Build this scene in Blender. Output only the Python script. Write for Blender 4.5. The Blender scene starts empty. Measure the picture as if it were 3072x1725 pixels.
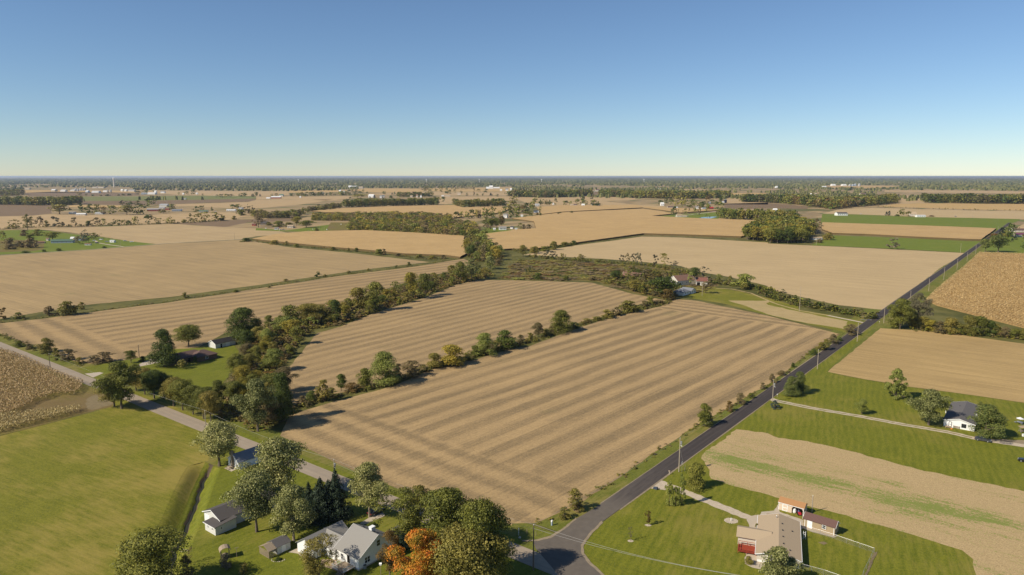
import bpy, math, random
import numpy as np
from mathutils import Vector
from mathutils.geometry import tessellate_polygon

random.seed(7)
rng = np.random.default_rng(11)
S = bpy.context.scene
COL = S.collection
R = math.radians

# ------------------------------------------------------------------ camera, sky, sun, exposure
CAM_H = 88.0
FPX = 2132.0
PITCH = math.atan((862.5 - 528.0) / FPX)
cam = bpy.data.cameras.new('camera')
cam.sensor_width = 36.0
cam.lens = FPX / 3072.0 * 36.0
cam.clip_start = 1.0
cam.clip_end = 200000.0
camo = bpy.data.objects.new('camera', cam)
COL.objects.link(camo)
camo.location = (0, 0, CAM_H)
camo.rotation_euler = (R(90) - PITCH, 0, 0)
S.camera = camo

SUN_AZ = 207.0      # the sun stands in this direction (degrees from +X towards +Y)
SUN_EL = 39.0
world = bpy.data.worlds.new('World')
S.world = world
world.use_nodes = True
wn = world.node_tree.nodes
bg = wn['Background']
sky = wn.new('ShaderNodeTexSky')
sky.sky_type = 'NISHITA'
sky.sun_disc = False
sky.sun_elevation = R(SUN_EL)
sky.sun_rotation = R(90.0 - SUN_AZ)
sky.air_density = 0.9
sky.dust_density = 0.0
sky.ozone_density = 5.4
world.node_tree.links.new(sky.outputs[0], bg.inputs[0])
bg.inputs[1].default_value = 0.083

sun = bpy.data.lights.new('sun', 'SUN')
sun.energy = 4.8
sun.angle = R(0.5)
sun.color = (1.0, 0.91, 0.76)
suno = bpy.data.objects.new('sun', sun)
COL.objects.link(suno)
suno.location = (-200, -200, 300)
sd = Vector((math.cos(R(SUN_AZ)) * math.cos(R(SUN_EL)), math.sin(R(SUN_AZ)) * math.cos(R(SUN_EL)), math.sin(R(SUN_EL))))
suno.rotation_euler = sd.to_track_quat('Z', 'Y').to_euler()

S.view_settings.view_transform = 'Standard'
S.view_settings.look = 'None'
S.view_settings.gamma = 1.0
S.view_settings.exposure = 0.3
S.view_settings.use_curve_mapping = False
S.cycles.max_bounces = 5
S.cycles.transparent_max_bounces = 8
S.cycles.volume_bounces = 0
HAZE_DENSITY = 0.000033

# ------------------------------------------------------------------ photograph pixel -> point on the ground
_c, _s = math.cos(PITCH), math.sin(PITCH)
def ray(x, y):
    d0, d2 = (x - 1536.0) / FPX, -(y - 862.5) / FPX
    return d0, _c + d2 * _s, -_s + d2 * _c
def gnd(x, y, z=0.0):
    d = ray(x, y)
    t = -(CAM_H - z) / d[2]
    return d[0] * t, d[1] * t
def proj(P):
    X, Y, Z = P[0], P[1], P[2] - CAM_H
    f = Y * _c - Z * _s
    return 1536 + FPX * X / f, 862.5 - FPX * (Y * _s + Z * _c) / f
def height(bx, by, ty):
    X, Y = gnd(bx, by)
    lo, hi = 0.0, 120.0
    for _ in range(40):
        m = (lo + hi) / 2
        if proj((X, Y, m))[1] > ty: lo = m
        else: hi = m
    return m
def crop(x0, y0, k=768 / 2571.0):
    def f(x, y): return x0 + x * k, y0 + y * k
    f.k = k
    return f
T0, T1, T2, T3 = [crop(i * 768, 500) for i in range(4)]
M0, M1, M2, M3 = [crop(i * 768, 900) for i in range(4)]
B0, B1, B2, B3 = [crop(i * 768, 1293) for i in range(4)]
D1 = crop(2200, 1480, 360 / 2125); D2 = crop(2780, 1180, 292 / 1919); D3 = crop(740, 1540, 460 / 2576)
D4 = crop(500, 1320, 360 / 1285); D6 = crop(1780, 780, 400 / 2576); D7 = crop(380, 980, 400 / 2576)
P0 = crop(0, 530, 400 / 2576); P1 = crop(400, 530, 400 / 2576); P2 = crop(800, 530, 400 / 2576)
P3 = crop(1200, 530, 400 / 2576); P4 = crop(1600, 530, 400 / 2576); P5 = crop(2000, 530, 400 / 2576)
P6 = crop(0, 680, 400 / 2576); P7 = crop(740, 620, 360 / 2576); P8 = crop(2900, 640, 172 / 1777)
def gp(c, x, y): return gnd(*c(x, y))
def pts(*a):
    """pts(crop, (x,y), (x,y), crop2, (x,y) ...) -> ground points"""
    out, c = [], None
    for q in a:
        if callable(q): c = q
        else: out.append(gnd(*c(*q)))
    return out
U = 52.0                                  # bearing of the asphalt road, the county road runs across it
ux, uy = math.cos(R(U)), math.sin(R(U))
vx, vy = -uy, ux

# ------------------------------------------------------------------ mesh helpers
def link_mesh(name, me, mat=None, parent=None):
    o = bpy.data.objects.new(name, me)
    COL.objects.link(o)
    if mat is not None and len(me.materials) == 0: me.materials.append(mat)
    if parent is not None: o.parent = parent
    return o
def np_mesh(name, V, F):
    """V (n,3), F (m,k) with one k"""
    V = np.asarray(V, dtype=np.float32); F = np.asarray(F, dtype=np.int32)
    me = bpy.data.meshes.new(name)
    me.vertices.add(len(V)); me.vertices.foreach_set('co', V.ravel())
    k = F.shape[1]
    me.loops.add(F.size); me.loops.foreach_set('vertex_index', F.ravel())
    me.polygons.add(len(F))
    me.polygons.foreach_set('loop_start', np.arange(0, F.size, k, dtype=np.int32))
    me.polygons.foreach_set('loop_total', np.full(len(F), k, dtype=np.int32))
    me.polygons.foreach_set('use_smooth', np.zeros(len(F), dtype=bool))
    me.update(calc_edges=True)
    return me
class MB:
    def __init__(s): s.v, s.f = [], []
    def add(s, vs, fs):
        n = len(s.v); s.v += [tuple(q) for q in vs]; s.f += [tuple(n + i for i in f) for f in fs]; return s
    def box(s, x0, x1, y0, y1, z0, z1):
        return s.add([(x0, y0, z0), (x1, y0, z0), (x1, y1, z0), (x0, y1, z0), (x0, y0, z1), (x1, y0, z1), (x1, y1, z1), (x0, y1, z1)],
                     [(0, 3, 2, 1), (4, 5, 6, 7), (0, 1, 5, 4), (1, 2, 6, 5), (2, 3, 7, 6), (3, 0, 4, 7)])
    def tube(s, a, b, r0, r1=None, n=8, cap=True):
        r1 = r0 if r1 is None else r1
        a, b = Vector(a), Vector(b); d = (b - a).normalized()
        t = d.cross(Vector((0, 0, 1)) if abs(d.z) < .9 else Vector((1, 0, 0))).normalized(); w = d.cross(t)
        vs = []
        for P, r in ((a, r0), (b, r1)):
            for i in range(n):
                an = 2 * math.pi * i / n
                vs.append(P + t * (r * math.cos(an)) + w * (r * math.sin(an)))
        fs = [(i, (i + 1) % n, n + (i + 1) % n, n + i) for i in range(n)]
        if cap: fs += [tuple(range(n - 1, -1, -1)), tuple(range(n, 2 * n))]
        return s.add(vs, fs)
    def poly(s, vs): return s.add(vs, [tuple(range(len(vs)))])
    def slab(s, quad, th):
        """a sloped quad given thickness downwards"""
        q = [Vector(a) for a in quad]
        n = (q[1] - q[0]).cross(q[2] - q[0]).normalized()
        if n.z < 0: n = -n
        return s.add(q + [a - n * th for a in q], [(0, 1, 2, 3), (7, 6, 5, 4), (0, 4, 5, 1), (1, 5, 6, 2), (2, 6, 7, 3), (3, 7, 4, 0)])
    def mesh(s, name):
        me = bpy.data.meshes.new(name); me.from_pydata(s.v, [], s.f)
        me.update()
        import bmesh
        b = bmesh.new(); b.from_mesh(me); bmesh.ops.recalc_face_normals(b, faces=b.faces); b.to_mesh(me); b.free()
        return me
    def obj(s, name, mat, parent=None): return link_mesh(name, s.mesh(name), mat, parent)
def tag(o, label, cat, group=None):
    o['label'] = label; o['category'] = cat
    if group: o['group'] = group
    return o
def kind(o, k): o['kind'] = k; return o
def empty(name, loc, rz=0.0, scale=None):
    o = bpy.data.objects.new(name, None); COL.objects.link(o)
    o.location = loc; o.rotation_euler = (0, 0, rz); o.empty_display_size = 0.5
    if scale: o.scale = scale
    return o
def rough(P, step=6.0, amp=0.35, seed=0):
    """subdivide a ground outline and make its edge a little uneven"""
    r = random.Random(seed); out = []
    n = len(P)
    for i in range(n):
        a, b = P[i], P[(i + 1) % n]
        L = math.hypot(b[0] - a[0], b[1] - a[1]); m = max(1, min(60, int(L / step)))
        nx, ny = -(b[1] - a[1]) / max(L, 1e-6), (b[0] - a[0]) / max(L, 1e-6)
        for k in range(m):
            t = k / m; d = 0 if k == 0 else r.uniform(-amp, amp)
            out.append((a[0] + (b[0] - a[0]) * t + nx * d, a[1] + (b[1] - a[1]) * t + ny * d))
    return out
def sheet(name, P, z, mat, amp=0.35, step=6.0, holes=()):
    P = rough(P, step, amp, len(P)) if amp else list(P)
    loops = [[Vector((x, y, 0)) for x, y in P]] + [[Vector((x, y, 0)) for x, y in h] for h in holes]
    tris = tessellate_polygon(loops)
    V = [(v.x, v.y, z) for l in loops for v in l]
    F = []
    for a, b, c in tris:
        cr = (V[b][0] - V[a][0]) * (V[c][1] - V[a][1]) - (V[b][1] - V[a][1]) * (V[c][0] - V[a][0])
        F.append((a, b, c) if cr > 0 else (a, c, b))
    o = link_mesh(name, np_mesh(name, V, F), mat)
    return kind(o, 'structure')
def inside(P, x, y):
    x = np.asarray(x); y = np.asarray(y); r = np.zeros(x.shape, bool); n = len(P)
    for i in range(n):
        (x0, y0), (x1, y1) = P[i], P[(i + 1) % n]
        if y0 == y1: continue
        m = ((y0 > y) != (y1 > y)) & (x < (x1 - x0) * (y - y0) / (y1 - y0) + x0)
        r ^= m
    return r
def ribbon(path, w, z):
    """a strip of ground along a path"""
    L, Rr = [], []
    n = len(path)
    for i, (x, y) in enumerate(path):
        a = path[max(0, i - 1)]; b = path[min(n - 1, i + 1)]
        l = math.hypot(b[0] - a[0], b[1] - a[1]); nx, ny = -(b[1] - a[1]) / l, (b[0] - a[0]) / l
        L.append((x + nx * w / 2, y + ny * w / 2)); Rr.append((x - nx * w / 2, y - ny * w / 2))
    return L + Rr[::-1]

# ------------------------------------------------------------------ materials
class NT:
    def __init__(s, name):
        s.m = bpy.data.materials.new(name); s.m.use_nodes = True
        s.t = s.m.node_tree; s.p = s.t.nodes['Principled BSDF']
        s.p.inputs['Roughness'].default_value = 0.9
        s.p.inputs['Specular IOR Level'].default_value = 0.15
    def n(s, typ, **kw):
        x = s.t.nodes.new('ShaderNode' + typ)
        for k, v in kw.items(): setattr(x, k, v)
        return x
    def l(s, a, b): s.t.links.new(a, b)
    def math(s, op, a, b=None, clamp=False):
        x = s.n('Math', operation=op, use_clamp=clamp)
        for i, q in enumerate((a, b)):
            if q is None: continue
            if isinstance(q, (int, float)): x.inputs[i].default_value = q
            else: s.l(q, x.inputs[i])
        return x.outputs[0]
    def mix(s, f, a, b, blend='MIX'):
        x = s.n('Mix', data_type='RGBA', blend_type=blend)
        for sock, q in ((x.inputs[0], f), (x.inputs[6], a), (x.inputs[7], b)):
            if isinstance(q, (int, float)): sock.default_value = q
            elif isinstance(q, tuple): sock.default_value = q + (1,)
            else: s.l(q, sock)
        return x.outputs[2]
    def noise(s, vec, scale, detail=3.0, rough=0.6):
        x = s.n('TexNoise'); x.inputs['Scale'].default_value = scale; x.inputs['Detail'].default_value = detail
        x.inputs['Roughness'].default_value = rough
        if vec is not None: s.l(vec, x.inputs['Vector'])
        return x.outputs['Fac']
    def ramp(s, f, a, b, lo=0.0, hi=1.0):
        x = s.n('MapRange', clamp=True, interpolation_type='SMOOTHSTEP')
        x.inputs[1].default_value = a; x.inputs[2].default_value = b; x.inputs[3].default_value = lo; x.inputs[4].default_value = hi
        s.l(f, x.inputs[0]); return x.outputs[0]
    def pos(s, rot=0.0, origin=(0, 0), stretch=(1, 1, 1)):
        """world position turned so that X runs along the bearing rot"""
        g = s.n('NewGeometry')
        a = s.n('VectorMath', operation='SUBTRACT'); s.l(g.outputs['Position'], a.inputs[0]); a.inputs[1].default_value = (origin[0], origin[1], 0)
        r = s.n('VectorRotate', rotation_type='Z_AXIS'); s.l(a.outputs[0], r.inputs[0]); r.inputs['Angle'].default_value = -R(rot)
        if stretch == (1, 1, 1): return r.outputs[0]
        k = s.n('VectorMath', operation='MULTIPLY'); s.l(r.outputs[0], k.inputs[0]); k.inputs[1].default_value = stretch
        return k.outputs[0]
    def sep(s, v):
        x = s.n('SeparateXYZ'); s.l(v, x.inputs[0]); return x.outputs
    def out(s, col, bump=None, strength=0.3, dist=0.1):
        if isinstance(col, tuple): s.p.inputs['Base Color'].default_value = col + (1,)
        else: s.l(col, s.p.inputs['Base Color'])
        if bump is not None:
            b = s.n('Bump'); b.inputs['Strength'].default_value = strength; b.inputs['Distance'].default_value = dist
            s.l(bump, b.inputs['Height']); s.l(b.outputs[0], s.p.inputs['Normal'])
        return s.m
def plain(name, col, rough_=0.7, spec=0.3, metal=0.0, vary=0.12, scale=1.5):
    t = NT(name); g = t.n('TexCoord').outputs['Object']
    n = t.noise(g, scale, 4.0)
    c = t.mix(n, tuple(q * (1 - vary) for q in col), tuple(min(1, q * (1 + vary)) for q in col))
    t.p.inputs['Roughness'].default_value = rough_; t.p.inputs['Specular IOR Level'].default_value = spec; t.p.inputs['Metallic'].default_value = metal
    return t.out(c)
def lines_mat(name, col, col2, axis, period, rough_=0.7, depth=0.4, vary=0.12, spec=0.2):
    """siding, shingles or ribbed metal: regular fine courses on the thing's own axis"""
    t = NT(name); g = t.n('TexCoord').outputs['Object']; x = t.sep(g)
    f = t.math('FRACT', t.math('DIVIDE', x['XYZ'.index(axis)], period))
    e = t.ramp(f, 0.0, 0.25)
    n = t.noise(g, 2.2, 4.0); n2 = t.noise(g, 14.0, 2.0)
    c = t.mix(e, col2, col)
    c = t.mix(t.math('MULTIPLY', n, vary * 2), c, tuple(q * .72 for q in col))
    c = t.mix(t.math('MULTIPLY', n2, vary * 2), c, tuple(min(1, q * 1.18) for q in col))
    t.p.inputs['Roughness'].default_value = rough_; t.p.inputs['Specular IOR Level'].default_value = spec
    return t.out(c, e, depth, 0.02)
def stubble(name, light, dark, rot, period, amount, origin=(0, 0), head=None, cross=None, streak=0.35, patch=0.25, warp=1.0):
    """harvested field: combine passes of light and dark residue, a headland, fine litter"""
    t = NT(name)
    v = t.pos(rot, origin); X, Y, Z = t.sep(v)
    wob = t.noise(v, 0.02, 2.0); wob2 = t.noise(v, 0.11, 2.0)
    wy = t.math('ADD', Y, t.math('MULTIPLY', wob, 5.0 * warp)); wy = t.math('ADD', wy, t.math('MULTIPLY', wob2, 1.7))
    st = t.math('SINE', t.math('MULTIPLY', wy, 2 * math.pi / period))
    if head is not None:
        hx = t.math('ADD', X, t.math('MULTIPLY', wob, 5.0)); hx = t.math('ADD', hx, t.math('MULTIPLY', wob2, 1.5))
        sx = t.math('SINE', t.math('MULTIPLY', hx, 2 * math.pi / (period * .95)))
        m1 = t.ramp(t.math('ADD', X, t.math('MULTIPLY', wob2, 6.0)), head + 2, head + 6)
        if cross is not None: m1 = t.math('MULTIPLY', m1, t.ramp(t.math('ADD', X, t.math('MULTIPLY', wob2, 6.0)), cross + 3, cross, 0.0, 1.0))
        stm = t.n('Mix', data_type='FLOAT'); t.l(m1, stm.inputs[0]); t.l(sx, stm.inputs[2]); t.l(st, stm.inputs[3]); st = stm.outputs[0]
    n1 = t.noise(t.pos(rot, origin, (0.006, 0.16, 1)), 1.0, 3.0, 0.7); n1b = t.noise(t.pos(rot, origin, (0.012, 0.6, 1)), 1.0, 3.0, 0.7)
    st = t.math('ADD', t.math('MULTIPLY', st, 0.75), t.math('MULTIPLY', t.math('SUBTRACT', n1, 0.5), 3.0)); st = t.math('ADD', st, t.math('MULTIPLY', t.math('SUBTRACT', n1b, 0.5), 1.6))
    s01 = t.ramp(st, -0.9, 0.9)
    amp = t.ramp(t.noise(v, 0.012, 2.0), 0.3, 0.65, 0.55, 1.0)
    vs = t.pos(rot, origin, (0.02, 0.95, 1)); sk = t.noise(vs, 1.0, 4.0, 0.7)          # streaks along the rows
    big = t.noise(v, 0.018, 3.0)
    gx = t.n('NewGeometry').outputs['Position']
    fine = t.noise(gx, 1.25, 4.0, 0.78); fine2 = t.noise(gx, 0.42, 3.0, 0.7)
    f = t.math('MULTIPLY', t.math('SUBTRACT', s01, 0.5), t.math('MULTIPLY', amp, amount))
    f = t.math('ADD', f, t.math('MULTIPLY', t.math('SUBTRACT', sk, 0.5), streak * 2.4))
    f = t.math('ADD', f, t.math('MULTIPLY', t.math('SUBTRACT', big, 0.5), patch * 2.2))
    f = t.math('ADD', f, t.math('MULTIPLY', t.math('SUBTRACT', fine, 0.5), 1.35))
    f = t.math('ADD', f, t.math('MULTIPLY', t.math('SUBTRACT', fine2, 0.5), 0.5))
    f = t.math('ADD', f, 0.5, clamp=True)
    c = t.mix(f, dark, light)
    gr = t.ramp(t.noise(v, 0.03, 4.0), 0.63, 0.75)
    c = t.mix(t.math('MULTIPLY', gr, 0.22), c, (0.13, 0.15, 0.05))
    return t.out(c, fine, 0.5, 0.15)
def grass(name, a, b, dry, rot=U, stripes=0.25, period=3.2, dryness=0.35, dry_lo=0.5, dry_hi=0.72, scale=0.03):
    """mown grass: mower passes, blotches, dry patches, short blades"""
    t = NT(name)
    v = t.pos(rot); X, Y, Z = t.sep(v)
    wob = t.noise(v, 0.016, 2.0)
    st = t.math('SINE', t.math('MULTIPLY', t.math('ADD', Y, t.math('MULTIPLY', wob, 10.0)), 2 * math.pi / period))
    vs = t.pos(rot, (0, 0), (0.13, 0.9, 1)); sk = t.noise(vs, 1.0, 4.0, 0.7)
    big = t.noise(v, scale, 4.0, 0.6); med = t.noise(v, scale * 5, 3.0, 0.6); fine = t.noise(v, 1.3, 3.0, 0.8); vf = t.noise(v, 3.4, 2.0, 0.7)
    f = t.math('ADD', t.math('MULTIPLY', st, stripes * .5), t.math('MULTIPLY', t.math('SUBTRACT', sk, 0.5), 0.9))
    f = t.math('ADD', f, t.math('MULTIPLY', t.math('SUBTRACT', med, 0.5), 0.75))
    f = t.math('ADD', f, t.math('MULTIPLY', t.math('SUBTRACT', fine, 0.5), 1.9))
    f = t.math('ADD', f, t.math('MULTIPLY', t.math('SUBTRACT', vf, 0.5), 1.4))
    f = t.math('ADD', f, 0.5, clamp=True)
    c = t.mix(f, a, b)
    d = t.ramp(t.math('ADD', big, t.math('MULTIPLY', t.math('SUBTRACT', sk, 0.5), 0.5)), dry_lo, dry_hi)
    c = t.mix(t.math('MULTIPLY', d, dryness), c, dry)
    return t.out(c, vf, 0.6, 0.12)
def corn_mat(name, a, b, rot=U, period=1.5, rows=0.5, patch=0.5):
    """top of a standing crop seen from the air"""
    t = NT(name)
    v = t.pos(rot); X, Y, Z = t.sep(v)
    st = t.ramp(t.math('SINE', t.math('MULTIPLY', Y, 2 * math.pi / period)), -0.6, 0.6)
    fine = t.noise(v, 0.9, 4.0, 0.75); vs = t.pos(rot, (0, 0), (0.05, 0.5, 1)); sk = t.noise(vs, 1.0, 4.0, 0.65)
    big = t.noise(v, 0.02, 3.0)
    f = t.math('ADD', t.math('MULTIPLY', t.math('SUBTRACT', st, 0.5), rows), t.math('MULTIPLY', t.math('SUBTRACT', sk, 0.5), 1.2))
    f = t.math('ADD', f, t.math('MULTIPLY', t.math('SUBTRACT', fine, 0.5), 1.4))
    f = t.math('ADD', f, t.math('MULTIPLY', t.math('SUBTRACT', big, 0.5), patch))
    f = t.math('ADD', f, 0.55, clamp=True)
    return t.out(t.mix(f, a, b), fine, 0.9, 0.5)
def leafmat(name, cols, trans=0.24, hue_vary=0.25, clump=0.0):
    t = NT(name)
    g = t.n('NewGeometry'); oi = t.n('ObjectInfo')
    cr = t.n('ValToRGB'); el = cr.color_ramp.elements
    while len(el) < len(cols): el.new(0.5)
    for i, (p, c) in enumerate(cols): el[i].position = p; el[i].color = c + (1,)
    f = g.outputs['Random Per Island']
    if clump > 0:
        tc = t.n('TexCoord').outputs['Object']; n = t.noise(tc, 5.0, 3.0, 0.7)
        f = t.math('ADD', t.math('MULTIPLY', f, 1 - clump), t.math('MULTIPLY', t.ramp(n, 0.33, 0.66), clump))
    t.l(f, cr.inputs[0])
    h = t.n('HueSaturation'); t.l(cr.outputs[0], h.inputs['Color'])
    at = t.n('Attribute'); at.attribute_name = 'tint'
    t.l(t.math('ADD', at.outputs['Fac'], t.math('ADD', t.math('MULTIPLY', oi.outputs['Random'], hue_vary * 2.0), 1.0 - hue_vary)), h.inputs['Value'])
    t.l(t.math('ADD', t.math('MULTIPLY', oi.outputs['Random'], -0.022), 0.522), h.inputs['Hue'])
    t.l(h.outputs[0], t.p.inputs['Base Color'])
    t.p.inputs['Roughness'].default_value = 0.6; t.p.inputs['Specular IOR Level'].default_value = 0.25
    tr = t.n('BsdfTranslucent'); t.l(h.outputs[0], tr.inputs['Color'])
    ms = t.n('MixShader'); ms.inputs[0].default_value = trans
    t.l(t.p.outputs[0], ms.inputs[1]); t.l(tr.outputs[0], ms.inputs[2])
    t.l(ms.outputs[0], t.t.nodes['Material Output'].inputs['Surface'])
    return t.m

TAN, TAN_D = (0.44, 0.298, 0.14), (0.165, 0.118, 0.062)
f_org = gp(B2, 0, 935)
m_f1 = stubble('stubble_main', TAN, TAN_D, 49.0, 10.6, 0.56, f_org, head=27.0, cross=292.0)
m_f2 = stubble('stubble_middle', TAN, TAN_D, 53.0, 9.0, 0.42, gp(M1, 700, 1000), head=8.0)
m_f3 = stubble('stubble_strip', (0.44, 0.295, 0.135), TAN_D, 47.0, 13.0, 0.5, gp(M0, 840, 650), head=26.0)
m_f4 = stubble('stubble_far_left', (0.42, 0.29, 0.135), (0.25, 0.178, 0.088), -35.0, 16.0, 0.18, streak=1.05, patch=0.4)
m_f5 = stubble('stubble_pale', (0.47, 0.335, 0.17), (0.33, 0.235, 0.12), -37.0, 30.0, 0.15, streak=1.0, patch=0.4)
m_f6 = stubble('stubble_right', (0.5, 0.362, 0.188), (0.36, 0.26, 0.132), -38.0, 18.0, 0.18, streak=1.05, patch=0.35)
m_f7 = stubble('stubble_near_right', (0.455, 0.31, 0.13), (0.28, 0.19, 0.08), -38.0, 12.0, 0.15, streak=0.95, patch=0.45)
m_brown = stubble('tilled_brown', (0.23, 0.155, 0.085), (0.15, 0.1, 0.055), -38.0, 14.0, 0.3, streak=0.6, patch=0.3)
m_gold = corn_mat('corn_gold', (0.3, 0.19, 0.08), (0.56, 0.375, 0.162), -38.0, 3.0, 0.15)
m_gold2 = corn_mat('corn_gold_rows', (0.3, 0.185, 0.065), (0.5, 0.33, 0.13), U, 1.52, 0.3)
m_lawn = grass('lawn_green', (0.085, 0.1, 0.008), (0.175, 0.18, 0.018), (0.25, 0.195, 0.05), U, 0.12, 3.4, 0.4)
m_lawn2 = grass('lawn_hay', (0.1, 0.105, 0.009), (0.21, 0.195, 0.024), (0.31, 0.23, 0.06), 150.0, 0.05, 4.5, 0.6, 0.42, 0.7)
m_lawn3 = grass('lawn_ranch', (0.09, 0.105, 0.008), (0.19, 0.185, 0.018), (0.26, 0.2, 0.05), 66.0, 0.22, 2.3, 0.45, 0.45, 0.72)
m_lush = grass('grass_lush', (0.1, 0.13, 0.012), (0.17, 0.2, 0.025), (0.22, 0.19, 0.04), -38.0, 0.1, 5.0, 0.3)
m_verge = grass('grass_verge', (0.08, 0.095, 0.01), (0.17, 0.17, 0.03), (0.28, 0.2, 0.07), U, 0.0, 3.0, 0.5, 0.45, 0.7)
m_weed = grass('weeds', (0.1, 0.085, 0.016), (0.22, 0.175, 0.045), (0.17, 0.105, 0.06), -30.0, 0.0, 3.0, 0.55, 0.42, 0.68)
m_hay = grass('dry_hay', (0.3, 0.22, 0.09), (0.46, 0.34, 0.17), (0.2, 0.2, 0.06), -33.0, 0.0, 3.0, 0.4, 0.5, 0.7)
def ground_mat():
    """rough grass close by; further out a patchwork of stubble, pasture and scrub"""
    t = NT('open_country'); v = t.pos(U); X, Y, Z = t.sep(t.pos(0))
    n = t.noise(t.pos(U, (0, 0), (1, 2.2, 1)), 0.0028, 2.0, .5); m = t.noise(v, 0.05, 4.0); f = t.noise(v, 0.8, 3.0, .7); n2 = t.noise(t.pos(U, (0, 0), (1, 3, 1)), 0.006, 2.0)
    c = t.mix(t.ramp(m, 0.35, 0.65), (0.075, 0.075, 0.016), (0.16, 0.14, 0.04))
    fld = t.mix(t.ramp(n2, .42, .58), (0.4, 0.28, 0.14), (0.27, 0.19, 0.1))
    fld = t.mix(t.ramp(n2, .6, .63), fld, (0.15, 0.16, 0.045))
    c2 = t.mix(t.ramp(n, 0.36, 0.42), t.mix(m, (0.09, 0.09, 0.025), (0.19, 0.16, 0.06)), fld)
    c = t.mix(t.ramp(Y, 950, 1250), c, c2)
    c = t.mix(t.math('MULTIPLY', f, 0.35), c, (0.07, 0.065, 0.02))
    return t.out(c)
m_ground = ground_mat()
def strip_mat():
    """thin straw strip with weeds coming up in drifts along its length"""
    t = NT('straw_with_weeds'); o = gp(B3, -400, 240); e = gp(B3, 2571, 960)
    rot = math.degrees(math.atan2(e[1] - o[1], e[0] - o[0])); v = t.pos(rot, o); X, Y, Z = t.sep(v)
    L = math.hypot(e[0] - o[0], e[1] - o[1])
    sk = t.noise(t.pos(rot, o, (0.12, 0.7, 1)), 1.0, 5.0, 0.7); big = t.noise(t.pos(rot, o, (.025, .09, 1)), 1.0, 4.0); fine = t.noise(v, 1.5, 4.0, 0.75); fine2 = t.noise(v, 4.0, 2.0, 0.7)
    band = t.math('SUBTRACT', 1.0, t.math('ABSOLUTE', t.math('DIVIDE', t.math('ADD', Y, 1.0), 12.0)), clamp=True)
    fade = t.ramp(X, 5, L * 1.15, 1.0, 0.62)
    g = t.math('ADD', t.math('MULTIPLY', t.math('MULTIPLY', band, 0.42), fade), t.math('ADD', t.math('MULTIPLY', t.math('SUBTRACT', big, 0.5), 1.7), t.math('MULTIPLY', t.math('SUBTRACT', sk, 0.5), 1.3)))
    g = t.math('ADD', g, t.math('MULTIPLY', t.math('SUBTRACT', fine, 0.5), 2.3))
    gm = t.ramp(g, 0.16, 0.5)
    c = t.mix(t.math('ADD', t.math('MULTIPLY', t.math('SUBTRACT', fine2, .5), 1.4), fine), (0.22, 0.155, 0.07), (0.58, 0.42, 0.215))
    c = t.mix(t.math('MULTIPLY', gm, 0.9), c, t.mix(fine, (0.1, 0.15, 0.02), (0.22, 0.25, 0.05)))
    return t.out(c, fine, 0.6, 0.15)
m_strip = strip_mat()
def asphalt_mat():
    t = NT('asphalt'); v = t.pos(U, gp(B2, 1000, 660)); X, Y, Z = t.sep(v)
    n = t.noise(v, 0.5, 4.0); f = t.noise(v, 5.0, 3.0, .8); lon = t.noise(t.pos(U, (0, 0), (0.02, 1.3, 1)), 1.0, 3.0)
    c = t.mix(n, (0.036, 0.03, 0.028), (0.058, 0.048, 0.044))
    c = t.mix(t.ramp(lon, 0.45, 0.7, 0, 0.5), c, (0.085, 0.07, 0.06))
    mid = t.ramp(t.math('ABSOLUTE', t.math('ADD', Y, t.math('MULTIPLY', t.math('SUBTRACT', n, 0.5), 0.5))), 0.0, 0.35, 1.0, 0.0)
    near = t.ramp(X, -30, 45, 1.0, 0.0)
    c = t.mix(t.math('MULTIPLY', t.math('MULTIPLY', mid, near), t.math('MULTIPLY', n, 0.9)), c, (0.3, 0.25, 0.19))
    c = t.mix(t.math('MULTIPLY', t.ramp(X, -30, 60, 1.0, 0.0), t.ramp(t.noise(t.pos(U, (0, 0), (.12, .9, 1)), 1.0, 4.0, .7), .3, .7, .25, .95)), c, (0.135, 0.112, 0.092))
    tr = t.ramp(t.math('ABSOLUTE', t.math('SUBTRACT', t.math('ABSOLUTE', Y), 1.35)), .15, .6, 1.0, 0.0)
    c = t.mix(t.math('MULTIPLY', tr, t.math('MULTIPLY', n, .55)), c, (0.095, 0.08, 0.07))
    c = t.mix(t.ramp(t.math('ADD', X, t.math('MULTIPLY', n, 8.0)), -2, 8, .9, 0.0), c, t.mix(n, (0.095, 0.08, 0.066), (0.165, 0.138, 0.108)))
    c = t.mix(t.math('MULTIPLY', t.math('SUBTRACT', f, 0.4), 0.4), c, (0.12, 0.1, 0.085))
    t.p.inputs['Roughness'].default_value = 0.85
    return t.out(c, f, 0.3, 0.02)
m_asph = asphalt_mat()
def chip_mat():
    t = NT('chip_seal'); v = t.pos(142.4, gp(M0, 0, 457)); X, Y, Z = t.sep(v)
    n = t.noise(v, 0.25, 4.0); f = t.noise(v, 4.0, 3.0, .8); lon = t.noise(t.pos(142.4, (0, 0), (0.015, 1.0, 1)), 1.0, 4.0)
    c = t.mix(n, (0.27, 0.215, 0.155), (0.38, 0.305, 0.22))
    c = t.mix(t.ramp(lon, 0.45, 0.65, 0, 0.5), c, (0.25, 0.205, 0.155))
    c = t.mix(t.math('MULTIPLY', f, 0.3), c, (0.2, 0.17, 0.135))
    return t.out(c, f, 0.3, 0.02)
m_chip = chip_mat()
m_gravel = plain('gravel', (0.45, 0.37, 0.27), 0.95, 0.1, 0, 0.35, 1.2)
m_edge = plain('gravel_edge', (0.26, 0.205, 0.135), 0.95, 0.1, 0, 0.4, 0.8)
m_conc = plain('concrete', (0.43, 0.36, 0.27), 0.9, 0.15, 0, 0.12, 0.6)
m_dirt = plain('bare_dirt', (0.2, 0.155, 0.085), 0.95, 0.1, 0, 0.35, 0.6)
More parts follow.
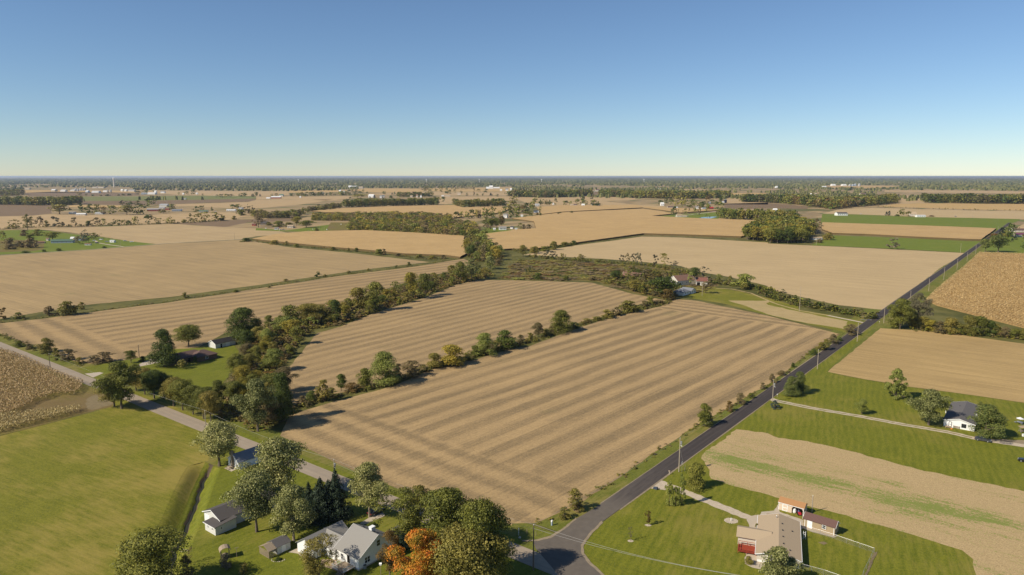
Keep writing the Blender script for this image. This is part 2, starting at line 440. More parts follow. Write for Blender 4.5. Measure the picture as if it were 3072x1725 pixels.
m_soil = plain('dark_soil', (0.1, 0.075, 0.05), 0.95, 0.1, 0, 0.3, 1.0)
m_mulch = plain('mulch', (0.33, 0.24, 0.16), 0.95, 0.1, 0, 0.35, 1.5)

# ------------------------------------------------------------------ ground, fields, roads
# ditch channel: the ground sheet has an opening here and the ditch goes down through it
ditch_c = pts(B0, (2135, 310), (2085, 365), (2040, 450), (1980, 590), (1935, 720), (1880, 860), (1815, 1000), (1755, 1130), (1712, 1270), (1660, 1420), (1610, 1600), (1560, 1800), (1500, 2100))
def offs(path, d):
    n = len(path); o = []
    for i, (x, y) in enumerate(path):
        a = path[max(0, i - 1)]; b = path[min(n - 1, i + 1)]
        l = math.hypot(b[0] - a[0], b[1] - a[1]); o.append((x - (b[1] - a[1]) / l * d, y + (b[0] - a[0]) / l * d))
    return o
# offsets: negative d is the left lip when walking from the road towards the camera
def densify(path, m=4):
    o = []
    for a, b in zip(path, path[1:]):
        for k in range(m): o.append((a[0] + (b[0] - a[0]) * k / m, a[1] + (b[1] - a[1]) * k / m))
    return o + [path[-1]]
ditch_c = densify(ditch_c, 3)
_wr = random.Random(3)
d_in = [(x + _wr.uniform(-.35, .35), y) for x, y in ditch_c]
LIPS = (-6.2, 4.2)
lipA, lipB = offs(ditch_c, LIPS[0]), offs(ditch_c, LIPS[1])
hole = lipA + lipB[::-1]
BIG = 60000.0
sheet('ground', [(-BIG, -400), (BIG, -400), (BIG, BIG), (-BIG, BIG)], 0.0, m_ground, amp=0, holes=[hole])
def ditch():
    prof = [(-6.2, 0.0)] + [(-6.2 + 5.4 * k / 8, -1.95 * (1 - math.cos(math.pi * min(1, k / 8 * 1.0))) / 2) for k in range(1, 9)]
    prof += [(-0.45, -2.5), (0.45, -2.5)] + [(0.8 + 3.4 * k / 7, -1.95 * (1 + math.cos(math.pi * k / 7)) / 2) for k in range(8)]
    prof[-1] = (4.2, 0.0)
    V, F = [], []
    lines = [offs(d_in if abs(d) < 1.1 else ditch_c, d) for d, z in prof]
    taper = [min(1.0, i / 4.0) for i in range(len(ditch_c))]
    for i in range(len(ditch_c)):
        for j, (d, z) in enumerate(prof): V.append((lines[j][i][0], lines[j][i][1], z * taper[i] + (0.012 if z == 0 else 0)))
    k = len(prof)
    for i in range(len(ditch_c) - 1):
        for j in range(k - 1): F.append((i * k + j, i * k + j + 1, (i + 1) * k + j + 1, (i + 1) * k + j))
    me = np_mesh('ditch', V, F); me.materials.append(m_lawn); me.materials.append(m_soil); me.materials.append(m_lawn2)
    for p in me.polygons:
        q = p.index % (k - 1); p.use_smooth = True
        if q == 9: p.material_index = 1
        elif q in (8, 10): p.material_index = 1 if random.random() < .5 else 0
        elif q < 6: p.material_index = 2
    me.update()
    o = link_mesh('ditch', me); kind(o, 'structure')
    w = MB()
    a, b = offs(d_in, -0.42), offs(d_in, 0.42)
    for i in range(3, len(d_in) - 1): w.poly([(a[i][0], a[i][1], -2.42), (b[i][0], b[i][1], -2.42), (b[i + 1][0], b[i + 1][1], -2.42), (a[i + 1][0], a[i + 1][1], -2.42)])
    t = NT('ditch_water'); t.p.inputs['Roughness'].default_value = 0.5; t.p.inputs['Specular IOR Level'].default_value = 0.12
    kind(w.obj('ditch_water', t.out((0.035, 0.035, 0.022))), 'structure')
ditch()

LV = 0.03
# verges along both roads
asph_a = np.array(gp(B2, 840, 770)); asph_b = np.array(gp(B2, 900, 920)); asph_p = (asph_a + asph_b) / 2
ad = np.array([math.cos(R(51.9)), math.sin(R(51.9))]); an = np.array([-ad[1], ad[0]])
def on_asph(t, off=0.0): q = asph_p + ad * t + an * off; return (float(q[0]), float(q[1]))
cr_a = np.array(gp(M0, 0, 457)); cr_b = np.array(gp(M0, 2055, 1280)); cd = (cr_b - cr_a) / np.linalg.norm(cr_b - cr_a); cn = np.array([-cd[1], cd[0]])
def on_cr(t, off=0.0): q = cr_a + cd * t + cn * off; return (float(q[0]), float(q[1]))
CRL = float(np.linalg.norm(cr_b - cr_a))
sheet('road_verge', [on_asph(-14, 12), on_asph(1400, 12), on_asph(1400, -14), on_asph(-14, -14)], LV, m_verge, 0.3)
sheet('road_verge', [on_cr(-260, 13), on_cr(430, 13), on_cr(430, -16), on_cr(-260, -16)], LV + .004, m_verge, 0.3)

F1 = pts(B2, (250, 925), (640, 745), (1100, 455), (1500, 175), (1790, -15), M3, (0, 850), (160, 730), (440, 500), (725, 343), (0, 158), M2, (1840, 5), T2, (1640, 1330), M2, (1500, 62), (1000, 172), (700, 270), (160, 470),
         M1, (2571, 490), (2200, 600), (1750, 700), (1400, 860), (700, 1045), (430, 1130), (340, 1160), (255, 1340), B1, (240, 50), (760, 300), (1290, 525), (1900, 745), (2571, 950), B2, (0, 930))
F2 = pts(M1, (370, 1060), (330, 900), (290, 720), (430, 560), (620, 330), (860, 265), (1100, 165), (1300, 95), (1620, 0), T1, (1700, 1315), (2000, 1190), (2230, 1140), (2571, 1140), T2, (800, 1165), (1200, 1275), (1560, 1345),
         M2, (1340, 25), (1000, 140), (400, 300), (0, 430), M1, (2400, 480), (1750, 660), (1100, 880), (600, 985))
F3 = pts(M0, (-260, 215), (0, 235), (500, 180), (1000, 112), (1700, 25), T1, (0, 1228), (800, 1104), (1600, 1003), (2080, 925), (2190, 960), (2000, 1040), (1600, 1130), (1250, 1250), (950, 1350), M1, (200, 190), (-40, 330),
         M0, (2260, 330), (2000, 470), (1560, 545), (1300, 600), (900, 640), (720, 610), (560, 540), (250, 440), (0, 335), (-300, 205))
F4 = pts(T0, (-500, 920), (0, 893), (900, 838), (1700, 773), (2420, 735), (2571, 752), T1, (300, 805), (1000, 872), (1745, 958), (1500, 985), (1000, 1045), (0, 1192), T0, (1700, 1310), (800, 1395), M0, (0, 190), (-600, 260))
F5 = pts(T0, (395, 628), (1100, 600), (1720, 577), (2300, 608), (2571, 622), T1, (200, 640), (350, 672), (0, 700), T0, (2420, 728), (1570, 778), (1270, 745), (1000, 700), (700, 660))
FB = pts(T0, (1740, 570), (2571, 528), T1, (480, 512), (350, 545), (-80, 560), T0, (2300, 600), (2240, 606))
C1 = pts(T1, (-40, 738), (200, 690), (500, 662), (1100, 650), (1600, 675), (2090, 708), (2112, 890), (2050, 925), (1900, 905), (1500, 890), (1100, 850), (800, 825), (400, 785))
C2 = pts(T1, (2290, 690), (2571, 652), T2, (0, 648), (240, 632), (220, 560), (0, 528), (300, 492), (500, 468), (900, 448), (1310, 430), (1640, 478), (1400, 503), (1800, 525), (2571, 552), T3, (0, 553), (60, 640), T2, (2300, 715), (1800, 697), (1320, 683), (660, 775), (200, 845), (0, 840), T1, (2400, 850))
C2B = pts(T2, (245, 415), (480, 395), (870, 395), (1200, 388), (1480, 415), (1940, 435), (2130, 440), (1700, 470), (1310, 418), (900, 440), (500, 462), (300, 486))
F6 = pts(T2, (110, 885), (330, 845), (660, 788), (1000, 745), (1300, 702), (1700, 712), (2571, 762), T3, (0, 772), (1200, 828), (1980, 868), (1880, 935), (1740, 1010), (1560, 1150), (1380, 1290), (1200, 1440), (1060, 1430), (700, 1390), (300, 1300), (0, 1230), T2, (2571, 1200), (2200, 1110), (1900, 1060), (1700, 1000), (1350, 960), (900, 925), (500, 905))
MEADOW = pts(T1, (2480, 1130), (2571, 980), T2, (100, 935), (700, 955), (1300, 1000), (1700, 1035), (2000, 1120), (2080, 1200), (1700, 1300), (1560, 1335), (1200, 1262), (840, 1150))
FARM = pts(T2, (1660, 1300), (1800, 1245), (2000, 1205), (2300, 1255), (2571, 1320), T3, (300, 1400), M3, (320, 100), (900, 200), (990, 245), (930, 300), (800, 330), (0, 152), T2, (2150, 1380))
HAY = pts(T2, (2170, 1345), (2571, 1345), M3, (0, 50), (350, 125), (800, 215), (760, 290), (400, 235), (0, 145), T2, (2400, 1420))
LANE_FARM = pts(M3, (1000, 238), (890, 214), (600, 155), (330, 108), (100, 45), T3, (0, 1345), T2, (2400, 1270), (2200, 1228), (2050, 1222))
LAWN_R = [on_asph(4, -3.0)] + [on_asph(1000 * .345, -3.0)] + pts(M3, (590, 722), (800, 768), (1350, 865), (1900, 937), (2571, 1035), (3200, 1130), B3, (3400, 900), (2900, 2000), (300, 2000), B2, (1100, 1640), (930, 1490), (850, 1395), (760, 1318), (712, 1230), (705, 1150), (785, 1045))
F7 = pts(M3, (1130, 284), (1500, 305), (1900, 345), (2571, 440), (3200, 520), (3300, 1120), (2571, 1032), (1900, 935), (1350, 863), (800, 764), (600, 722), (720, 625), (960, 420))
F8 = pts(M2, (2255, 1300), (2571, 1340), B3, (100, 70), (400, 105), (800, 197), (1500, 385), (2571, 607), (3200, 740), (3200, 1800), (2200, 1700), (2090, 1446), (2062, 1290), (1950, 1200), (1300, 1000), (700, 830), (400, 755), (0, 640), B2, (2400, 600), (2150, 530), (2000, 480), (1960, 360), (1900, 280), (1930, 220), (2090, 110))
C3 = pts(T3, (2120, 872), (2571, 886), (3000, 900), M3, (3300, 340), (2571, 285), (2200, 190), (1700, 60), (1620, 20), T3, (1560, 1390), (1640, 1290), (1800, 1150), (1960, 1020))
LAWN_L = pts(M0, (-900, 1560), (0, 1367), (500, 1240), (1000, 1110)) + [on_cr(CRL * .5, 5.2), on_cr(CRL - 2, 5.2)]
LAWN_L += pts(B0, (2090, 300)) + lipA[2:] + pts(B0, (1000, 2100), (-2500, 1700))
YARD = [on_cr(CRL + 8, 5.4), on_cr(CRL + 135, 5.4)] + pts(B2, (300, 1470), (300, 1900), B1, (0, 2000)) + lipB[:2:-1] + pts(B0, (2160, 330))
WEEDP = pts(M0, (-900, 350), (0, 515), (230, 590), (600, 790), (880, 865), (1000, 905), (1150, 1040), (1120, 1075), (880, 1130), (500, 1235), (0, 1360), (-900, 1550))
YARD_BRICK = pts(M0, (1370, 680), (1500, 585), (1620, 500), (2000, 480), (2300, 400), (2400, 520), (2330, 700), (2230, 860), (2100, 900), (1900, 880), (1700, 790), (1480, 720))
sheet('stubble_field', F4, LV + .016, m_f4, 0.6)
sheet('stubble_field', F5, LV, m_f5, 1.0)
sheet('tilled_field', FB, LV, m_brown, 1.0)
sheet('stubble_field', F6, LV + .022, m_f6, 0.6)
sheet('meadow', MEADOW, LV + .006, m_weed, 1.0)
sheet('farm_lawn', FARM, LV + .01, m_lawn2, 0.6)
sheet('hay_patch', HAY, LV + .02, m_hay, 1.2)
sheet('farm_lane', ribbon(LANE_FARM, 1.7, 0), LV + .03, m_hay, 0.25, 2.0)
sheet('farm_lane', ribbon(LANE_FARM[:3], 2.6, 0), LV + .04, m_gravel, 0.2)
sheet('stubble_field', F3, LV + .015, m_f3, 0.6)
sheet('stubble_field', F2, LV + .015, m_f2, 0.5)
sheet('stubble_field', F1, LV + .02, m_f1, 0.4, 4.0)
sheet('lawn', LAWN_R, LV + .012, m_lawn3, 0.3)
sheet('stubble_field', F7, LV + .03, m_f7, 0.5)
sheet('straw_strip', F8, LV + .03, m_strip, 0.45, 2.0)
sheet('lawn', LAWN_L, LV + .012, m_lawn2, 0.0)
sheet('lawn', YARD, LV + .012, m_lawn, 0.0)
sheet('weed_patch', WEEDP, LV + .02, m_weed, 0.5)
sheet('bare_soil_patch', pts(M0, (860, 1010), (960, 950), (1130, 1030), (1100, 1062), (920, 1105), (870, 1080)), LV + .03, m_dirt, 1.0, 2.0)
sheet('lawn', YARD_BRICK, LV + .02, m_lawn, 0.5)
sheet('lawn', pts(M0, (760, 690), (1000, 650), (1400, 580), (1500, 590), (1370, 690), (1330, 860), (1200, 830), (980, 760)), LV + .016, m_lawn, 0.4)
sheet('lawn', pts(T0, (-300, 640), (0, 640), (230, 635), (400, 632), (820, 690), (1000, 705), (1270, 745), (1570, 778), (900, 833), (0, 884), (-500, 905)), LV + .01, m_lush, 0.8)
sheet('weed_patch', pts(T0, (-300, 750), (150, 735), (450, 745), (440, 830), (300, 850), (0, 860), (-300, 880)), LV + .02, m_weed, 1.0)
sheet('lawn', pts(T3, (430, 790), (550, 735), (650, 690), (1250, 712), (2000, 747), (2140, 752), (2110, 790), (1970, 862), (1200, 822), (700, 800)), LV + .01, m_lush, 0.8)
sheet('pasture', pts(T3, (545, 475), (900, 480), (1500, 505), (2050, 515), (2540, 527), (2310, 640), (2200, 620), (1200, 588), (530, 565)), LV + .01, m_lush, 0.8)
sheet('lawn', pts(T3, (2190, 780), (2300, 690), (2430, 640), (2571, 690), (3000, 720), (3000, 890), (2571, 878), (2130, 862)), LV + .01, m_lush, 0.8)
sheet('lawn', pts(T2, (1410, 505), (1640, 480), (2100, 455), (2120, 470), (2060, 535), (1700, 520)), LV + .02, m_lush, 0.8)
sheet('lawn', pts(T1, (2240, 640), (2330, 615), (2571, 632), T2, (60, 632), (40, 642), T1, (2571, 650), (2300, 688)), LV + .02, m_lush, 0.8)
sheet('pasture', pts(T1, (0, 615), (300, 640), (600, 600), (950, 555), (960, 640), (500, 655), (0, 640)), LV + .01, m_lush, 0.8)
sheet('weed_patch', pts(T1, (750, 560), (1500, 560), (2100, 620), (2090, 700), (1600, 670), (1000, 648), (700, 640)), LV + .02, m_weed, 0.8)
# field lane and driveways
sheet('field_lane', ribbon(pts(T0, (-300, 905), (0, 889), (900, 834), (1700, 768), (2400, 731), (2480, 722)), 2.8, 0), LV + .03, m_gravel, 0.2)
sheet('driveway', ribbon(pts(T0, (1240, 803), (1100, 785), (980, 765), (960, 745)), 3.0, 0), LV + .035, m_gravel, 0.2)
drv = pts(M3, (0, 985), (90, 1015), (420, 1083), (900, 1165), (1350, 1250), (1800, 1325), (2050, 1385), (2300, 1425), (2600, 1470), (3000, 1520))
sheet('driveway', ribbon(drv, 3.1, 0), LV + .035, m_gravel, 0.25, 1.5)
sheet('driveway_grass', ribbon(drv[1:7], 0.7, 0), LV + .05, m_verge, 0.25, 1.0)
sheet('driveway', pts(M3, (2050, 1385), (2250, 1395), (2571, 1410), (2900, 1440), (2900, 1500), (2400, 1455), (2200, 1420)), LV + .032, m_edge, 0.5, 1.5)
drv2 = pts(B2, (1330, 530), (1480, 515), (1700, 600), (1950, 700), (2200, 800), (2400, 880), B3, (0, 860))
sheet('driveway', ribbon(drv2, 3.0, 0), LV + .035, m_gravel, 0.3, 1.2)
sheet('driveway', pts(B2, (1490, 495), (1360, 575), (1500, 590), (1640, 610), (1580, 540)), LV + .04, m_gravel, 0.1)
sheet('gravel_bed', pts(D1, (230, 470), (300, 450), (460, 400), (500, 330), (720, 310), (800, 190), (820, 330), (1240, 480), (1240, 600), (480, 1350), (340, 1320), (205, 1250), (200, 1180), (250, 900), (260, 700), (280, 560)), LV + .045, m_conc, 0.2, 1.0)
sheet('gravel_bed', pts(D1, (1160, 520), (1250, 560), (1800, 760), (1840, 765), (1780, 790), (1400, 690), (1160, 600)), LV + .05, m_conc, 0.1, 1.0)
sheet('driveway', pts(M0, (1390, 650), (1510, 590), (1620, 610), (1800, 580), (1880, 600), (1620, 625), (1390, 672)), LV + .045, m_conc, 0.05)
sheet('driveway', pts(M0, (850, 742), (1000, 725), (1040, 735), (935, 780)), LV + .05, m_conc, 0.05)
sheet('driveway', pts(B1, (1270, 820), (1300, 850), (1150, 920), (1080, 945), (1040, 930), (1140, 870)), LV + .045, m_conc, 0.05)
sheet('garden_path', pts(D3, (690, 655), (855, 590), (870, 650), (960, 720), (1000, 770), (940, 740), (860, 680)), LV + .045, m_conc, 0.05)
sheet('planting_bed', pts(D3, (1250, 780), (1500, 780), (1560, 960), (1700, 1050), (1400, 930), (1250, 880)), LV + .045, m_mulch, 0.1, 1.0)
# the roads themselves
sheet('road_shoulder', [on_asph(6, 3.2), on_asph(1500, 3.2), on_asph(1500, -3.2), on_asph(6, -3.2)], LV + .05, m_edge, 0.25, 3.0)
sheet('asphalt_road', [on_asph(-2, 2.8), on_asph(1500, 2.8), on_asph(1500, -2.8), on_asph(-2, -2.8)], LV + .08, m_asph, 0)
sheet('county_road', [on_cr(-400, 3.0), on_cr(430, 3.0), on_cr(430, -3.0), on_cr(-400, -3.0)], LV + .06, m_chip, 0.12, 2.0)
JN = pts(B2, (870, 755), (640, 885), (520, 985), (390, 1065), (250, 1100), (215, 1108), (235, 1180), (330, 1290), (450, 1430), (600, 1600), (1010, 1600), (920, 1470), (850, 1397), (765, 1320), (705, 1230), (695, 1155), (775, 1045), (930, 895))
sheet('road_junction', JN, LV + .075, m_asph, 0.05)
sheet('road_shoulder', pts(B2, (900, 905), (770, 1035), (690, 1150), (698, 1235), (758, 1325), (850, 1405), (930, 1480), (960, 1480), (880, 1400), (790, 1320), (722, 1230), (722, 1150), (800, 1040), (915, 925)), LV + .085, m_edge, 0.12, 1.0)
sheet('road_shoulder', pts(B2, (640, 875), (515, 975), (385, 1055), (250, 1093), (100, 1098), (100, 1112), (255, 1110), (395, 1076), (525, 992), (650, 890)), LV + .085, m_edge, 0.12, 1.0)

# ------------------------------------------------------------------ foliage
def unit(v): return v / np.maximum(np.linalg.norm(v, axis=1, keepdims=True), 1e-9)
def leaf_quads(C, Nn, s, asp=0.62, g=None):
    g = g or rng
    n = len(C)
    rv = g.normal(size=(n, 3)); t = unit(np.cross(Nn, rv)); b = np.cross(Nn, t)
    s = np.asarray(s).reshape(-1, 1) * 0.5
    t = t * s; b = b * s * asp
    k = g.uniform(-.25, .25, (n, 1))
    V = np.stack([C - t, C + b + t * k, C + t, C - b + t * k], 1).reshape(-1, 3)
    return V
def quads(n): return np.arange(n * 4, dtype=np.int32).reshape(n, 4)
def crown_pts(style, nleaf, g, base=0.18, ncl=26, clr=(0.10, 0.19), gap=0.0):
    """leaf centres and facing in a unit tree (height 1, width 1)"""
    cs = []; ph = g.uniform(0, 6.28, 4)
    while len(cs) < ncl:
        t = g.uniform(0, 1); z = base + (1 - base) * t
        if style == 'round': r = 0.5 * math.sqrt(max(0.0, 1 - (2 * t - 0.95) ** 2)) * 0.98
        elif style == 'tall': r = 0.5 * (math.sin(math.pi * min(1, t * .86 + .14)) ** .7)
        elif style == 'flat': r = 0.5 * min(1.0, 1.25 * math.sqrt(max(0.0, 1 - (1.5 * t - .55) ** 2)))
        elif style == 'cone': r = 0.5 * (1 - t) ** 0.5 + .03
        elif style == 'bush': r = 0.5 * math.sqrt(max(0.0, 1 - t ** 2.2))
        elif style == 'column': r = 0.5 * min(1.0, 3.2 * (1 - t)) * (0.85 + .15 * math.sin(t * 9))
        else: r = 0.45
        a = g.uniform(0, 2 * math.pi); q = g.uniform(0, 1) ** .42
        if style in ('round', 'tall', 'flat', 'bush'): r *= 0.8 + .17 * math.sin(2 * a + ph[0] + 3 * t) + .13 * math.sin(3 * a + ph[1] - 5 * t) + .08 * math.sin(5 * a + ph[2] + 9 * t)
        R_ = g.uniform(*clr) * (0.75 if style in ('cone', 'column') else 1.0)
        rr = max(0.0, r - R_ * .75) * q
        zz = min(z, 1 - R_ * .7)
        cs.append((rr * math.cos(a), rr * math.sin(a), zz, R_))
    if style == 'bush': cs = [(x, y, max(z, .12), q) for x, y, z, q in cs]
    cs = np.array(cs)
    w = cs[:, 3] ** 2; idx = g.choice(len(cs), nleaf, p=w / w.sum())
    d = unit(g.normal(size=(nleaf, 3))); d[:, 2] = np.where(d[:, 2] < -.35, -d[:, 2], d[:, 2])
    rad = cs[idx, 3] * g.uniform(0.62, 1.12, nleaf)
    C = cs[idx, :3] + d * rad[:, None] * np.array([1, 1, .85])
    if style in ('bush',): C[:, 2] = np.abs(C[:, 2])
    Nn = unit(d * 1.0 + g.normal(size=(nleaf, 3)) * .55 + np.array([0, 0, .25]))
    r = np.hypot(C[:, 0], C[:, 1]); kxy = 0.5 / np.percentile(r, 96); kz = 1.0 / np.percentile(C[:, 2], 99.5)
    C = C * np.array([kxy, kxy, kz]); cs[:, :2] *= kxy; cs[:, 2] *= kz
    if gap > 0:
        keep = g.uniform(0, 1, nleaf) > gap
        C, Nn = C[keep], Nn[keep]
    return C, Nn, cs
def branch_mesh(cs, g, base=0.18, r0=0.028, twigs=0, lean=0.0, multi=1):
    """tapered trunk with limbs reaching the leaf clumps"""
    m = MB()
    for j in range(multi):
        ox, oy = (0, 0) if multi == 1 else (g.uniform(-.05, .05), g.uniform(-.05, .05))
        p = [Vector((ox, oy, -.02))]; top = 0.72
        for k in range(1, 6):
            z = top * k / 5
            p.append(Vector((ox + lean * z + g.uniform(-.02, .02) * (k > 1), oy + g.uniform(-.02, .02) * (k > 1), z)))
        for k in range(5): m.tube(p[k], p[k + 1], r0 * (1 - k / 5.6) * (1.25 if k == 0 else 1), r0 * (1 - (k + 1) / 5.6), 7, cap=(k == 0))
        order = sorted(range(len(cs)), key=lambda i: -cs[i][3])[:14]
        for i in order:
            e = Vector(cs[i][:3]); z = max(base * .6, min(top * .95, e.z - .12 - .3 * math.hypot(e.x, e.y)))
            k = min(4, int(z / top * 5)); f = z / top * 5 - k; s0 = p[k].lerp(p[k + 1], f)
            mid = s0.lerp(e, .55) + Vector((g.uniform(-.03, .03), g.uniform(-.03, .03), .03))
            rr = r0 * .42 * (1 - z * .6)
            m.tube(s0, mid, rr, rr * .7, 5, False); m.tube(mid, e, rr * .7, rr * .2, 4, False)
            for _ in range(twigs):
                s1 = mid.lerp(e, g.uniform(.1, .9)); dv = Vector((g.normal(), g.normal(), abs(g.normal()) + .3)).normalized()
                m.tube(s1, s1 + dv * g.uniform(.05, .13), rr * .35, rr * .08, 3, False)
    return m.mesh('trunk')

def cols(*c): return [(i / (len(c) - 1), q) for i, q in enumerate(c)]
LM = {
 'dark':   leafmat('leaf_dark', cols((0.026, 0.035, 0.006), (0.088, 0.109, 0.017), (0.174, 0.188, 0.032)), clump=.35),
 'mid':    leafmat('leaf_mid', cols((0.054, 0.055, 0.009), (0.168, 0.163, 0.027), (0.325, 0.286, 0.055)), clump=.4),
 'olive':  leafmat('leaf_olive', cols((0.071, 0.061, 0.012), (0.212, 0.170, 0.034), (0.387, 0.295, 0.073)), clump=.4),
 'pale':   leafmat('leaf_pale', cols((0.065, 0.073, 0.015), (0.221, 0.216, 0.063), (0.525, 0.469, 0.200)), clump=.25),
 'light':  leafmat('leaf_light', cols((0.074, 0.086, 0.013), (0.235, 0.241, 0.043), (0.477, 0.454, 0.123)), clump=.3),
 'yellow': leafmat('leaf_yellow', cols((0.093, 0.077, 0.010), (0.276, 0.210, 0.029), (0.509, 0.366, 0.056)), clump=.45),
 'orange': leafmat('leaf_orange', cols((0.14, 0.14, 0.018), (0.42, 0.2, 0.02), (0.68, 0.17, 0.03)), clump=.62),
 'rust':   leafmat('leaf_rust', cols((0.08, 0.065, 0.02), (0.18, 0.1, 0.03), (0.26, 0.15, 0.04)), clump=.5),
 'brown':  leafmat('leaf_brown', cols((0.083, 0.059, 0.025), (0.173, 0.124, 0.053), (0.262, 0.186, 0.079)), clump=.4, trans=.15),
 'spruce': leafmat('needle_dark', cols((0.012, 0.022, 0.012), (0.025, 0.04, 0.02), (0.045, 0.062, 0.03)), trans=.08),
 'pine':   leafmat('needle_pine', cols((0.053, 0.069, 0.015), (0.120, 0.138, 0.029), (0.225, 0.207, 0.058)), trans=.1, clump=.4),
 'blue':   leafmat('needle_blue', cols((0.03, 0.045, 0.035), (0.06, 0.08, 0.06), (0.1, 0.12, 0.1)), trans=.08),
 'bare':   leafmat('leaf_sparse', cols((0.1, 0.08, 0.045), (0.16, 0.13, 0.075), (0.2, 0.17, 0.1)), trans=.15),
}
m_bark = plain('bark', (0.16, 0.125, 0.09), 0.95, 0.1, 0, 0.35, 14.0)
m_barkpale = plain('bark_pale', (0.27, 0.22, 0.165), 0.95, 0.1, 0, 0.3, 14.0)

# prototypes: (crown meshes by detail, trunk mesh), all in a unit box
SHAPES = {  # style, base, clumps, clump radius, gap, leaf size, leaves (near, mid, far)
 'broad': ('round', .3, 42, (.1, .19), 0, .03, (17000, 2400, 330)),
 'oval':  ('tall', .24, 40, (.09, .16), 0, .029, (17000, 2400, 330)),
 'flat':  ('flat', .28, 34, (.1, .17), .1, .031, (12000, 2100, 330)),
 'airy':  ('round', .2, 50, (.06, .11), .15, .027, (12000, 1900, 300)),
 'bush':  ('bush', .0, 26, (.13, .23), 0, .05, (6500, 1300, 240)),
 'scrub': ('bush', .0, 34, (.07, .14), .15, .055, (3600, 900, 240)),
 'cone':  ('cone', .03, 50, (.08, .15), 0, .036, (10000, 1900, 300)),
 'column': ('column', .0, 26, (.12, .2), 0, .07, (2200, 800, 240)),
 'mound': ('bush', .0, 46, (.1, .19), 0, .031, (15000, 2400, 330)),
 'sparse': ('round', .3, 26, (.04, .08), .3, .04, (900, 500, 200)),
}
_proto = {}
def proto(shape, lod, var):
    key = (shape, lod, var)
    if key in _proto: return _proto[key]
    st, base, ncl, clr, gap, ls, nl = SHAPES[shape]
    g = np.random.default_rng(abs(hash((st, var, 'k'))) % 1 + 1000 * var + sum(map(ord, shape)))
    C, Nn, cs = crown_pts(st, nl[lod], g, base, ncl, clr, gap)
    k = (1.0, 2.1, 4.9)[lod]
    s = ls * k * g.uniform(.65, 1.35, len(C))
    V = leaf_quads(C, Nn, s, .66, g)
    cm = np_mesh('crown_' + shape, V, quads(len(C)))
    multi = 3 if st == 'bush' else 1
    tm = branch_mesh(cs, g, base, .03 if shape != 'sparse' else .022, twigs=(5 if shape == 'sparse' else 0) if lod < 2 else 0, multi=multi)
    _proto[key] = (cm, tm)
    return _proto[key]
def spruce_proto(lod, var):
    key = ('spruce', lod, var)
    if key in _proto: return _proto[key]
    g = np.random.default_rng(400 + var)
    n = (12000, 2000, 320)[lod]
    t = 1 - np.sqrt(g.uniform(0, 1, n)); z = .04 + .96 * t
    lay = np.floor(z * 13) / 13; f = z * 13 - np.floor(z * 13)
    a = g.uniform(0, 2 * math.pi, n); br = np.floor(a / (2 * math.pi) * 11 + lay * 7); ab = (br + .5) / 11 * 2 * math.pi - lay * 4
    q = g.uniform(0.15, 1, n) ** .6
    rmax = (.03 + .5 * (1 - z) ** .82) * (.8 + .35 * np.sin(br * 2.3 + lay * 31))
    r = rmax * q
    aa = ab + g.normal(size=n) * .17
    C = np.stack([r * np.cos(aa), r * np.sin(aa), z - .06 * q + g.normal(size=n) * .008], 1)
    Nn = unit(np.stack([np.cos(aa) * .5, np.sin(aa) * .5, np.full(n, .8)], 1) + g.normal(size=(n, 3)) * .5)
    V = leaf_quads(C, Nn, .05 * (1, 1.9, 3.4)[lod] * g.uniform(.6, 1.3, n), .4, g)
    cm = np_mesh('crown_spruce', V, quads(n))
    m = MB(); m.tube((0, 0, -.02), (0, 0, .9), .022, .004, 7)
    _proto[key] = (cm, m.mesh('trunk'))
    return _proto[key]
_crown_mesh = {}
NAMES = {}
TODO = []
def tree(name, x, y, h, w, shape, mat, label, cat, group, lod=0, bark=None):
    vis = h * w / (x * x + y * y)                  # how large it shows
    TODO.append((name, vis, (name, x, y, h, w, shape, mat, label, cat, group, lod, bark)))
def grow_all():
    """the 300 largest of a kind are things of their own, what is left joins one body of distant greenery"""
    rest = []
    for nm in sorted({q[0] for q in TODO}):
        L = sorted((q for q in TODO if q[0] == nm), key=lambda q: -q[1])
        for q in L[:300]: grow(*q[2])
        rest += [q[2] for q in L[300:]]
    if rest:
        mass('distant_trees', [(x, y, h * 1.15, w * 1.25, sh if sh in SHAPES else 'cone', 110 if y > 1300 else 200, 3.0 if y > 1300 else 2.3, m if m in LM else 'mid', random.uniform(-.25, .3)) for (_n, x, y, h, w, sh, m, *_r) in rest], 'scattered far trees and scrub of the plain', 'trees')
def grow(name, x, y, h, w, shape, mat, label, cat, group, lod=0, bark=None, rz=None, lean=0.0):
    var = random.randrange(4) if lod == 0 else random.randrange(3)
    cm, tm = spruce_proto(lod, var) if shape == 'spruce' else proto(shape, lod, var)
    k = (cm.name, mat)
    if k not in _crown_mesh:
        me = cm.copy(); me.materials.append(LM[mat]); _crown_mesh[k] = me
    bm = bark or m_bark
    kt = (tm.name, bm.name)
    if kt not in _crown_mesh:
        me = tm.copy(); me.materials.append(bm); _crown_mesh[kt] = me
    r = empty(name, (x, y, -.02), random.uniform(0, 6.28) if rz is None else rz, (w, w, h))
    if lean: r.rotation_euler = (0, lean, 0)
    tag(r, label, cat, group)
    o = bpy.data.objects.new('trunk', _crown_mesh[kt]); COL.objects.link(o); o.parent = r
    o = bpy.data.objects.new('crown', _crown_mesh[k]); COL.objects.link(o); o.parent = r
    return r
ORD = ['first', 'second', 'third', 'fourth', 'fifth', 'sixth', 'seventh', 'eighth', 'ninth', 'tenth', 'eleventh', 'twelfth', 'thirteenth', 'fourteenth', 'fifteenth', 'sixteenth', 'seventeenth', 'eighteenth', 'nineteenth', 'twentieth']
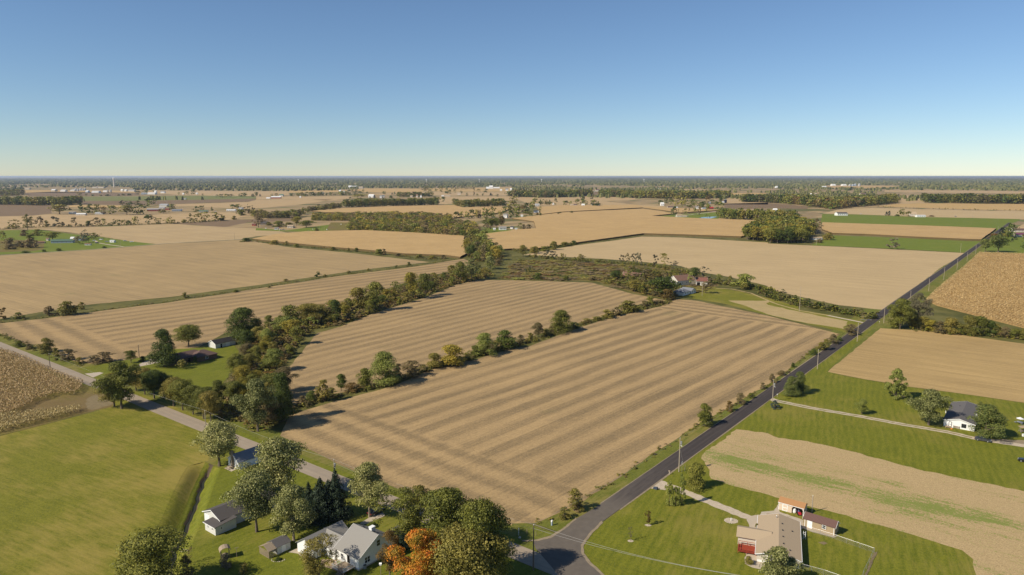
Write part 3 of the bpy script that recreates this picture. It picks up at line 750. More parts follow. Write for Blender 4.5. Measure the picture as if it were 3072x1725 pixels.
def ordinal(i):
    if i >= 99: return 'hundred and ' + ordinal(i - 100) if i > 99 else 'hundredth'
    if i < 20: return ORD[i]
    tens = ['twenty', 'thirty', 'forty', 'fifty', 'sixty', 'seventy', 'eighty', 'ninety'][(i + 1) // 10 - 2]
    u = (i + 1) % 10
    if u == 0: return {'twenty': 'twentieth', 'thirty': 'thirtieth', 'forty': 'fortieth', 'fifty': 'fiftieth', 'sixty': 'sixtieth', 'seventy': 'seventieth', 'eighty': 'eightieth', 'ninety': 'ninetieth'}[tens]
    return tens + '-' + ORD[u - 1]
LOOK = {'dark': 'dark green', 'mid': 'mid green', 'olive': 'olive green', 'pale': 'pale silvery green', 'light': 'light green', 'yellow': 'yellowing', 'orange': 'orange', 'rust': 'rusty brown',
        'brown': 'bare brownish', 'spruce': 'dark needled', 'pine': 'green needled', 'blue': 'blue green', 'bare': 'nearly bare'}
def lod_for(y): return 0 if y < 420 else (1 if y < 1300 else 2)
def pxtree(c, bx, by, ty, w, shape, mat, label=None, name='tree', cat='tree', group=None, bark=None, minh=0.6):
    """a tree whose foot, top and spread are read off the photograph"""
    px, py = c(bx, by); _, pty = c(bx, ty)
    X, Y = gnd(px, py); h = max(minh, height(px, py, pty))
    W = w * c.k * math.hypot(Y, CAM_H) / FPX
    return tree(name, X, Y, h, W, shape, mat, label or '', cat, group, lod_for(Y), bark=bark)
def row(c, items, where, group, name='tree', cat='tree', frm='', sort=True):
    """a row of trees: each is told apart by its look and its place along the row"""
    items = sorted(items, key=lambda q: q[0]) if sort else items
    for i, q in enumerate(items):
        bx, by, ty, w, shape, mat = q[:6]
        nm = name
        noun = cat
        if shape in ('bush', 'scrub') : nm, noun = 'shrub', 'shrub'
        if shape in ('spruce', 'cone') and mat in ('spruce', 'pine', 'blue'): nm, noun = 'conifer', 'conifer'
        pxtree(c, bx, by, ty, w, shape, mat, f'{LOOK[mat]} {noun}, {ordinal(i)} {where}{frm}', nm, noun, group)

# --- hand placed trees around the houses at the front
def one(c, bx, by, ty, w, shape, mat, label, name='tree', cat=None, group=None, bark=None):
    return pxtree(c, bx, by, ty, w, shape, mat, label, name, cat or name.replace('_', ' '), group, bark)
one(B0, 1530, 1640, 1050, 620, 'broad', 'mid', 'wide green tree overhanging the lower end of the ditch')
one(B0, 2205, 352, -75, 450, 'broad', 'pale', 'pale leafy tree at the head of the ditch by the small cottage', bark=m_bark)
one(B1, 240, 725, 80, 530, 'broad', 'pale', 'tall spreading tree hiding the roof of the small cottage with stone chimney')
one(D4, 965, 985, 350, 490, 'broad', 'pale', 'broad tree leaning over the low grey outbuilding with lean-to')
one(B1, 380, 1100, 555, 430, 'oval', 'pale', 'silver leafed tree with pale trunk behind the lattice garden shed', bark=m_barkpale)
one(B1, 655, 900, 445, 340, 'spruce', 'spruce', 'broad dark spruce directly behind the silver leafed tree', 'spruce_tree')
one(B1, 810, 870, 365, 320, 'spruce', 'spruce', 'tallest dark spruce with its tip against the county road', 'spruce_tree')
one(B1, 535, 780, 495, 170, 'spruce', 'spruce', 'small dark spruce tucked behind the silver leafed tree', 'spruce_tree')
one(B1, 735, 830, 470, 260, 'spruce', 'spruce', 'dark spruce squeezed between the two taller spruces', 'spruce_tree')
one(B1, 1140, 865, 325, 380, 'oval', 'pale', 'tall cottonwood beside the white house driveway', bark=m_barkpale)
one(B1, 1500, 1085, 580, 480, 'airy', 'mid', 'leaning open crowned tree in front of the white house', bark=m_barkpale)
one(B1, 1640, 960, 555, 330, 'airy', 'olive', 'slender airy tree at the roadside beyond the leaning tree')
one(B1, 1930, 1230, 590, 560, 'broad', 'mid', 'big dark tree overhanging the stubble edge near the junction')
one(B1, 2276, 1475, 690, 470, 'broad', 'mid', 'tall broad tree whose shade falls across the road junction')
one(B1, 2130, 1640, 1010, 640, 'broad', 'olive', 'large tree in the yard corner shading the road junction')
one(B1, 2420, 1560, 1090, 380, 'broad', 'mid', 'shaded tree between the yard corner and the junction pole')
one(B1, 1850, 1480, 1010, 330, 'broad', 'mid', 'green tree pressed against the orange maple')
one(B1, 1640, 1640, 1010, 460, 'oval', 'orange', 'bright orange maple in the front yard of the white house', 'maple_tree', 'tree')
one(B1, 1345, 1490, 1010, 260, 'airy', 'rust', 'half bare rusty tree at the gable end of the white house')
one(B1, 1440, 1180, 1040, 190, 'bush', 'spruce', 'rounded dark yew beside the front wing of the white house', 'shrub')
one(B1, 635, 1500, 1075, 380, 'airy', 'olive', 'thin young tree before the breezeway of the white house', bark=m_bark)
one(B1, 1165, 960, 915, 95, 'bush', 'dark', 'clipped dark bush beside the white house driveway', 'shrub')
one(B0, 2330, 245, 195, 70, 'bush', 'spruce', 'dark round bush at the wall of the small cottage', 'shrub')
one(B0, 1905, 1330, 1165, 110, 'sparse', 'brown', 'thin reddish shrub beside the stone pile near the ditch', 'shrub')
one(B0, 2260, 1375, 1240, 140, 'scrub', 'bare', 'tuft of tall tan ornamental grass by the wishing well', 'ornamental_grass')
one(B0, 2450, 1420, 1330, 110, 'scrub', 'olive', 'small olive garden shrub on the yard lawn', 'shrub')
one(B0, 1880, 1500, 1260, 150, 'scrub', 'brown', 'brown thorny shrub in tree shade near the ditch', 'shrub')
# shade tree row along the county road
_r = [(1368, 908, 650, 230, 'oval', 'mid'), (1455, 948, 690, 220, 'broad', 'olive'), (1550, 990, 705, 270, 'broad', 'dark'), (1645, 975, 740, 220, 'oval', 'mid'), (1745, 1068, 780, 240, 'broad', 'olive'),
      (1835, 1108, 800, 240, 'broad', 'mid'), (1940, 1150, 860, 220, 'oval', 'mid'), (2045, 1195, 890, 230, 'broad', 'mid'), (2118, 1222, 920, 200, 'broad', 'olive')]
row(M0, _r, 'in the avenue along the county road', 'avenue trees along the county road')
one(M0, 1222, 1092, 625, 400, 'oval', 'mid', 'tall double trunked tree on the corn field side of the county road')
one(M0, 1150, 1075, 740, 290, 'oval', 'olive', 'shorter tree sharing the foot of the tall double trunked tree')
# brick house yard
one(D7, 745, 755, 62, 560, 'mound', 'dark', 'large dark maple in front of the brick ranch house')
one(D7, 1200, 385, -30, 510, 'broad', 'mid', 'round crowned tree behind the brick ranch house')
one(D7, 2270, 260, -360, 720, 'mound', 'dark', 'biggest dark tree at the field edge beyond the black roofed shed')
one(D7, 1080, 812, 655, 175, 'broad', 'olive', 'small round tree alone on the brick house lawn')
one(D7, 85, 700, 465, 240, 'flat', 'mid', 'flat topped small tree beside the lawn entrance')
one(D7, 310, 670, 570, 130, 'bush', 'dark', 'dark yard bush beside the brick house driveway', 'shrub')
one(D7, 1555, 640, 575, 70, 'bush', 'yellow', 'yellow bush against the brick house wall', 'shrub')
one(D7, 1330, 690, 570, 110, 'bush', 'dark', 'dark foundation shrub at the brick house corner', 'shrub')
one(D7, 1110, 720, 640, 90, 'bush', 'dark', 'low dark shrub in the maple shade by the brick house', 'shrub')
# roadside scrub at the lower edge of the narrow field
row(M0, [(30, 190, 95, 90, 'sparse', 'rust'), (185, 190, 125, 110, 'scrub', 'mid'), (500, 160, 60, 130, 'scrub', 'brown'), (690, 150, 12, 175, 'bush', 'olive'), (825, 95, 20, 60, 'scrub', 'olive')],
    'along the weedy strip between the far stubble fields', 'scrub in the strip between stubble fields')
row(M0, [(190, 470, 410, 95, 'bush', 'mid'), (290, 490, 440, 100, 'scrub', 'brown'), (465, 525, 385, 150, 'bush', 'olive'), (560, 560, 480, 100, 'scrub', 'olive'), (690, 605, 490, 150, 'scrub', 'brown'), (800, 640, 575, 100, 'scrub', 'olive'),
         (930, 625, 560, 110, 'scrub', 'bare'), (1045, 625, 520, 210, 'scrub', 'brown')], 'along the county road bank below the narrow field', 'scrub on the county road bank')
row(T0, [(2370, 1260, 1235, 60, 'bush', 'mid'), (1860, 1320, 1262, 70, 'scrub', 'olive')], 'standing out of the long weedy field strip', 'shrubs on the long field strip')
row(T1, [(135, 1215, 1195, 40, 'scrub', 'olive'), (300, 1150, 1125, 60, 'scrub', 'olive'), (618, 1110, 1062, 65, 'flat', 'dark'), (695, 1105, 1080, 40, 'bush', 'olive'), (935, 1070, 1045, 50, 'scrub', 'olive'), (1130, 1045, 1020, 45, 'scrub', 'olive'),
         (1410, 1015, 990, 40, 'scrub', 'dark'), (1535, 992, 958, 45, 'bush', 'dark')], 'toward the creek on the weedy strip', 'shrubs on the long field strip')
# hedgerow that splits the big field
row(M1, [(470, 1060, 960, 110, 'scrub', 'brown'), (555, 1015, 912, 120, 'bush', 'dark'), (680, 1015, 805, 190, 'scrub', 'olive'), (760, 970, 880, 120, 'scrub', 'olive'), (856, 915, 745, 110, 'oval', 'dark'), (960, 920, 830, 150, 'scrub', 'rust'), (1095, 865, 688, 165, 'bush', 'mid'),
         (1292, 850, 525, 330, 'mound', 'light'), (1430, 800, 640, 120, 'scrub', 'brown'), (1560, 765, 610, 230, 'scrub', 'brown'), (1680, 720, 650, 140, 'scrub', 'olive'), (1790, 680, 535, 175, 'bush', 'olive'), (1965, 655, 455, 280, 'bush', 'yellow'),
         (2120, 610, 530, 110, 'scrub', 'olive'), (2200, 560, 460, 120, 'bush', 'mid'), (2295, 550, 335, 250, 'mound', 'light'), (2415, 510, 410, 100, 'scrub', 'olive'), (2510, 490, 305, 210, 'bush', 'dark')],
    'along the near half of the dividing hedgerow', 'trees and shrubs of the field dividing hedgerow')
row(M2, [(90, 440, 350, 110, 'scrub', 'brown'), (180, 405, 330, 110, 'scrub', 'olive'), (262, 375, 228, 115, 'oval', 'brown'), (345, 355, 290, 120, 'scrub', 'olive'), (395, 320, 255, 70, 'scrub', 'brown'), (492, 322, 105, 240, 'mound', 'mid'), (620, 285, 225, 120, 'scrub', 'dark'),
         (760, 225, 185, 110, 'scrub', 'olive'), (860, 205, 165, 110, 'scrub', 'olive'), (960, 180, 100, 150, 'scrub', 'olive'), (1050, 155, 70, 130, 'scrub', 'brown'), (1180, 120, 8, 210, 'bush', 'olive'), (1330, 60, 10, 100, 'scrub', 'brown'), (1388, 45, -35, 95, 'bush', 'mid'), (1480, 40, 0, 130, 'scrub', 'brown')],
    'on the far half of the dividing hedgerow', 'trees and shrubs on the far half of the hedgerow')
# right side of the asphalt road
one(M3, 225, 965, 770, 170, 'mound', 'pine', 'front pine of the pair close to the asphalt road', 'pine_tree')
one(M3, 310, 935, 722, 160, 'mound', 'pine', 'taller back pine of the pair close to the asphalt road', 'pine_tree')
one(M3, 1288, 988, 695, 225, 'cone', 'light', 'tall cone shaped pale tree alone on the roadside lawn')
one(M3, 942, 1148, 995, 120, 'oval', 'light', 'small yellow green tree alone on the roadside lawn')
one(M3, 70, 1088, 1008, 100, 'cone', 'blue', 'small blue spruce at the mouth of the gravel driveway', 'spruce_tree')
one(M3, 1612, 1258, 905, 350, 'oval', 'pale', 'grey green tree shading the gable of the low white house')
one(D2, 1175, 880, 238, 780, 'mound', 'pine', 'huge rounded pine standing over the parked grey car', 'pine_tree')
one(D2, 1060, 262, 165, 120, 'cone', 'pine', 'little cedar behind the low white house', 'cedar_tree', 'tree')
one(M2, 1932, 1262, 1045, 160, 'bush', 'mid', 'leafy green shrub on the road bank opposite the straw strip', 'shrub')
row(M2, [(1990, 1240, 1160, 90, 'scrub', 'brown'), (2180, 1115, 1015, 100, 'scrub', 'rust'), (2290, 1040, 935, 130, 'scrub', 'brown'), (2400, 985, 935, 70, 'bush', 'mid'), (2515, 890, 830, 80, 'scrub', 'brown')], 'on the asphalt bank opposite the ranch lawn', 'brush on the asphalt road bank')
row(M3, [(40, 830, 740, 80, 'scrub', 'brown'), (135, 755, 708, 85, 'bush', 'brown'), (250, 675, 630, 45, 'bush', 'dark'), (452, 550, 490, 80, 'bush', 'dark'), (530, 505, 425, 80, 'scrub', 'olive'), (575, 500, 395, 120, 'scrub', 'olive'), (650, 440, 345, 110, 'scrub', 'brown'), (720, 410, 375, 60, 'scrub', 'dark'), (825, 348, 245, 150, 'scrub', 'brown')],
    'along the asphalt bank near the farm lane', 'brush on the asphalt road bank near the farm lane')
row(B2, [(520, 880, 770, 130, 'scrub', 'olive'), (632, 800, 585, 170, 'scrub', 'olive'), (640, 790, 690, 150, 'scrub', 'brown')], 'on the field corner close to the junction', 'brush at the field corner')
one(B2, 1845, 575, 328, 210, 'bush', 'mid', 'rounded shrub beside the pole with the white sign', 'shrub')
row(B2, [(1580, 748, 505, 95, 'column', 'light'), (1640, 752, 560, 85, 'column', 'light'), (1692, 745, 428, 95, 'column', 'light')], 'of the narrow poplars beside the ranch driveway', 'narrow poplars beside the ranch driveway', 'poplar_tree')
one(B2, 1368, 945, 800, 60, 'airy', 'rust', 'reddish sapling with a gravel ring on the ranch lawn', 'sapling')
one(B2, 1190, 1104, 962, 75, 'sparse', 'bare', 'bare grey sapling with a gravel ring on the ranch lawn', 'sapling')
one(D1, 800, 1640, 960, 560, 'bush', 'pale', 'large leafy shrub against the ranch gable', 'shrub')
one(D1, 1000, 1560, 1140, 280, 'bush', 'pale', 'second leafy shrub against the ranch gable, close to the white downspout', 'shrub')
one(D1, 275, 1255, 1115, 135, 'bush', 'olive', 'small shrub in the gravel beside the red deck', 'shrub')
one(D1, 410, 690, 535, 80, 'bush', 'olive', 'upright shrub between the porch roof and ranch wall', 'shrub')
# hedge beside the standing corn
_r = [(1325, 290, -10, 250, 'oval', 'mid'), (1270, 280, 150, 130, 'bush', 'mid'), (1500, 260, -70, 250, 'airy', 'bare'), (1450, 270, 120, 160, 'bush', 'olive')]
_r += [(1560, 290, 170, 150, 'bush', 'olive'), (1640, 310, 200, 140, 'bush', 'yellow'), (1730, 330, 215, 150, 'scrub', 'brown'), (1830, 340, 180, 170, 'bush', 'olive'), (1930, 345, 240, 130, 'bush', 'mid'), (2010, 350, 160, 170, 'bush', 'olive'), (2120, 355, 165, 180, 'bush', 'mid'),
       (2230, 360, 210, 140, 'bush', 'dark'), (2290, 365, 240, 110, 'scrub', 'olive'), (2380, 375, 270, 130, 'scrub', 'brown'), (2480, 385, 290, 150, 'bush', 'mid'), (2565, 395, 290, 120, 'bush', 'olive')]
row(M3, _r, 'in the hedge below the standing corn', 'hedge trees and shrubs below the standing corn')

# ------------------------------------------------------------------ crops, thickets, woods
def sample_poly(P, spacing, seed=0, jitter=.42):
    g = np.random.default_rng(seed)
    xs = [p[0] for p in P]; ys = [p[1] for p in P]
    gx, gy = np.meshgrid(np.arange(min(xs), max(xs), spacing), np.arange(min(ys), max(ys), spacing))
    gx = gx.ravel() + g.uniform(-jitter, jitter, gx.size) * spacing; gy = gy.ravel() + g.uniform(-jitter, jitter, gy.size) * spacing
    m = inside(P, gx, gy)
    return np.stack([gx[m], gy[m]], 1)
def set_tint(me, vals):
    a = me.attributes.new('tint', 'FLOAT', 'POINT'); a.data.foreach_set('value', np.asarray(vals, np.float32))
_unitc = {}
def unit_crown(shape, n, var, k):
    key = (shape, n, var)
    if key not in _unitc:
        st, base, ncl, clr, gap, ls, nl = SHAPES[shape]
        g = np.random.default_rng(77 + var * 13 + n)
        C, Nn, cs = crown_pts(st, n, g, base * .3, max(10, ncl // 2), (clr[0] * 1.25, clr[1] * 1.25), 0)
        _unitc[key] = leaf_quads(C, Nn, (ls + .008) * k * 1.65 * g.uniform(.7, 1.3, len(C)), .72, g)
    return _unitc[key]
def mass(name, plants, label=None, cat=None):
    """plants: (x, y, h, w, shape, leaves, sizefactor, mat, tint) joined into one body of vegetation"""
    by = {}
    for p in plants: by.setdefault(p[7], []).append(p)
    Vs, Ti, mi = [], [], []
    for k, (mt, ps) in enumerate(by.items()):
        for x, y, h, w, sh, n, sf, _m, ti in ps:
            V = unit_crown(sh, n, random.randrange(5), sf); a = random.uniform(0, 6.28); c, s = math.cos(a), math.sin(a)
            Q = np.empty_like(V); Q[:, 0] = (V[:, 0] * c - V[:, 1] * s) * w + x; Q[:, 1] = (V[:, 0] * s + V[:, 1] * c) * w + y; Q[:, 2] = V[:, 2] * h
            Vs.append(Q); Ti.append(np.full(len(Q), ti)); mi.append(np.full(len(Q) // 4, k))
    V = np.concatenate(Vs); me = np_mesh(name, V, quads(len(V) // 4)); set_tint(me, np.concatenate(Ti))
    for mt in by: me.materials.append(LM[mt])
    me.polygons.foreach_set('material_index', np.concatenate(mi).astype(np.int32))
    o = link_mesh(name, me); kind(o, 'stuff')
    if label: o['label'] = label
    if cat: o['category'] = cat
    return o
WMIX = ['mid', 'mid', 'olive', 'dark', 'olive', 'mid', 'dark', 'brown']
def wood(name, P, spacing, h, leaves=140, sf=2.6, mats=WMIX, seed=0, wk=1.25, label=None, shapes=('broad', 'oval', 'broad', 'airy')):
    q = sample_poly(P, spacing, seed); g = random.Random(seed)
    pl = []
    if P[0][1] > 1500: h = (h[0] * 1.3, h[1] * 1.4); wk *= 1.2
    for x, y in q:
        hh = g.uniform(*h); w = spacing * g.uniform(1.0, 1.5) * wk
        pl.append((x, y, hh, min(w, hh * 1.3), g.choice(shapes), leaves, sf, g.choice(mats), g.uniform(-.25, .3)))
    return mass(name, pl, label, 'woodland')
def deep(line, depth):
    """front line of a wood plus its depth away from the viewer"""
    back = []
    for x, y in line:
        l = math.hypot(x, y); back.append((x * (l + depth) / l, y * (l + depth) / l))
    return list(line) + back[::-1]
def brush(name, path, width, h, dens, mats, seed=0, label='low weedy brush'):
    g = random.Random(seed); pl = []
    for a, b in zip(path, path[1:]):
        L = math.hypot(b[0] - a[0], b[1] - a[1]); n = max(1, int(L * width * dens)); nx, ny = -(b[1] - a[1]) / L, (b[0] - a[0]) / L
        for _ in range(n):
            t = g.random(); d = g.gauss(0, .3) * width
            hh = g.uniform(*h) * (0.6 + .4 * math.sin(t * L * .21 + seed) ** 2)
            pl.append((a[0] + (b[0] - a[0]) * t + nx * d, a[1] + (b[1] - a[1]) * t + ny * d, hh, g.uniform(1.2, 2.6) * max(1, hh * .7), 'scrub', 60 if math.hypot(*a) < 420 else 26, 2.0 if math.hypot(*a) < 420 else 3.2, g.choice(mats), g.uniform(-.3, .35)))
    return mass(name, pl, label, 'brush')
BM = ['brown', 'olive', 'brown', 'mid', 'olive', 'rust']

def corn_plants(name, P, rowdir, dr, dp, h, mat, label, nq=3, jit=.35, w=.55, gapn=None):
    g = np.random.default_rng(len(P))
    c, s = math.cos(R(rowdir)), math.sin(R(rowdir))
    A = np.array(P); u = A @ np.array([c, s]); v = A @ np.array([-s, c])
    gu, gv = np.meshgrid(np.arange(u.min(), u.max(), dp), np.arange(v.min(), v.max(), dr))
    gu = gu.ravel() + g.uniform(-.5, .5, gu.size) * dp; gv = gv.ravel() + g.normal(size=gv.size) * dr * jit * .3
    x = gu * c - gv * s; y = gu * s + gv * c
    m = inside(P, x, y); x, y = x[m], y[m]
    if gapn:
        q = np.sin(x * .21 + 1.3) * np.cos(y * .17) + g.normal(size=len(x)) * .35
        x, y = x[q < gapn], y[q < gapn]
    n = len(x); Vs = []
    for k in range(nq):
        # drooping blades: each a tilted quad in the upper part of the plant
        z = h * (g.uniform(.45, 1.0, n) if k else g.uniform(.85, 1.05, n))
        Nn = unit(np.stack([g.normal(size=n) * .75, g.normal(size=n) * .75, np.full(n, .8)], 1))
        C = np.stack([x + g.normal(size=n) * w * .25, y + g.normal(size=n) * w * .25, z], 1)
        Vs.append(leaf_quads(C, Nn, w * g.uniform(1.1, 2.0, n), .55, g))
    V = np.concatenate(Vs); me = np_mesh(name, V, quads(len(V) // 4)); me.materials.append(mat)
    o = link_mesh(name, me); kind(o, 'stuff'); o['label'] = label; o['category'] = 'corn'
    return o
def blade(name, *c): return leafmat(name, cols(*c), trans=.25, hue_vary=0)
m_corn = blade('corn_dry', (0.27, 0.175, 0.07), (0.45, 0.305, 0.14), (0.62, 0.455, 0.24))
m_corn2 = blade('corn_gold_blades', (0.4, 0.27, 0.115), (0.55, 0.38, 0.17), (0.68, 0.49, 0.25))
m_stalk_shade = plain('corn_stalks_shaded', (0.13, 0.09, 0.04), .95, .1, 0, .4, 1.5)  # stalk brown, with the shade among the stalks darkened into the colour
def slab_crop(name, P, h, mat, z0=0.0):
    """standing crop too far away to tell the plants apart: a thick uneven mat with cut sides"""
    P = rough(P, 9.0, .5, 5); n = len(P)
    loops = [[Vector((x, y, 0)) for x, y in P]]
    V = [(x, y, h) for x, y in P] + [(x, y, z0) for x, y in P]
    F = []
    area = sum(P[i][0] * P[(i + 1) % n][1] - P[(i + 1) % n][0] * P[i][1] for i in range(n))
    for a, b, c in tessellate_polygon(loops):
        cr = (V[b][0] - V[a][0]) * (V[c][1] - V[a][1]) - (V[b][1] - V[a][1]) * (V[c][0] - V[a][0])
        F.append((a, b, c) if cr > 0 else (a, c, b))
    for i in range(n):
        j = (i + 1) % n
        q = (i, n + i, n + j, j) if area > 0 else (j, n + j, n + i, i)
        F += [(q[0], q[1], q[2]), (q[0], q[2], q[3])]
    me = np_mesh(name, V, F); me.materials.append(mat); me.materials.append(m_stalk_shade)
    me.polygons.foreach_set('material_index', [0] * (len(F) - 2 * n) + [1] * (2 * n))
    o = link_mesh(name, me)
    return kind(o, 'stuff')
C4A = pts(M0, (-700, 380), (0, 515), (230, 590), (470, 700), (700, 800), (850, 850), (800, 930), (740, 970), (560, 960), (480, 1000), (370, 1030), (250, 1100), (120, 1160), (0, 1190), (-800, 1330))
C4B = pts(M0, (-700, 1330), (0, 1180), (200, 1165), (500, 1130), (800, 1095), (830, 1125), (500, 1215), (0, 1340), (-800, 1520))
corn_plants('corn_crop', C4A, U, .8, .4, 2.4, m_corn, 'dry standing corn in the field corner beside the county road', 3, w=.36, gapn=1.25)
corn_plants('corn_crop', C4B, U, .8, .4, 2.2, m_corn, 'narrow band of dry corn along the mown hay lawn', 3, w=.36, gapn=1.1)
corn_plants('corn_crop', C3, U - 8, 2.0, .45, 2.3, m_corn2, 'golden standing corn in rows beside the asphalt road', 3, jit=.25, w=.46)
slab_crop('corn_crop', C1, 2.2, m_gold)
sheet('crop_ground', C3, LV + .03, m_gold2, 0.2)
slab_crop('corn_crop', C2, 2.3, m_gold); slab_crop('corn_crop', C2B, 2.3, m_gold)
slab_crop('corn_crop', pts(T3, (543, 570), (1200, 592), (1700, 608), (2290, 632), (2200, 700), (2140, 745), (2030, 742), (1500, 718), (970, 690), (650, 680), (542, 640)), 2.3, m_gold)
slab_crop('corn_crop', pts(T1, (560, 452), (870, 424), (1300, 406), (1840, 392), (1990, 392), (2080, 416), (2480, 405), (2560, 425), (2450, 470), (2000, 520), (1900, 540), (1500, 492), (1000, 470), (700, 466)), 2.3, m_gold)
# fields of the open country behind
def far(name, mat, *a): sheet(name, pts(*a), LV + .01, mat, 1.5, 40.0)
m_tanf = stubble('stubble_distant', (0.48, 0.335, 0.17), (0.34, 0.235, 0.115), -38.0, 60.0, 0.15, streak=.6, patch=.4)
m_goldf = corn_mat('corn_distant', (0.34, 0.215, 0.085), (0.53, 0.36, 0.15), -38.0, 12.0, .15)
m_past = grass('pasture_distant', (0.13, 0.14, 0.035), (0.2, 0.2, 0.07), (0.28, 0.22, 0.1), U, 0, 9.0, .5)
far('pasture', m_past, T0, (700, 300), (1300, 298), (1900, 290), (2571, 296), (2571, 320), (1800, 335), (1300, 345), (830, 343), (740, 325))
far('tilled_field', m_brown, T0, (830, 345), (1500, 342), (2571, 320), T1, (0, 318), (0, 330), T0, (2500, 352), (1750, 375), (1200, 385), (840, 378))
far('tilled_field', m_brown, T0, (-200, 378), (250, 385), (520, 392), (520, 470), (330, 490), (0, 500), (-300, 500))
far('stubble_field', m_goldf, T0, (690, 388), (1220, 390), (1200, 410), (900, 412), (700, 408))
far('stubble_field', m_tanf, T0, (1700, 378), (2500, 356), T1, (0, 335), (560, 330), (900, 332), (700, 345), (450, 380), (100, 410), (0, 420), T0, (2400, 420), (2000, 400), (1750, 398))
far('stubble_field', m_tanf, T0, (-300, 505), (0, 500), (330, 492), (560, 478), (1200, 492), (1460, 484), (2300, 455), (2571, 480), (2300, 530), (1900, 555), (1000, 595), (240, 605), (0, 625), (-300, 625))
far('tilled_field', m_brown, T0, (240, 262), (520, 252), (1400, 262), (1400, 292), (700, 298), (300, 300))
far('stubble_field', m_goldf, T0, (240, 236), (520, 236), (1450, 244), (1400, 262), (260, 260))
far('stubble_field', m_tanf, T0, (1500, 240), (2571, 246), T1, (330, 246), (330, 285), (0, 298), T0, (2571, 298), (1900, 288), (1460, 262))
far('stubble_field', m_goldf, T1, (330, 240), (920, 236), (920, 252), (470, 262), (330, 262))
far('stubble_field', m_tanf, T1, (0, 300), (480, 298), (930, 296), (960, 318), (700, 338), (560, 330), (200, 330), (0, 330))
far('stubble_field', m_goldf, T1, (950, 228), (1100, 218), (1680, 222), (1680, 250), (1420, 262), (960, 255))
far('stubble_field', m_tanf, T1, (1000, 282), (1420, 262), (1700, 250), (1950, 255), (2571, 255), (2571, 285), (1900, 290), (1400, 282))
far('stubble_field', m_goldf, T1, (1640, 218), (2571, 208), (2571, 250), (1950, 252), (1700, 245))
far('stubble_field', m_tanf, T1, (1840, 300), (2571, 300), T2, (0, 320), (0, 345), T1, (2571, 350), (2500, 345), (2100, 330), (1900, 380), (1830, 372))
far('stubble_field', m_tanf, T2, (0, 308), (600, 306), (790, 290), (880, 290), (1240, 315), (1240, 330), (900, 345), (1180, 375), (880, 392), (480, 395), (210, 395), (100, 345))
far('tilled_field', m_brown, T2, (790, 250), (900, 252), (880, 290), (790, 288))
far('stubble_field', m_tanf, T2, (880, 388), (1170, 378), (1500, 392), (1560, 412), (1200, 392))
far('stubble_field', m_tanf, T2, (2180, 290), (2550, 290), (2320, 330), (2320, 358), (2571, 362), (2571, 380), (2140, 378), (2140, 330))
far('tilled_field', m_brown, T2, (2130, 372), (2571, 362), T3, (0, 365), (400, 398), (400, 425), (0, 415), T2, (2571, 415), (2300, 430), (2130, 408))
far('stubble_field', m_goldf, T2, (2180, 264), (2550, 264), (2545, 290), (2180, 290))
far('stubble_field', m_tanf, T2, (1700, 226), (2190, 232), (2180, 252), (1720, 246))
far('stubble_field', m_f6, T3, (545, 470), (700, 432), (1050, 413), (1400, 425), (2050, 440), (2900, 452), (3000, 545), (2571, 527), (1500, 503), (900, 478))
far('stubble_field', m_goldf, T3, (1100, 400), (1250, 378), (1560, 368), (2571, 376), (3000, 380), (3000, 448), (2571, 440), (2050, 430), (1700, 418))
far('stubble_field', m_tanf, T3, (1170, 290), (1570, 290), (1570, 365), (1290, 375), (1290, 330))
far('stubble_field', m_tanf, T3, (1170, 236), (2000, 240), (2571, 248), (3000, 250), (3000, 275), (2571, 270), (1900, 262), (1170, 255))
far('stubble_field', m_goldf, T3, (560, 192), (830, 190), (1150, 190), (1320, 195), (1150, 215), (700, 218))
far('stubble_field', m_tanf, T3, (2471, 640), (2571, 575), (3000, 520), (3200, 640), (2571, 625))

# creek corridor: every tree of it a tree
S1 = pts(M0, (2380, 390), (2571, 350), M1, (290, 275), (560, 262), (560, 310), (400, 500), (270, 640), (215, 760), (300, 940), (330, 1120), (180, 1300), (-40, 1320), M0, (2360, 1250), (2200, 1180), (2160, 1010), (2300, 910), (2360, 760), (2460, 560))
S2 = pts(M1, (0, 325), (310, 190), (790, 40), T1, (1010, 1370), (1300, 1270), (1620, 1165), (2010, 1070), (2220, 1000), (2400, 1095), (2230, 1138), (2000, 1185), (1700, 1305), M1, (1590, 0), (1100, 158), (860, 255), (640, 285))
def thicket(P, spacing, hts, seed, where, group, treefrac=.72, mats=('olive', 'mid', 'mid', 'dark', 'olive', 'yellow', 'mid', 'brown', 'light')):
    q = sample_poly(P, spacing, seed); q = q[np.argsort(q[:, 1])]; g = random.Random(seed); n = {'tree': 0, 'shrub': 0}
    for x, y in q:
        isT = g.random() < treefrac; nm = 'tree' if isT else 'shrub'
        h = g.uniform(*hts) * (1 if isT else .5); w = h * g.uniform(.72, 1.05) if isT else h * g.uniform(1.1, 1.5)
        m = g.choice(mats) if isT else g.choice(('brown', 'olive', 'mid', 'mid', 'olive'))
        sh = g.choice(('broad', 'oval', 'broad', 'airy')) if isT else g.choice(('bush', 'scrub'))
        tree(nm, x, y, h, w, sh, m, f'{LOOK[m]} {nm}, {ordinal(n[nm])} {where}', nm, group, lod_for(y) if y < 360 else (1 if y < 1000 else 2)); n[nm] += 1
one(M1, 20, 1320, 800, 360, 'oval', 'pale', 'silvery cottonwood where the creek trees reach the county road')
one(M1, 275, 1210, 740, 250, 'mound', 'dark', 'dark green tree at the lower field corner of the creek trees')
thicket(S1, 9.0, (6, 10.5), 21, 'up through the lower creek thicket', 'lower creek thicket')
thicket(S2, 9.4, (4.5, 9), 22, 'going up the creek between the stubble fields', 'creek trees between the stubble fields', .5)
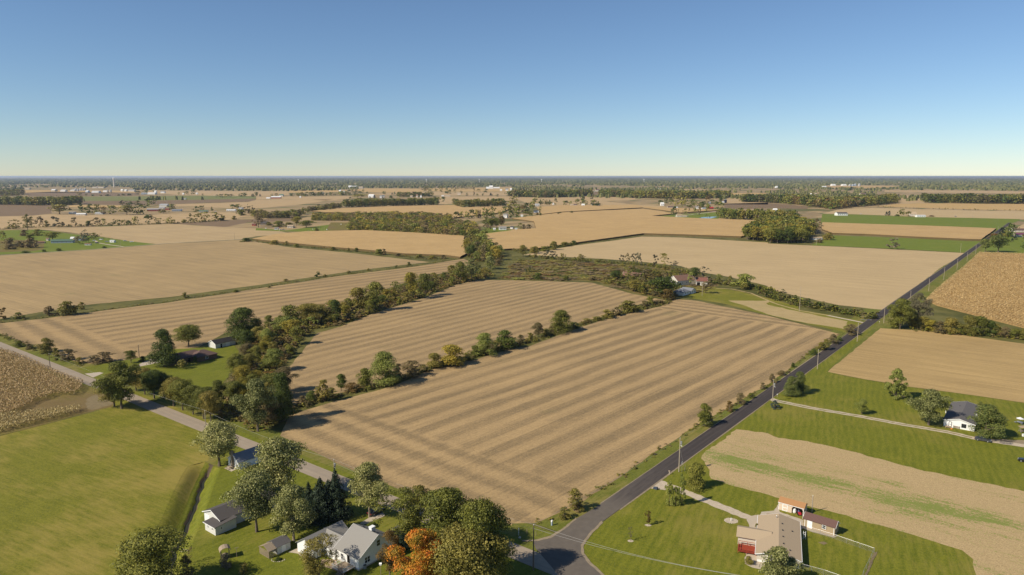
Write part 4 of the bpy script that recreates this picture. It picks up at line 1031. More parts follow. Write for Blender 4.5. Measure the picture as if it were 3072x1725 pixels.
def underbrush(P, spacing, hts, seed, label):
    q = sample_poly(P, spacing, seed); g = random.Random(seed)
    mass('undergrowth', [(x, y, g.uniform(*hts), spacing * g.uniform(1.2, 1.9), 'scrub', 60 if y < 420 else 34, 2.0 if y < 420 else 2.8, g.choice(BM), g.uniform(-.3, .3)) for x, y in q], label, 'undergrowth')
underbrush(S1, 3.2, (1.2, 3.0), 31, 'tangled brush under the lower creek trees')
underbrush(S2, 3.2, (1.0, 2.8), 32, 'tangled brush under the creek trees between fields')
for c, l in ((T1, [(1190, 1446, 1160, 190, 'broad', 'mid'), (1030, 1446, 1215, 190, 'broad', 'olive'), (1560, 1330, 1062, 150, 'broad', 'yellow'), (1700, 1300, 1075, 130, 'broad', 'mid'), (2055, 1160, 955, 130, 'oval', 'mid'), (2165, 1140, 925, 150, 'oval', 'pale'), (2350, 1030, 895, 130, 'oval', 'pale')]),
             (M1, [(345, 235, 55, 190, 'broad', 'mid'), (545, 240, 38, 280, 'broad', 'olive'), (795, 215, 5, 130, 'oval', 'dark'), (130, 245, 155, 100, 'bush', 'mid')])):
    row(c, l, 'among the tall trees over the ' + ('far' if c is T1 else 'near') + ' creek brush', 'tall trees over the creek brush ' + ('far' if c is T1 else 'near'))
# creek beyond the boundary corner
S3 = pts(T1, (2110, 700), (2240, 690), (2330, 760), (2400, 860), (2470, 900), (2440, 1000), (2330, 960), (2200, 950), (2110, 900), (2080, 800))
thicket(S3, 11, (7, 12), 23, 'along the creek past the gold corn field', 'creek trees beside the gold corn', .7)
underbrush(S3, 5, (1.5, 3.5), 33, 'brush along the creek beside the gold corn')
# brush strips
brush('brush_strip', pts(M1, (330, 1150), (430, 1080), (700, 1010), (1000, 925), (1400, 835), (1750, 690), (2200, 575), (2571, 475), M2, (300, 385), (700, 248), (1000, 165), (1500, 50), T2, (1600, 1345)), 4.2, (.8, 2.4), .4, BM, 1, 'weedy brush filling the field dividing hedgerow')
brush('brush_strip', pts(M0, (-200, 235), (0, 225), (500, 172), (1000, 105), (1700, 15), T1, (0, 1218), (800, 1095), (1600, 995), (2080, 918)), 3.0, (.4, 1.2), .25, ['brown', 'olive', 'brown', 'mid'], 2, 'dry weeds on the strip between the far stubble fields')
brush('brush_strip', pts(T1, (-20, 752), (150, 775), (400, 800), (800, 838), (1100, 862), (1500, 903), (1740, 935), (1950, 925)), 6.0, (.8, 2.6), .1, BM, 3, 'low hedge below the gold corn field')
row(T1, [(190, 780, 738, 110, 'bush', 'olive'), (310, 790, 748, 60, 'scrub', 'olive'), (410, 810, 775, 60, 'bush', 'mid'), (775, 838, 805, 60, 'bush', 'olive'), (930, 848, 815, 40, 'scrub', 'olive'), (1010, 855, 815, 45, 'bush', 'mid'), (1235, 885, 828, 90, 'bush', 'mid'), (1285, 885, 825, 60, 'scrub', 'brown'),
         (1640, 915, 880, 80, 'bush', 'olive'), (1770, 925, 890, 90, 'bush', 'olive'), (1880, 925, 885, 80, 'scrub', 'brown'), (1430, 900, 870, 90, 'scrub', 'brown')], 'in the low hedge below the gold corn', 'shrubs in the low hedge below the gold corn')
brush('brush_strip', pts(T2, (1990, 1175), (2200, 1180), (2571, 1255), T3, (0, 1300), (300, 1370), (600, 1440), M3, (800, 130), (1040, 195)), 11.0, (1.8, 4.2), .2, ['olive', 'mid', 'brown', 'olive', 'dark', 'mid'], 4, 'dense hedge between the farm lane and the pale field')
brush('brush_strip', pts(T2, (150, 900), (500, 935), (860, 955), (1100, 980), (1300, 985), (1500, 1015), (1700, 1050), (1850, 1110)), 12, (1.2, 3.4), .15, ['mid', 'olive', 'brown', 'mid'], 5, 'brush bank along the back of the meadow')
brush('brush_strip', pts(T2, (900, 1150), (1050, 1155), (1200, 1230), (1370, 1250), (1500, 1300), (1640, 1310)), 14, (1.2, 3.6), .14, BM, 6, 'brush between the meadow and the stubble field')
brush('brush_strip', pts(T2, (0, 850), (200, 840), (420, 815), (640, 782)), 7, (1.5, 4.0), .12, ['olive', 'mid', 'dark', 'mid'], 7, 'hedge at the near edge of the big gold corn')
brush('brush_strip', pts(T2, (660, 775), (1000, 735), (1300, 690), (1800, 702), (2300, 728)), 5, (.5, 1.3), .08, BM, 8, 'weedy edge of the big gold corn')
brush('brush_strip', pts(B2, (250, 930), (500, 840), (640, 760), (1100, 465), (1500, 185), (1790, -8), M3, (0, 865), (160, 745), (440, 515), (740, 340)), 2.4, (.3, .9), .22, ['olive', 'mid', 'brown', 'olive'], 9, 'weeds on the asphalt road bank')
brush('brush_strip', pts(M0, (-200, 370), (0, 345), (250, 445), (480, 545), (720, 640), (830, 660)), 4.0, (.4, 1.3), .25, ['olive', 'mid', 'brown', 'olive'], 10, 'weeds on the county road bank')
brush('brush_strip', pts(M3, (1440, 290), (1700, 330), (2000, 350), (2300, 370), (2571, 395)), 7, (1.2, 3.0), .2, ['olive', 'mid', 'yellow', 'brown'], 12, 'brush under the hedge below the standing corn')
brush('brush_strip', pts(T3, (1060, 402), (1300, 416), (1700, 427), (2050, 434), (2571, 440)), 10, (1.0, 5.0), .02, ['brown', 'olive', 'mid'], 13, 'scrubby fence row far across the pale field')
brush('brush_strip', pts(T0, (-100, 640), (300, 612), (1000, 597), (1500, 580), (2000, 560), (2260, 540)), 9, (1.0, 4.5), .1, ['olive', 'brown', 'mid', 'brown'], 14, 'brush along the long fence row of trees')
brush('brush_strip', pts(T0, (1250, 385), (1700, 378), (2300, 358), (2500, 353)), 8, (.8, 2.0), .04, ['olive', 'dark'], 15, 'dark fence line between distant fields')

# farm and meadow trees
row(T2, [(110, 905, 788, 95, 'oval', 'olive'), (225, 870, 800, 110, 'bush', 'olive'), (330, 850, 800, 110, 'bush', 'mid'), (420, 835, 750, 80, 'bush', 'olive'), (530, 800, 757, 100, 'bush', 'olive'), (620, 782, 742, 65, 'bush', 'dark')], 'in the hedge beside the big gold corn', 'hedge trees of the big gold corn')
row(T2, [(340, 925, 848, 60, 'sparse', 'bare'), (415, 925, 858, 80, 'sparse', 'bare'), (505, 935, 880, 60, 'airy', 'olive'), (685, 965, 878, 100, 'airy', 'olive'), (1105, 975, 898, 45, 'sparse', 'bare'), (1160, 975, 883, 55, 'airy', 'brown'), (1215, 965, 888, 40, 'sparse', 'bare'), (1250, 985, 882, 40, 'sparse', 'bare'), (1283, 992, 886, 50, 'sparse', 'bare'),
         (1435, 995, 900, 55, 'sparse', 'bare'), (1525, 1000, 888, 75, 'airy', 'olive'), (1625, 1065, 945, 95, 'sparse', 'bare')], 'among the thin trees behind the meadow', 'thin trees behind the meadow')
one(T2, 1830, 1135, 1012, 115, 'broad', 'dark', 'round dark tree behind the rusty roofed barn')
one(T2, 1925, 1130, 1005, 100, 'sparse', 'bare', 'tall bare tree behind the small rusty shed')
one(T2, 1800, 1195, 1078, 65, 'oval', 'light', 'bright yellow green tree between the two rusty roofed sheds')
one(T2, 1530, 1310, 1115, 300, 'broad', 'dark', 'wide dark tree hiding the side of the grey roofed farmhouse')
one(T2, 1560, 1335, 1230, 150, 'bush', 'rust', 'rusty shrub in front of the wide dark farm tree', 'shrub')
one(T2, 1230, 1258, 1140, 150, 'broad', 'olive', 'olive tree at the meadow edge left of the farm trees')
one(T2, 1300, 1262, 1180, 110, 'bush', 'mid', 'green shrub beside the olive tree at the meadow edge', 'shrub')
one(T2, 1040, 1135, 1045, 130, 'broad', 'dark', 'dark tree beside the collapsed red shed')
one(T2, 1265, 1085, 1028, 45, 'bush', 'dark', 'dark cedar bush behind the collapsed red shed', 'shrub')
one(T2, 260, 1130, 1068, 105, 'bush', 'dark', 'round dark bush alone in the meadow', 'shrub')
one(T2, 145, 1085, 1028, 25, 'cone', 'pine', 'narrow cedar in the meadow, shorter of the pair', 'cedar_tree', 'tree')
one(T2, 180, 1062, 998, 30, 'cone', 'pine', 'narrow cedar in the meadow, taller of the pair', 'cedar_tree', 'tree')
one(T2, 540, 1140, 1095, 70, 'bush', 'mid', 'small green bush at the meadow rim above the stubble', 'shrub')
one(T2, 1945, 1270, 1150, 140, 'airy', 'brown', 'thin brownish tree beside the farm light pole')
one(T2, 2335, 1230, 1078, 200, 'flat', 'light', 'flat crowned tree rising from the hedge by the farm lawn')
one(T2, 2190, 1160, 1103, 55, 'airy', 'olive', 'small tree in the hedge beside the farm lane bend')
one(T2, 815, 1140, 1100, 120, 'scrub', 'brown', 'brown thorn bush at the meadow corner', 'shrub')
one(M2, 3, 0, 0, 1, 'bush', 'mid', 'x', 'shrub') if False else None
S4 = pts(T2, (2310, 735), (2571, 758), T3, (0, 768), (370, 775), (430, 720), (440, 640), (300, 600), (0, 590), T2, (2450, 640))
thicket(S4, 10.5, (13, 21), 24, 'in the square woodlot behind the pale field', 'square woodlot behind the pale field', .92, ('olive', 'mid', 'dark', 'mid', 'mid', 'olive', 'yellow', 'mid'))
one(T3, 480, 690, 520, 120, 'sparse', 'brown', 'tall bare tree at the lawn end of the square woodlot')
one(T3, 600, 735, 665, 110, 'bush', 'olive', 'olive shrub behind the small white carport house', 'shrub')
one(T3, 520, 765, 725, 70, 'bush', 'brown', 'brown shrub in front of the small white carport house', 'shrub')
one(T3, 1248, 828, 733, 95, 'sparse', 'bare', 'lone thin tree on the green strip by the pale field')
row(T3, [(2180, 855, 725, 110, 'broad', 'pine'), (2310, 860, 690, 190, 'broad', 'pine'), (2345, 690, 608, 65, 'cone', 'spruce'), (2435, 710, 590, 95, 'oval', 'dark'), (2400, 700, 650, 90, 'bush', 'olive'), (2270, 720, 672, 100, 'bush', 'rust'), (2478, 732, 690, 45, 'cone', 'spruce'), (2450, 750, 718, 30, 'cone', 'spruce'),
         (2565, 830, 770, 55, 'broad', 'dark'), (2568, 760, 690, 50, 'broad', 'mid')], 'around the farmstead past the standing corn', 'trees around the farmstead past the standing corn')
row(T3, [(1190, 490, 450, 30, 'cone', 'spruce'), (1216, 490, 444, 34, 'cone', 'spruce'), (1345, 495, 432, 60, 'broad', 'mid'), (1408, 500, 455, 65, 'broad', 'olive'), (1300, 497, 480, 40, 'bush', 'dark'), (1640, 502, 490, 50, 'bush', 'rust')], 'at the white farm behind the pasture', 'trees at the white pasture farm')
# left middle distance
row(T0, [(600, 478, 378, 185, 'broad', 'olive'), (820, 462, 382, 62, 'oval', 'dark'), (905, 477, 388, 82, 'oval', 'dark'), (970, 472, 392, 72, 'broad', 'mid'), (1040, 477, 412, 75, 'broad', 'rust'), (1125, 477, 402, 92, 'broad', 'mid'), (1275, 482, 388, 140, 'broad', 'olive'), (1400, 482, 392, 110, 'broad', 'mid'),
         (1625, 468, 430, 85, 'broad', 'olive'), (1725, 437, 384, 82, 'broad', 'mid'), (1970, 457, 405, 60, 'oval', 'dark'), (2028, 435, 398, 60, 'broad', 'mid'), (2130, 452, 410, 28, 'oval', 'dark'), (2340, 427, 385, 72, 'broad', 'dark'), (2393, 425, 383, 55, 'broad', 'mid'),
         (1480, 385, 330, 50, 'oval', 'dark'), (1535, 382, 322, 60, 'broad', 'dark'), (1490, 400, 350, 45, 'broad', 'light'), (1300, 390, 352, 80, 'broad', 'dark'), (1385, 388, 345, 50, 'oval', 'mid'), (1225, 385, 343, 60, 'sparse', 'bare')],
    'near the long red barn', 'farmyard trees near the long red barn')
row(T0, [(145, 628, 545, 90, 'airy', 'olive'), (280, 645, 478, 105, 'airy', 'olive'), (405, 605, 515, 75, 'airy', 'brown'), (470, 600, 540, 60, 'scrub', 'olive'), (550, 602, 516, 85, 'sparse', 'bare'), (630, 600, 555, 50, 'scrub', 'brown'), (750, 595, 520, 55, 'airy', 'brown'), (890, 592, 543, 60, 'bush', 'mid'), (972, 592, 520, 90, 'airy', 'brown'),
         (1040, 586, 530, 45, 'oval', 'mid'), (1142, 587, 535, 48, 'oval', 'dark'), (1195, 583, 540, 50, 'broad', 'mid'), (1250, 583, 540, 55, 'airy', 'olive'), (1295, 582, 540, 50, 'bush', 'mid'), (1362, 578, 512, 75, 'oval', 'olive'), (1500, 573, 493, 85, 'broad', 'dark'), (1600, 572, 525, 70, 'airy', 'olive'), (1710, 572, 513, 110, 'airy', 'olive'),
         (1850, 560, 530, 60, 'bush', 'olive'), (1912, 553, 483, 50, 'oval', 'mid'), (1970, 553, 490, 70, 'airy', 'olive'), (2060, 548, 468, 110, 'airy', 'olive'), (2170, 545, 468, 110, 'airy', 'olive'), (2230, 540, 500, 60, 'bush', 'olive'), (2350, 532, 495, 50, 'bush', 'olive'), (2420, 490, 430, 90, 'bush', 'mid'), (2500, 480, 400, 90, 'airy', 'brown'), (2560, 500, 440, 80, 'bush', 'olive')],
    'along the long fence row of trees', 'long fence row of trees')
row(T0, [(250, 695, 635, 110, 'scrub', 'brown'), (380, 692, 628, 110, 'scrub', 'olive'), (295, 720, 680, 80, 'bush', 'mid'), (528, 735, 658, 165, 'broad', 'mid'), (845, 720, 648, 85, 'airy', 'bare'), (860, 762, 700, 72, 'oval', 'dark'), (945, 728, 672, 95, 'broad', 'mid'), (790, 775, 708, 100, 'airy', 'brown'), (30, 740, 660, 70, 'airy', 'olive'), (110, 800, 715, 150, 'scrub', 'brown'), (220, 810, 745, 150, 'scrub', 'brown'), (310, 815, 720, 130, 'scrub', 'brown'),
         (330, 780, 735, 90, 'scrub', 'olive'), (90, 830, 780, 120, 'scrub', 'brown'), (590, 845, 820, 60, 'bush', 'dark'), (1048, 818, 798, 45, 'bush', 'dark'), (440, 855, 835, 40, 'bush', 'dark'), (250, 865, 845, 90, 'scrub', 'dark'), (2475, 752, 715, 110, 'bush', 'dark')], 'around the green roofed trailer homestead', 'vegetation of the green roofed trailer homestead')
row(T1, [(25, 610, 465, 110, 'airy', 'brown'), (410, 595, 500, 95, 'broad', 'yellow'), (505, 610, 540, 160, 'broad', 'mid'), (130, 590, 555, 70, 'bush', 'olive'), (230, 605, 545, 110, 'bush', 'mid'), (330, 605, 560, 90, 'bush', 'olive'), (612, 655, 615, 45, 'bush', 'mid'), (950, 625, 570, 60, 'bush', 'yellow')], 'around the cluttered junk yard homestead', 'trees around the cluttered homestead')
underbrush(MEADOW, 8.5, (.3, 1.5), 38, 'low scrub scattered over the rough meadow')
FARMB = pts(T2, (940, 1120), (1090, 1090), (1250, 1050), (1700, 1085), (1760, 1150), (1600, 1230), (1560, 1330), (1380, 1290), (1200, 1240), (1000, 1170))
underbrush(FARMB, 5.0, (1.2, 3.6), 35, 'overgrown brush between the meadow and the old farm')
thicket(FARMB, 15, (4, 8), 36, 'in the overgrown brush by the old farm', 'brush by the old farm', .45, ('olive', 'mid', 'brown', 'olive', 'dark'))
thicket(pts(T2, (1900, 1130), (1960, 1090), (2200, 1130), (2571, 1230), T3, (100, 1300), (60, 1340), T2, (2500, 1290), (2200, 1200), (2000, 1180)), 14, (3, 6), 37, 'in the hedge between farm lane and pale field', 'hedge between farm lane and pale field', .35, ('olive', 'mid', 'mid', 'brown'))
# woods seen as masses
wood('woodland', pts(T1, (560, 545), (960, 545), (940, 640), (1100, 648), (1600, 672), (1900, 696), (2100, 706), (2240, 690), (2230, 610), (2000, 570), (1950, 530), (1700, 500), (1300, 500), (1000, 505), (600, 510)), 9.5, (6, 13), 150, 2.4, ['mid', 'olive', 'mid', 'dark', 'brown', 'yellow', 'brown'], 41, label='creek wood above the gold corn field')
wood('woodland', deep(pts(T1, (875, 412), (1350, 398), (1600, 391), (1835, 385)), 45), 10, (12, 17), 130, 2.6, ['mid', 'olive', 'dark', 'mid'], 42, label='long belt of trees behind the gold field')
wood('woodland', deep(pts(T1, (-30, 500), (100, 522), (420, 515), (540, 452), (700, 440), (860, 415)), 45), 9.5, (6, 12), 130, 2.6, ['olive', 'brown', 'mid', 'brown', 'olive'], 43, label='scrubby tree belt at the end of the gold field')
wood('woodland', deep(pts(T1, (1990, 393), (2080, 412), (2300, 407), (2500, 400)), 40), 10, (12, 17), 130, 2.6, ['mid', 'olive', 'dark', 'olive'], 44, label='oval woodlot between gold fields')
wood('woodland', deep(pts(P5, (1010, 812), (1240, 830), (1600, 842), (2260, 866), (2540, 880)), 55), 10, (15, 22), 170, 2.4, ['mid', 'olive', 'mid', 'mid', 'dark', 'olive', 'yellow', 'dark'], 45, label='tall wood beside the pond')
wood('woodland', deep(pts(T0, (-150, 382), (200, 386), (400, 390), (620, 390), (820, 378)), 90), 14, (13, 19), 110, 2.9, WMIX, 46, label='dark wood at the edge of the country beyond the tilled field')
wood('woodland', deep(pts(T0, (-200, 300), (60, 298), (230, 288)), 300), 22, (13, 18), 60, 3.6, ['olive', 'mid', 'brown'], 47, label='hazy wood far behind the tilled field')
wood('woodland', deep(pts(T2, (-10, 302), (300, 312), (600, 306), (790, 290)), 160), 16, (15, 21), 80, 3.2, WMIX, 48, label='straight edged wood behind the farm cluster')
wood('woodland', deep(pts(T2, (880, 300), (1240, 314), (1640, 322), (1900, 322), (2180, 312)), 200), 17, (15, 21), 80, 3.2, WMIX, 49, label='long wood behind the hamlet')
wood('woodland', deep(pts(T2, (2310, 355), (2571, 362), T3, (0, 362), (140, 366)), 150), 16, (14, 19), 80, 3.2, WMIX, 50, label='wood behind the brown field')
wood('woodland', deep(pts(T3, (140, 368), (380, 392), (640, 432), (820, 412), (1050, 390), (1280, 370)), 380), 17, (13, 19), 80, 3.2, WMIX + ['rust'], 51, label='large wood behind the white pasture barn')
wood('woodland', deep(pts(T3, (1560, 362), (2000, 370), (2571, 374), (2900, 376)), 260), 18, (14, 20), 70, 3.3, WMIX, 52, label='long wood at the edge of the country past the fence row')
wood('woodland', deep(pts(T1, (430, 298), (700, 290), (930, 290), (960, 292)), 40), 16, (8, 13), 60, 3.0, WMIX, 53, label='tree line behind the distant red barn')
wood('woodland', deep(pts(T1, (1400, 305), (1500, 308), (1780, 302)), 70), 16, (10, 16), 70, 3.0, WMIX, 54, label='grove around the distant houses')
row(P3, [(1095, 808, 690, 115, 'broad', 'dark'), (1190, 806, 690, 110, 'oval', 'mid'), (1290, 812, 690, 115, 'broad', 'mid'), (1385, 814, 652, 100, 'oval', 'dark'), (1470, 800, 660, 80, 'oval', 'yellow'), (1512, 800, 642, 45, 'cone', 'spruce'), (1548, 800, 642, 45, 'cone', 'spruce'), (1640, 800, 628, 150, 'broad', 'mid'), (1750, 790, 614, 150, 'broad', 'mid'), (1800, 800, 690, 100, 'oval', 'dark'),
         (1660, 960, 790, 170, 'broad', 'mid'), (1770, 1000, 805, 190, 'broad', 'mid'), (1870, 1000, 795, 170, 'broad', 'mid'), (1965, 985, 765, 160, 'broad', 'rust'), (1680, 1060, 925, 160, 'airy', 'brown'), (1930, 760, 670, 130, 'oval', 'olive'), (2140, 800, 670, 135, 'broad', 'dark'), (2250, 800, 650, 150, 'broad', 'mid'), (2320, 1026, 915, 85, 'oval', 'mid'), (2390, 1026, 920, 90, 'scrub', 'brown'), (2490, 1026, 920, 110, 'scrub', 'brown'),
         (2020, 700, 595, 120, 'broad', 'dark'), (2120, 700, 540, 150, 'broad', 'olive'), (2185, 600, 405, 155, 'oval', 'olive'), (2260, 700, 545, 170, 'broad', 'mid'), (2370, 700, 570, 150, 'broad', 'rust'), (2450, 700, 530, 140, 'broad', 'dark'), (2555, 650, 500, 130, 'broad', 'mid'), (2450, 780, 680, 140, 'broad', 'mid'), (2530, 770, 665, 100, 'broad', 'mid')],
    'around the white gabled farm beside the gold corn', 'trees around the white gabled farm')
row(P3, [(915, 742, 698, 55, 'bush', 'olive'), (835, 492, 398, 88, 'broad', 'dark'), (660, 482, 398, 90, 'broad', 'mid'), (740, 482, 400, 72, 'oval', 'mid'), (710, 555, 468, 72, 'oval', 'light')], 'at the open end of the gold field tree belt', 'lone trees near the gold field belt')
row(P4, [(30, 560, 440, 125, 'broad', 'mid'), (150, 560, 445, 105, 'broad', 'dark'), (240, 558, 470, 90, 'broad', 'olive'), (300, 558, 455, 115, 'broad', 'dark'), (430, 552, 430, 52, 'oval', 'dark'), (590, 552, 480, 60, 'broad', 'mid'), (640, 552, 472, 72, 'broad', 'dark'), (725, 548, 480, 80, 'oval', 'light'), (840, 548, 450, 80, 'broad', 'mid'), (940, 545, 398, 115, 'broad', 'dark'), (1005, 555, 462, 90, 'broad', 'mid'),
         (1125, 545, 398, 115, 'airy', 'bare'), (1165, 572, 462, 115, 'broad', 'mid'), (1235, 577, 482, 105, 'broad', 'dark'), (740, 714, 665, 62, 'bush', 'dark'), (520, 722, 685, 42, 'bush', 'dark'), (482, 734, 695, 38, 'bush', 'dark'), (345, 742, 722, 40, 'bush', 'dark'), (130, 695, 592, 50, 'oval', 'light'), (140, 765, 705, 62, 'bush', 'dark'), (80, 740, 700, 60, 'bush', 'rust')],
    'along the gold corn lane and its two farmsteads', 'trees at the gold corn lane')
row(P5, [(-740 + 620, 0, 0, 0, 'bush', 'mid')][:0] + [(-120, 540, 465, 110, 'broad', 'dark'), (0, 525, 420, 90, 'oval', 'dark'), (90, 540, 440, 110, 'broad', 'mid'), (200, 560, 400, 150, 'broad', 'olive'), (320, 590, 410, 160, 'broad', 'olive'), (450, 600, 500, 130, 'broad', 'mid'), (520, 570, 450, 110, 'broad', 'mid'), (640, 605, 490, 150, 'broad', 'mid'), (715, 615, 500, 120, 'broad', 'dark'), (800, 525, 390, 120, 'broad', 'rust'), (880, 505, 450, 95, 'broad', 'dark'),
         (965, 635, 500, 125, 'broad', 'mid'), (1045, 640, 508, 130, 'broad', 'mid'), (1060, 505, 400, 120, 'broad', 'dark'), (150, 752, 598, 125, 'oval', 'dark'), (355, 720, 622, 82, 'oval', 'mid'), (432, 715, 622, 28, 'sparse', 'bare'), (545, 742, 618, 80, 'airy', 'mid'), (632, 742, 600, 62, 'airy', 'brown'), (795, 795, 558, 78, 'oval', 'mid')], 'across the hamlet by the pond', 'trees of the hamlet by the pond')
row(P3, [(1000 + 35 * i + random.uniform(-6, 6), 246, 208, 30, 'oval', 'dark') for i in range(13)], 'along the distant planted avenue on a tan field', 'distant planted avenue')
row(P2, [(100, 375, 335, 50, 'broad', 'mid'), (190, 378, 330, 75, 'broad', 'dark'), (490, 385, 335, 95, 'broad', 'dark'), (605, 385, 320, 80, 'broad', 'mid'), (730, 385, 335, 80, 'broad', 'mid'), (900, 372, 320, 110, 'broad', 'dark'), (1040, 370, 300, 100, 'broad', 'olive'), (1450, 365, 290, 120, 'broad', 'mid'), (1540, 345, 290, 80, 'broad', 'dark'), (1590, 290, 250, 70, 'broad', 'dark'), (1655, 290, 250, 60, 'oval', 'dark'), (1740, 295, 245, 75, 'oval', 'dark'), (1865, 295, 250, 45, 'oval', 'mid'),
         (1720, 360, 290, 110, 'broad', 'dark'), (1800, 360, 290, 90, 'oval', 'dark'), (1940, 350, 298, 45, 'oval', 'dark'), (1810, 440, 350, 290, 'broad', 'olive'), (1615, 448, 400, 50, 'broad', 'dark'), (2085, 415, 355, 55, 'cone', 'spruce'), (1995, 420, 375, 30, 'cone', 'spruce'), (2270, 345, 285, 75, 'broad', 'dark'), (2425, 345, 305, 40, 'cone', 'spruce'), (2472, 345, 298, 45, 'oval', 'dark'), (2240, 405, 370, 60, 'broad', 'mid'), (2400, 410, 370, 60, 'bush', 'dark')],
    'around the distant farms behind the gold field', 'trees around the distant farms')
row(P3, [(800, 300, 205, 90, 'broad', 'olive'), (910, 330, 230, 80, 'oval', 'dark'), (960, 335, 260, 70, 'broad', 'olive'), (1060, 310, 250, 50, 'oval', 'mid'), (1185, 330, 280, 55, 'oval', 'dark'), (1295, 370, 318, 45, 'oval', 'dark'), (1430, 370, 230, 40, 'sparse', 'bare'), (1490, 375, 325, 50, 'broad', 'mid'), (1600, 375, 325, 40, 'oval', 'dark'), (1755, 375, 315, 70, 'cone', 'spruce'), (1880, 385, 340, 60, 'broad', 'dark'), (2090, 385, 295, 110, 'broad', 'dark'), (1520, 300, 245, 90, 'airy', 'olive'), (1650, 310, 245, 90, 'broad', 'dark'), (500, 285, 200, 110, 'broad', 'olive'), (580, 280, 215, 90, 'broad', 'mid'), (690, 280, 235, 60, 'oval', 'mid')],
    'around the far hamlet beyond the tan fields', 'trees around the far hamlet')
row(P0, [(1665, 378, 335, 45, 'oval', 'dark'), (1795, 375, 350, 50, 'bush', 'dark'), (2080, 372, 345, 80, 'bush', 'dark'), (2380, 362, 338, 80, 'bush', 'dark'), (2500, 362, 332, 80, 'bush', 'dark'), (1540, 365, 300, 90, 'airy', 'olive'), (1940, 375, 355, 50, 'bush', 'olive'), (2300, 366, 346, 60, 'bush', 'mid')], 'on the fence line before the grain bins', 'trees on the fence line before the grain bins')
row(P1, [(395, 300, 265, 40, 'broad', 'mid'), (100, 345, 285, 100, 'broad', 'dark'), (240, 320, 265, 90, 'broad', 'mid'), (880, 345, 310, 60, 'broad', 'mid'), (1030, 345, 290, 100, 'broad', 'mid'), (1150, 345, 275, 95, 'broad', 'dark'), (1345, 368, 332, 35, 'oval', 'dark'), (1615, 400, 350, 45, 'oval', 'dark'), (1700, 402, 345, 100, 'broad', 'olive'), (1800, 400, 340, 120, 'broad', 'olive'), (1890, 398, 345, 90, 'broad', 'olive'), (2080, 390, 330, 90, 'broad', 'dark'), (2160, 390, 320, 90, 'broad', 'mid'), (2370, 385, 310, 90, 'broad', 'mid'), (2450, 385, 335, 40, 'cone', 'spruce'), (2300, 388, 350, 50, 'bush', 'dark')],
    'about the distant farms on the pale plain', 'trees about the distant farms on the plain')
# the wooded country running to the horizon
def far_country():
    g = np.random.default_rng(5)
    n = 30000
    D = 2900 * np.exp(g.uniform(0, 1, n) ** .85 * math.log(30000 / 2900.0)); a = g.uniform(-.70, .70, n)
    x, y = D * np.sin(a), D * np.cos(a)
    def nz(x, y, s, o):
        return np.sin(x / s + o) * np.cos(y / (s * 1.7) + o * 2.1) + .6 * np.sin(x / (s * .43) + y / (s * .8) + o * 3.3) + .4 * np.sin(x / (s * .21) - y / (s * .37) + o)
    f = nz(x, y, 900, 1.0) + .55 * nz(x, y, 330, 2.7)
    lim = 0.0 + np.clip((y - 3000) / 6500, 0, 1) ** .8 * 1.9
    keep = (f < lim)
    P = np.stack([x, y], 1)
    # keep the named open places free
    for poly in FREE: keep &= ~inside(poly, x, y)
    x, y, D = x[keep], y[keep], D[keep]
    m = len(x)
    w = np.clip(D / 330.0, 12, 75) * g.uniform(.75, 1.35, m); h = g.uniform(10, 17, m)
    # a domed clump of crowns: ring, shoulder and top, knobbly
    K = 7
    V = np.zeros((m, 2 * K + 1, 3))
    for k in range(K):
        an = 2 * math.pi * k / K + g.uniform(0, 1, m)
        r = w * .5 * g.uniform(.8, 1.2, m)
        V[:, k] = np.stack([x + np.cos(an) * r, y + np.sin(an) * r, np.full(m, 0.0)], 1)
        r2 = r * g.uniform(.55, .9, m)
        V[:, K + k] = np.stack([x + np.cos(an) * r2, y + np.sin(an) * r2, h * g.uniform(.6, 1.0, m)], 1)
    V[:, 2 * K] = np.stack([x, y, h * g.uniform(.86, 1.02, m)], 1)
    T = []
    for k in range(K):
        j = (k + 1) % K
        T += [(k, j, K + j), (k, K + j, K + k), (K + k, K + j, 2 * K)]
    T = np.array(T, np.int32)
    F = (T[None] + (np.arange(m, dtype=np.int32) * (2 * K + 1))[:, None, None]).reshape(-1, 3)
    me = np_mesh('forest', V.reshape(-1, 3), F)
    set_tint(me, np.repeat(g.uniform(-.35, .45, m), 2 * K + 1))
    t = NT('forest_canopy'); at = t.n('Attribute'); at.attribute_name = 'tint'; v = t.pos(0)
    n1 = t.noise(v, .03, 3.0, .7); n2 = t.noise(v, .0016, 3.0)
    c = t.mix(t.ramp(t.math('ADD', n1, t.math('MULTIPLY', at.outputs['Fac'], .35)), .3, .7), (0.05, 0.06, 0.018), (0.18, 0.172, 0.06))
    c = t.mix(t.ramp(n2, .5, .68, 0, .5), c, (0.17, 0.13, 0.055))
    me.materials.append(t.out(c, n1, 1.0, 6.0))
    o = link_mesh('forest', me); kind(o, 'stuff'); o['label'] = 'wooded country running to the horizon'; o['category'] = 'forest'
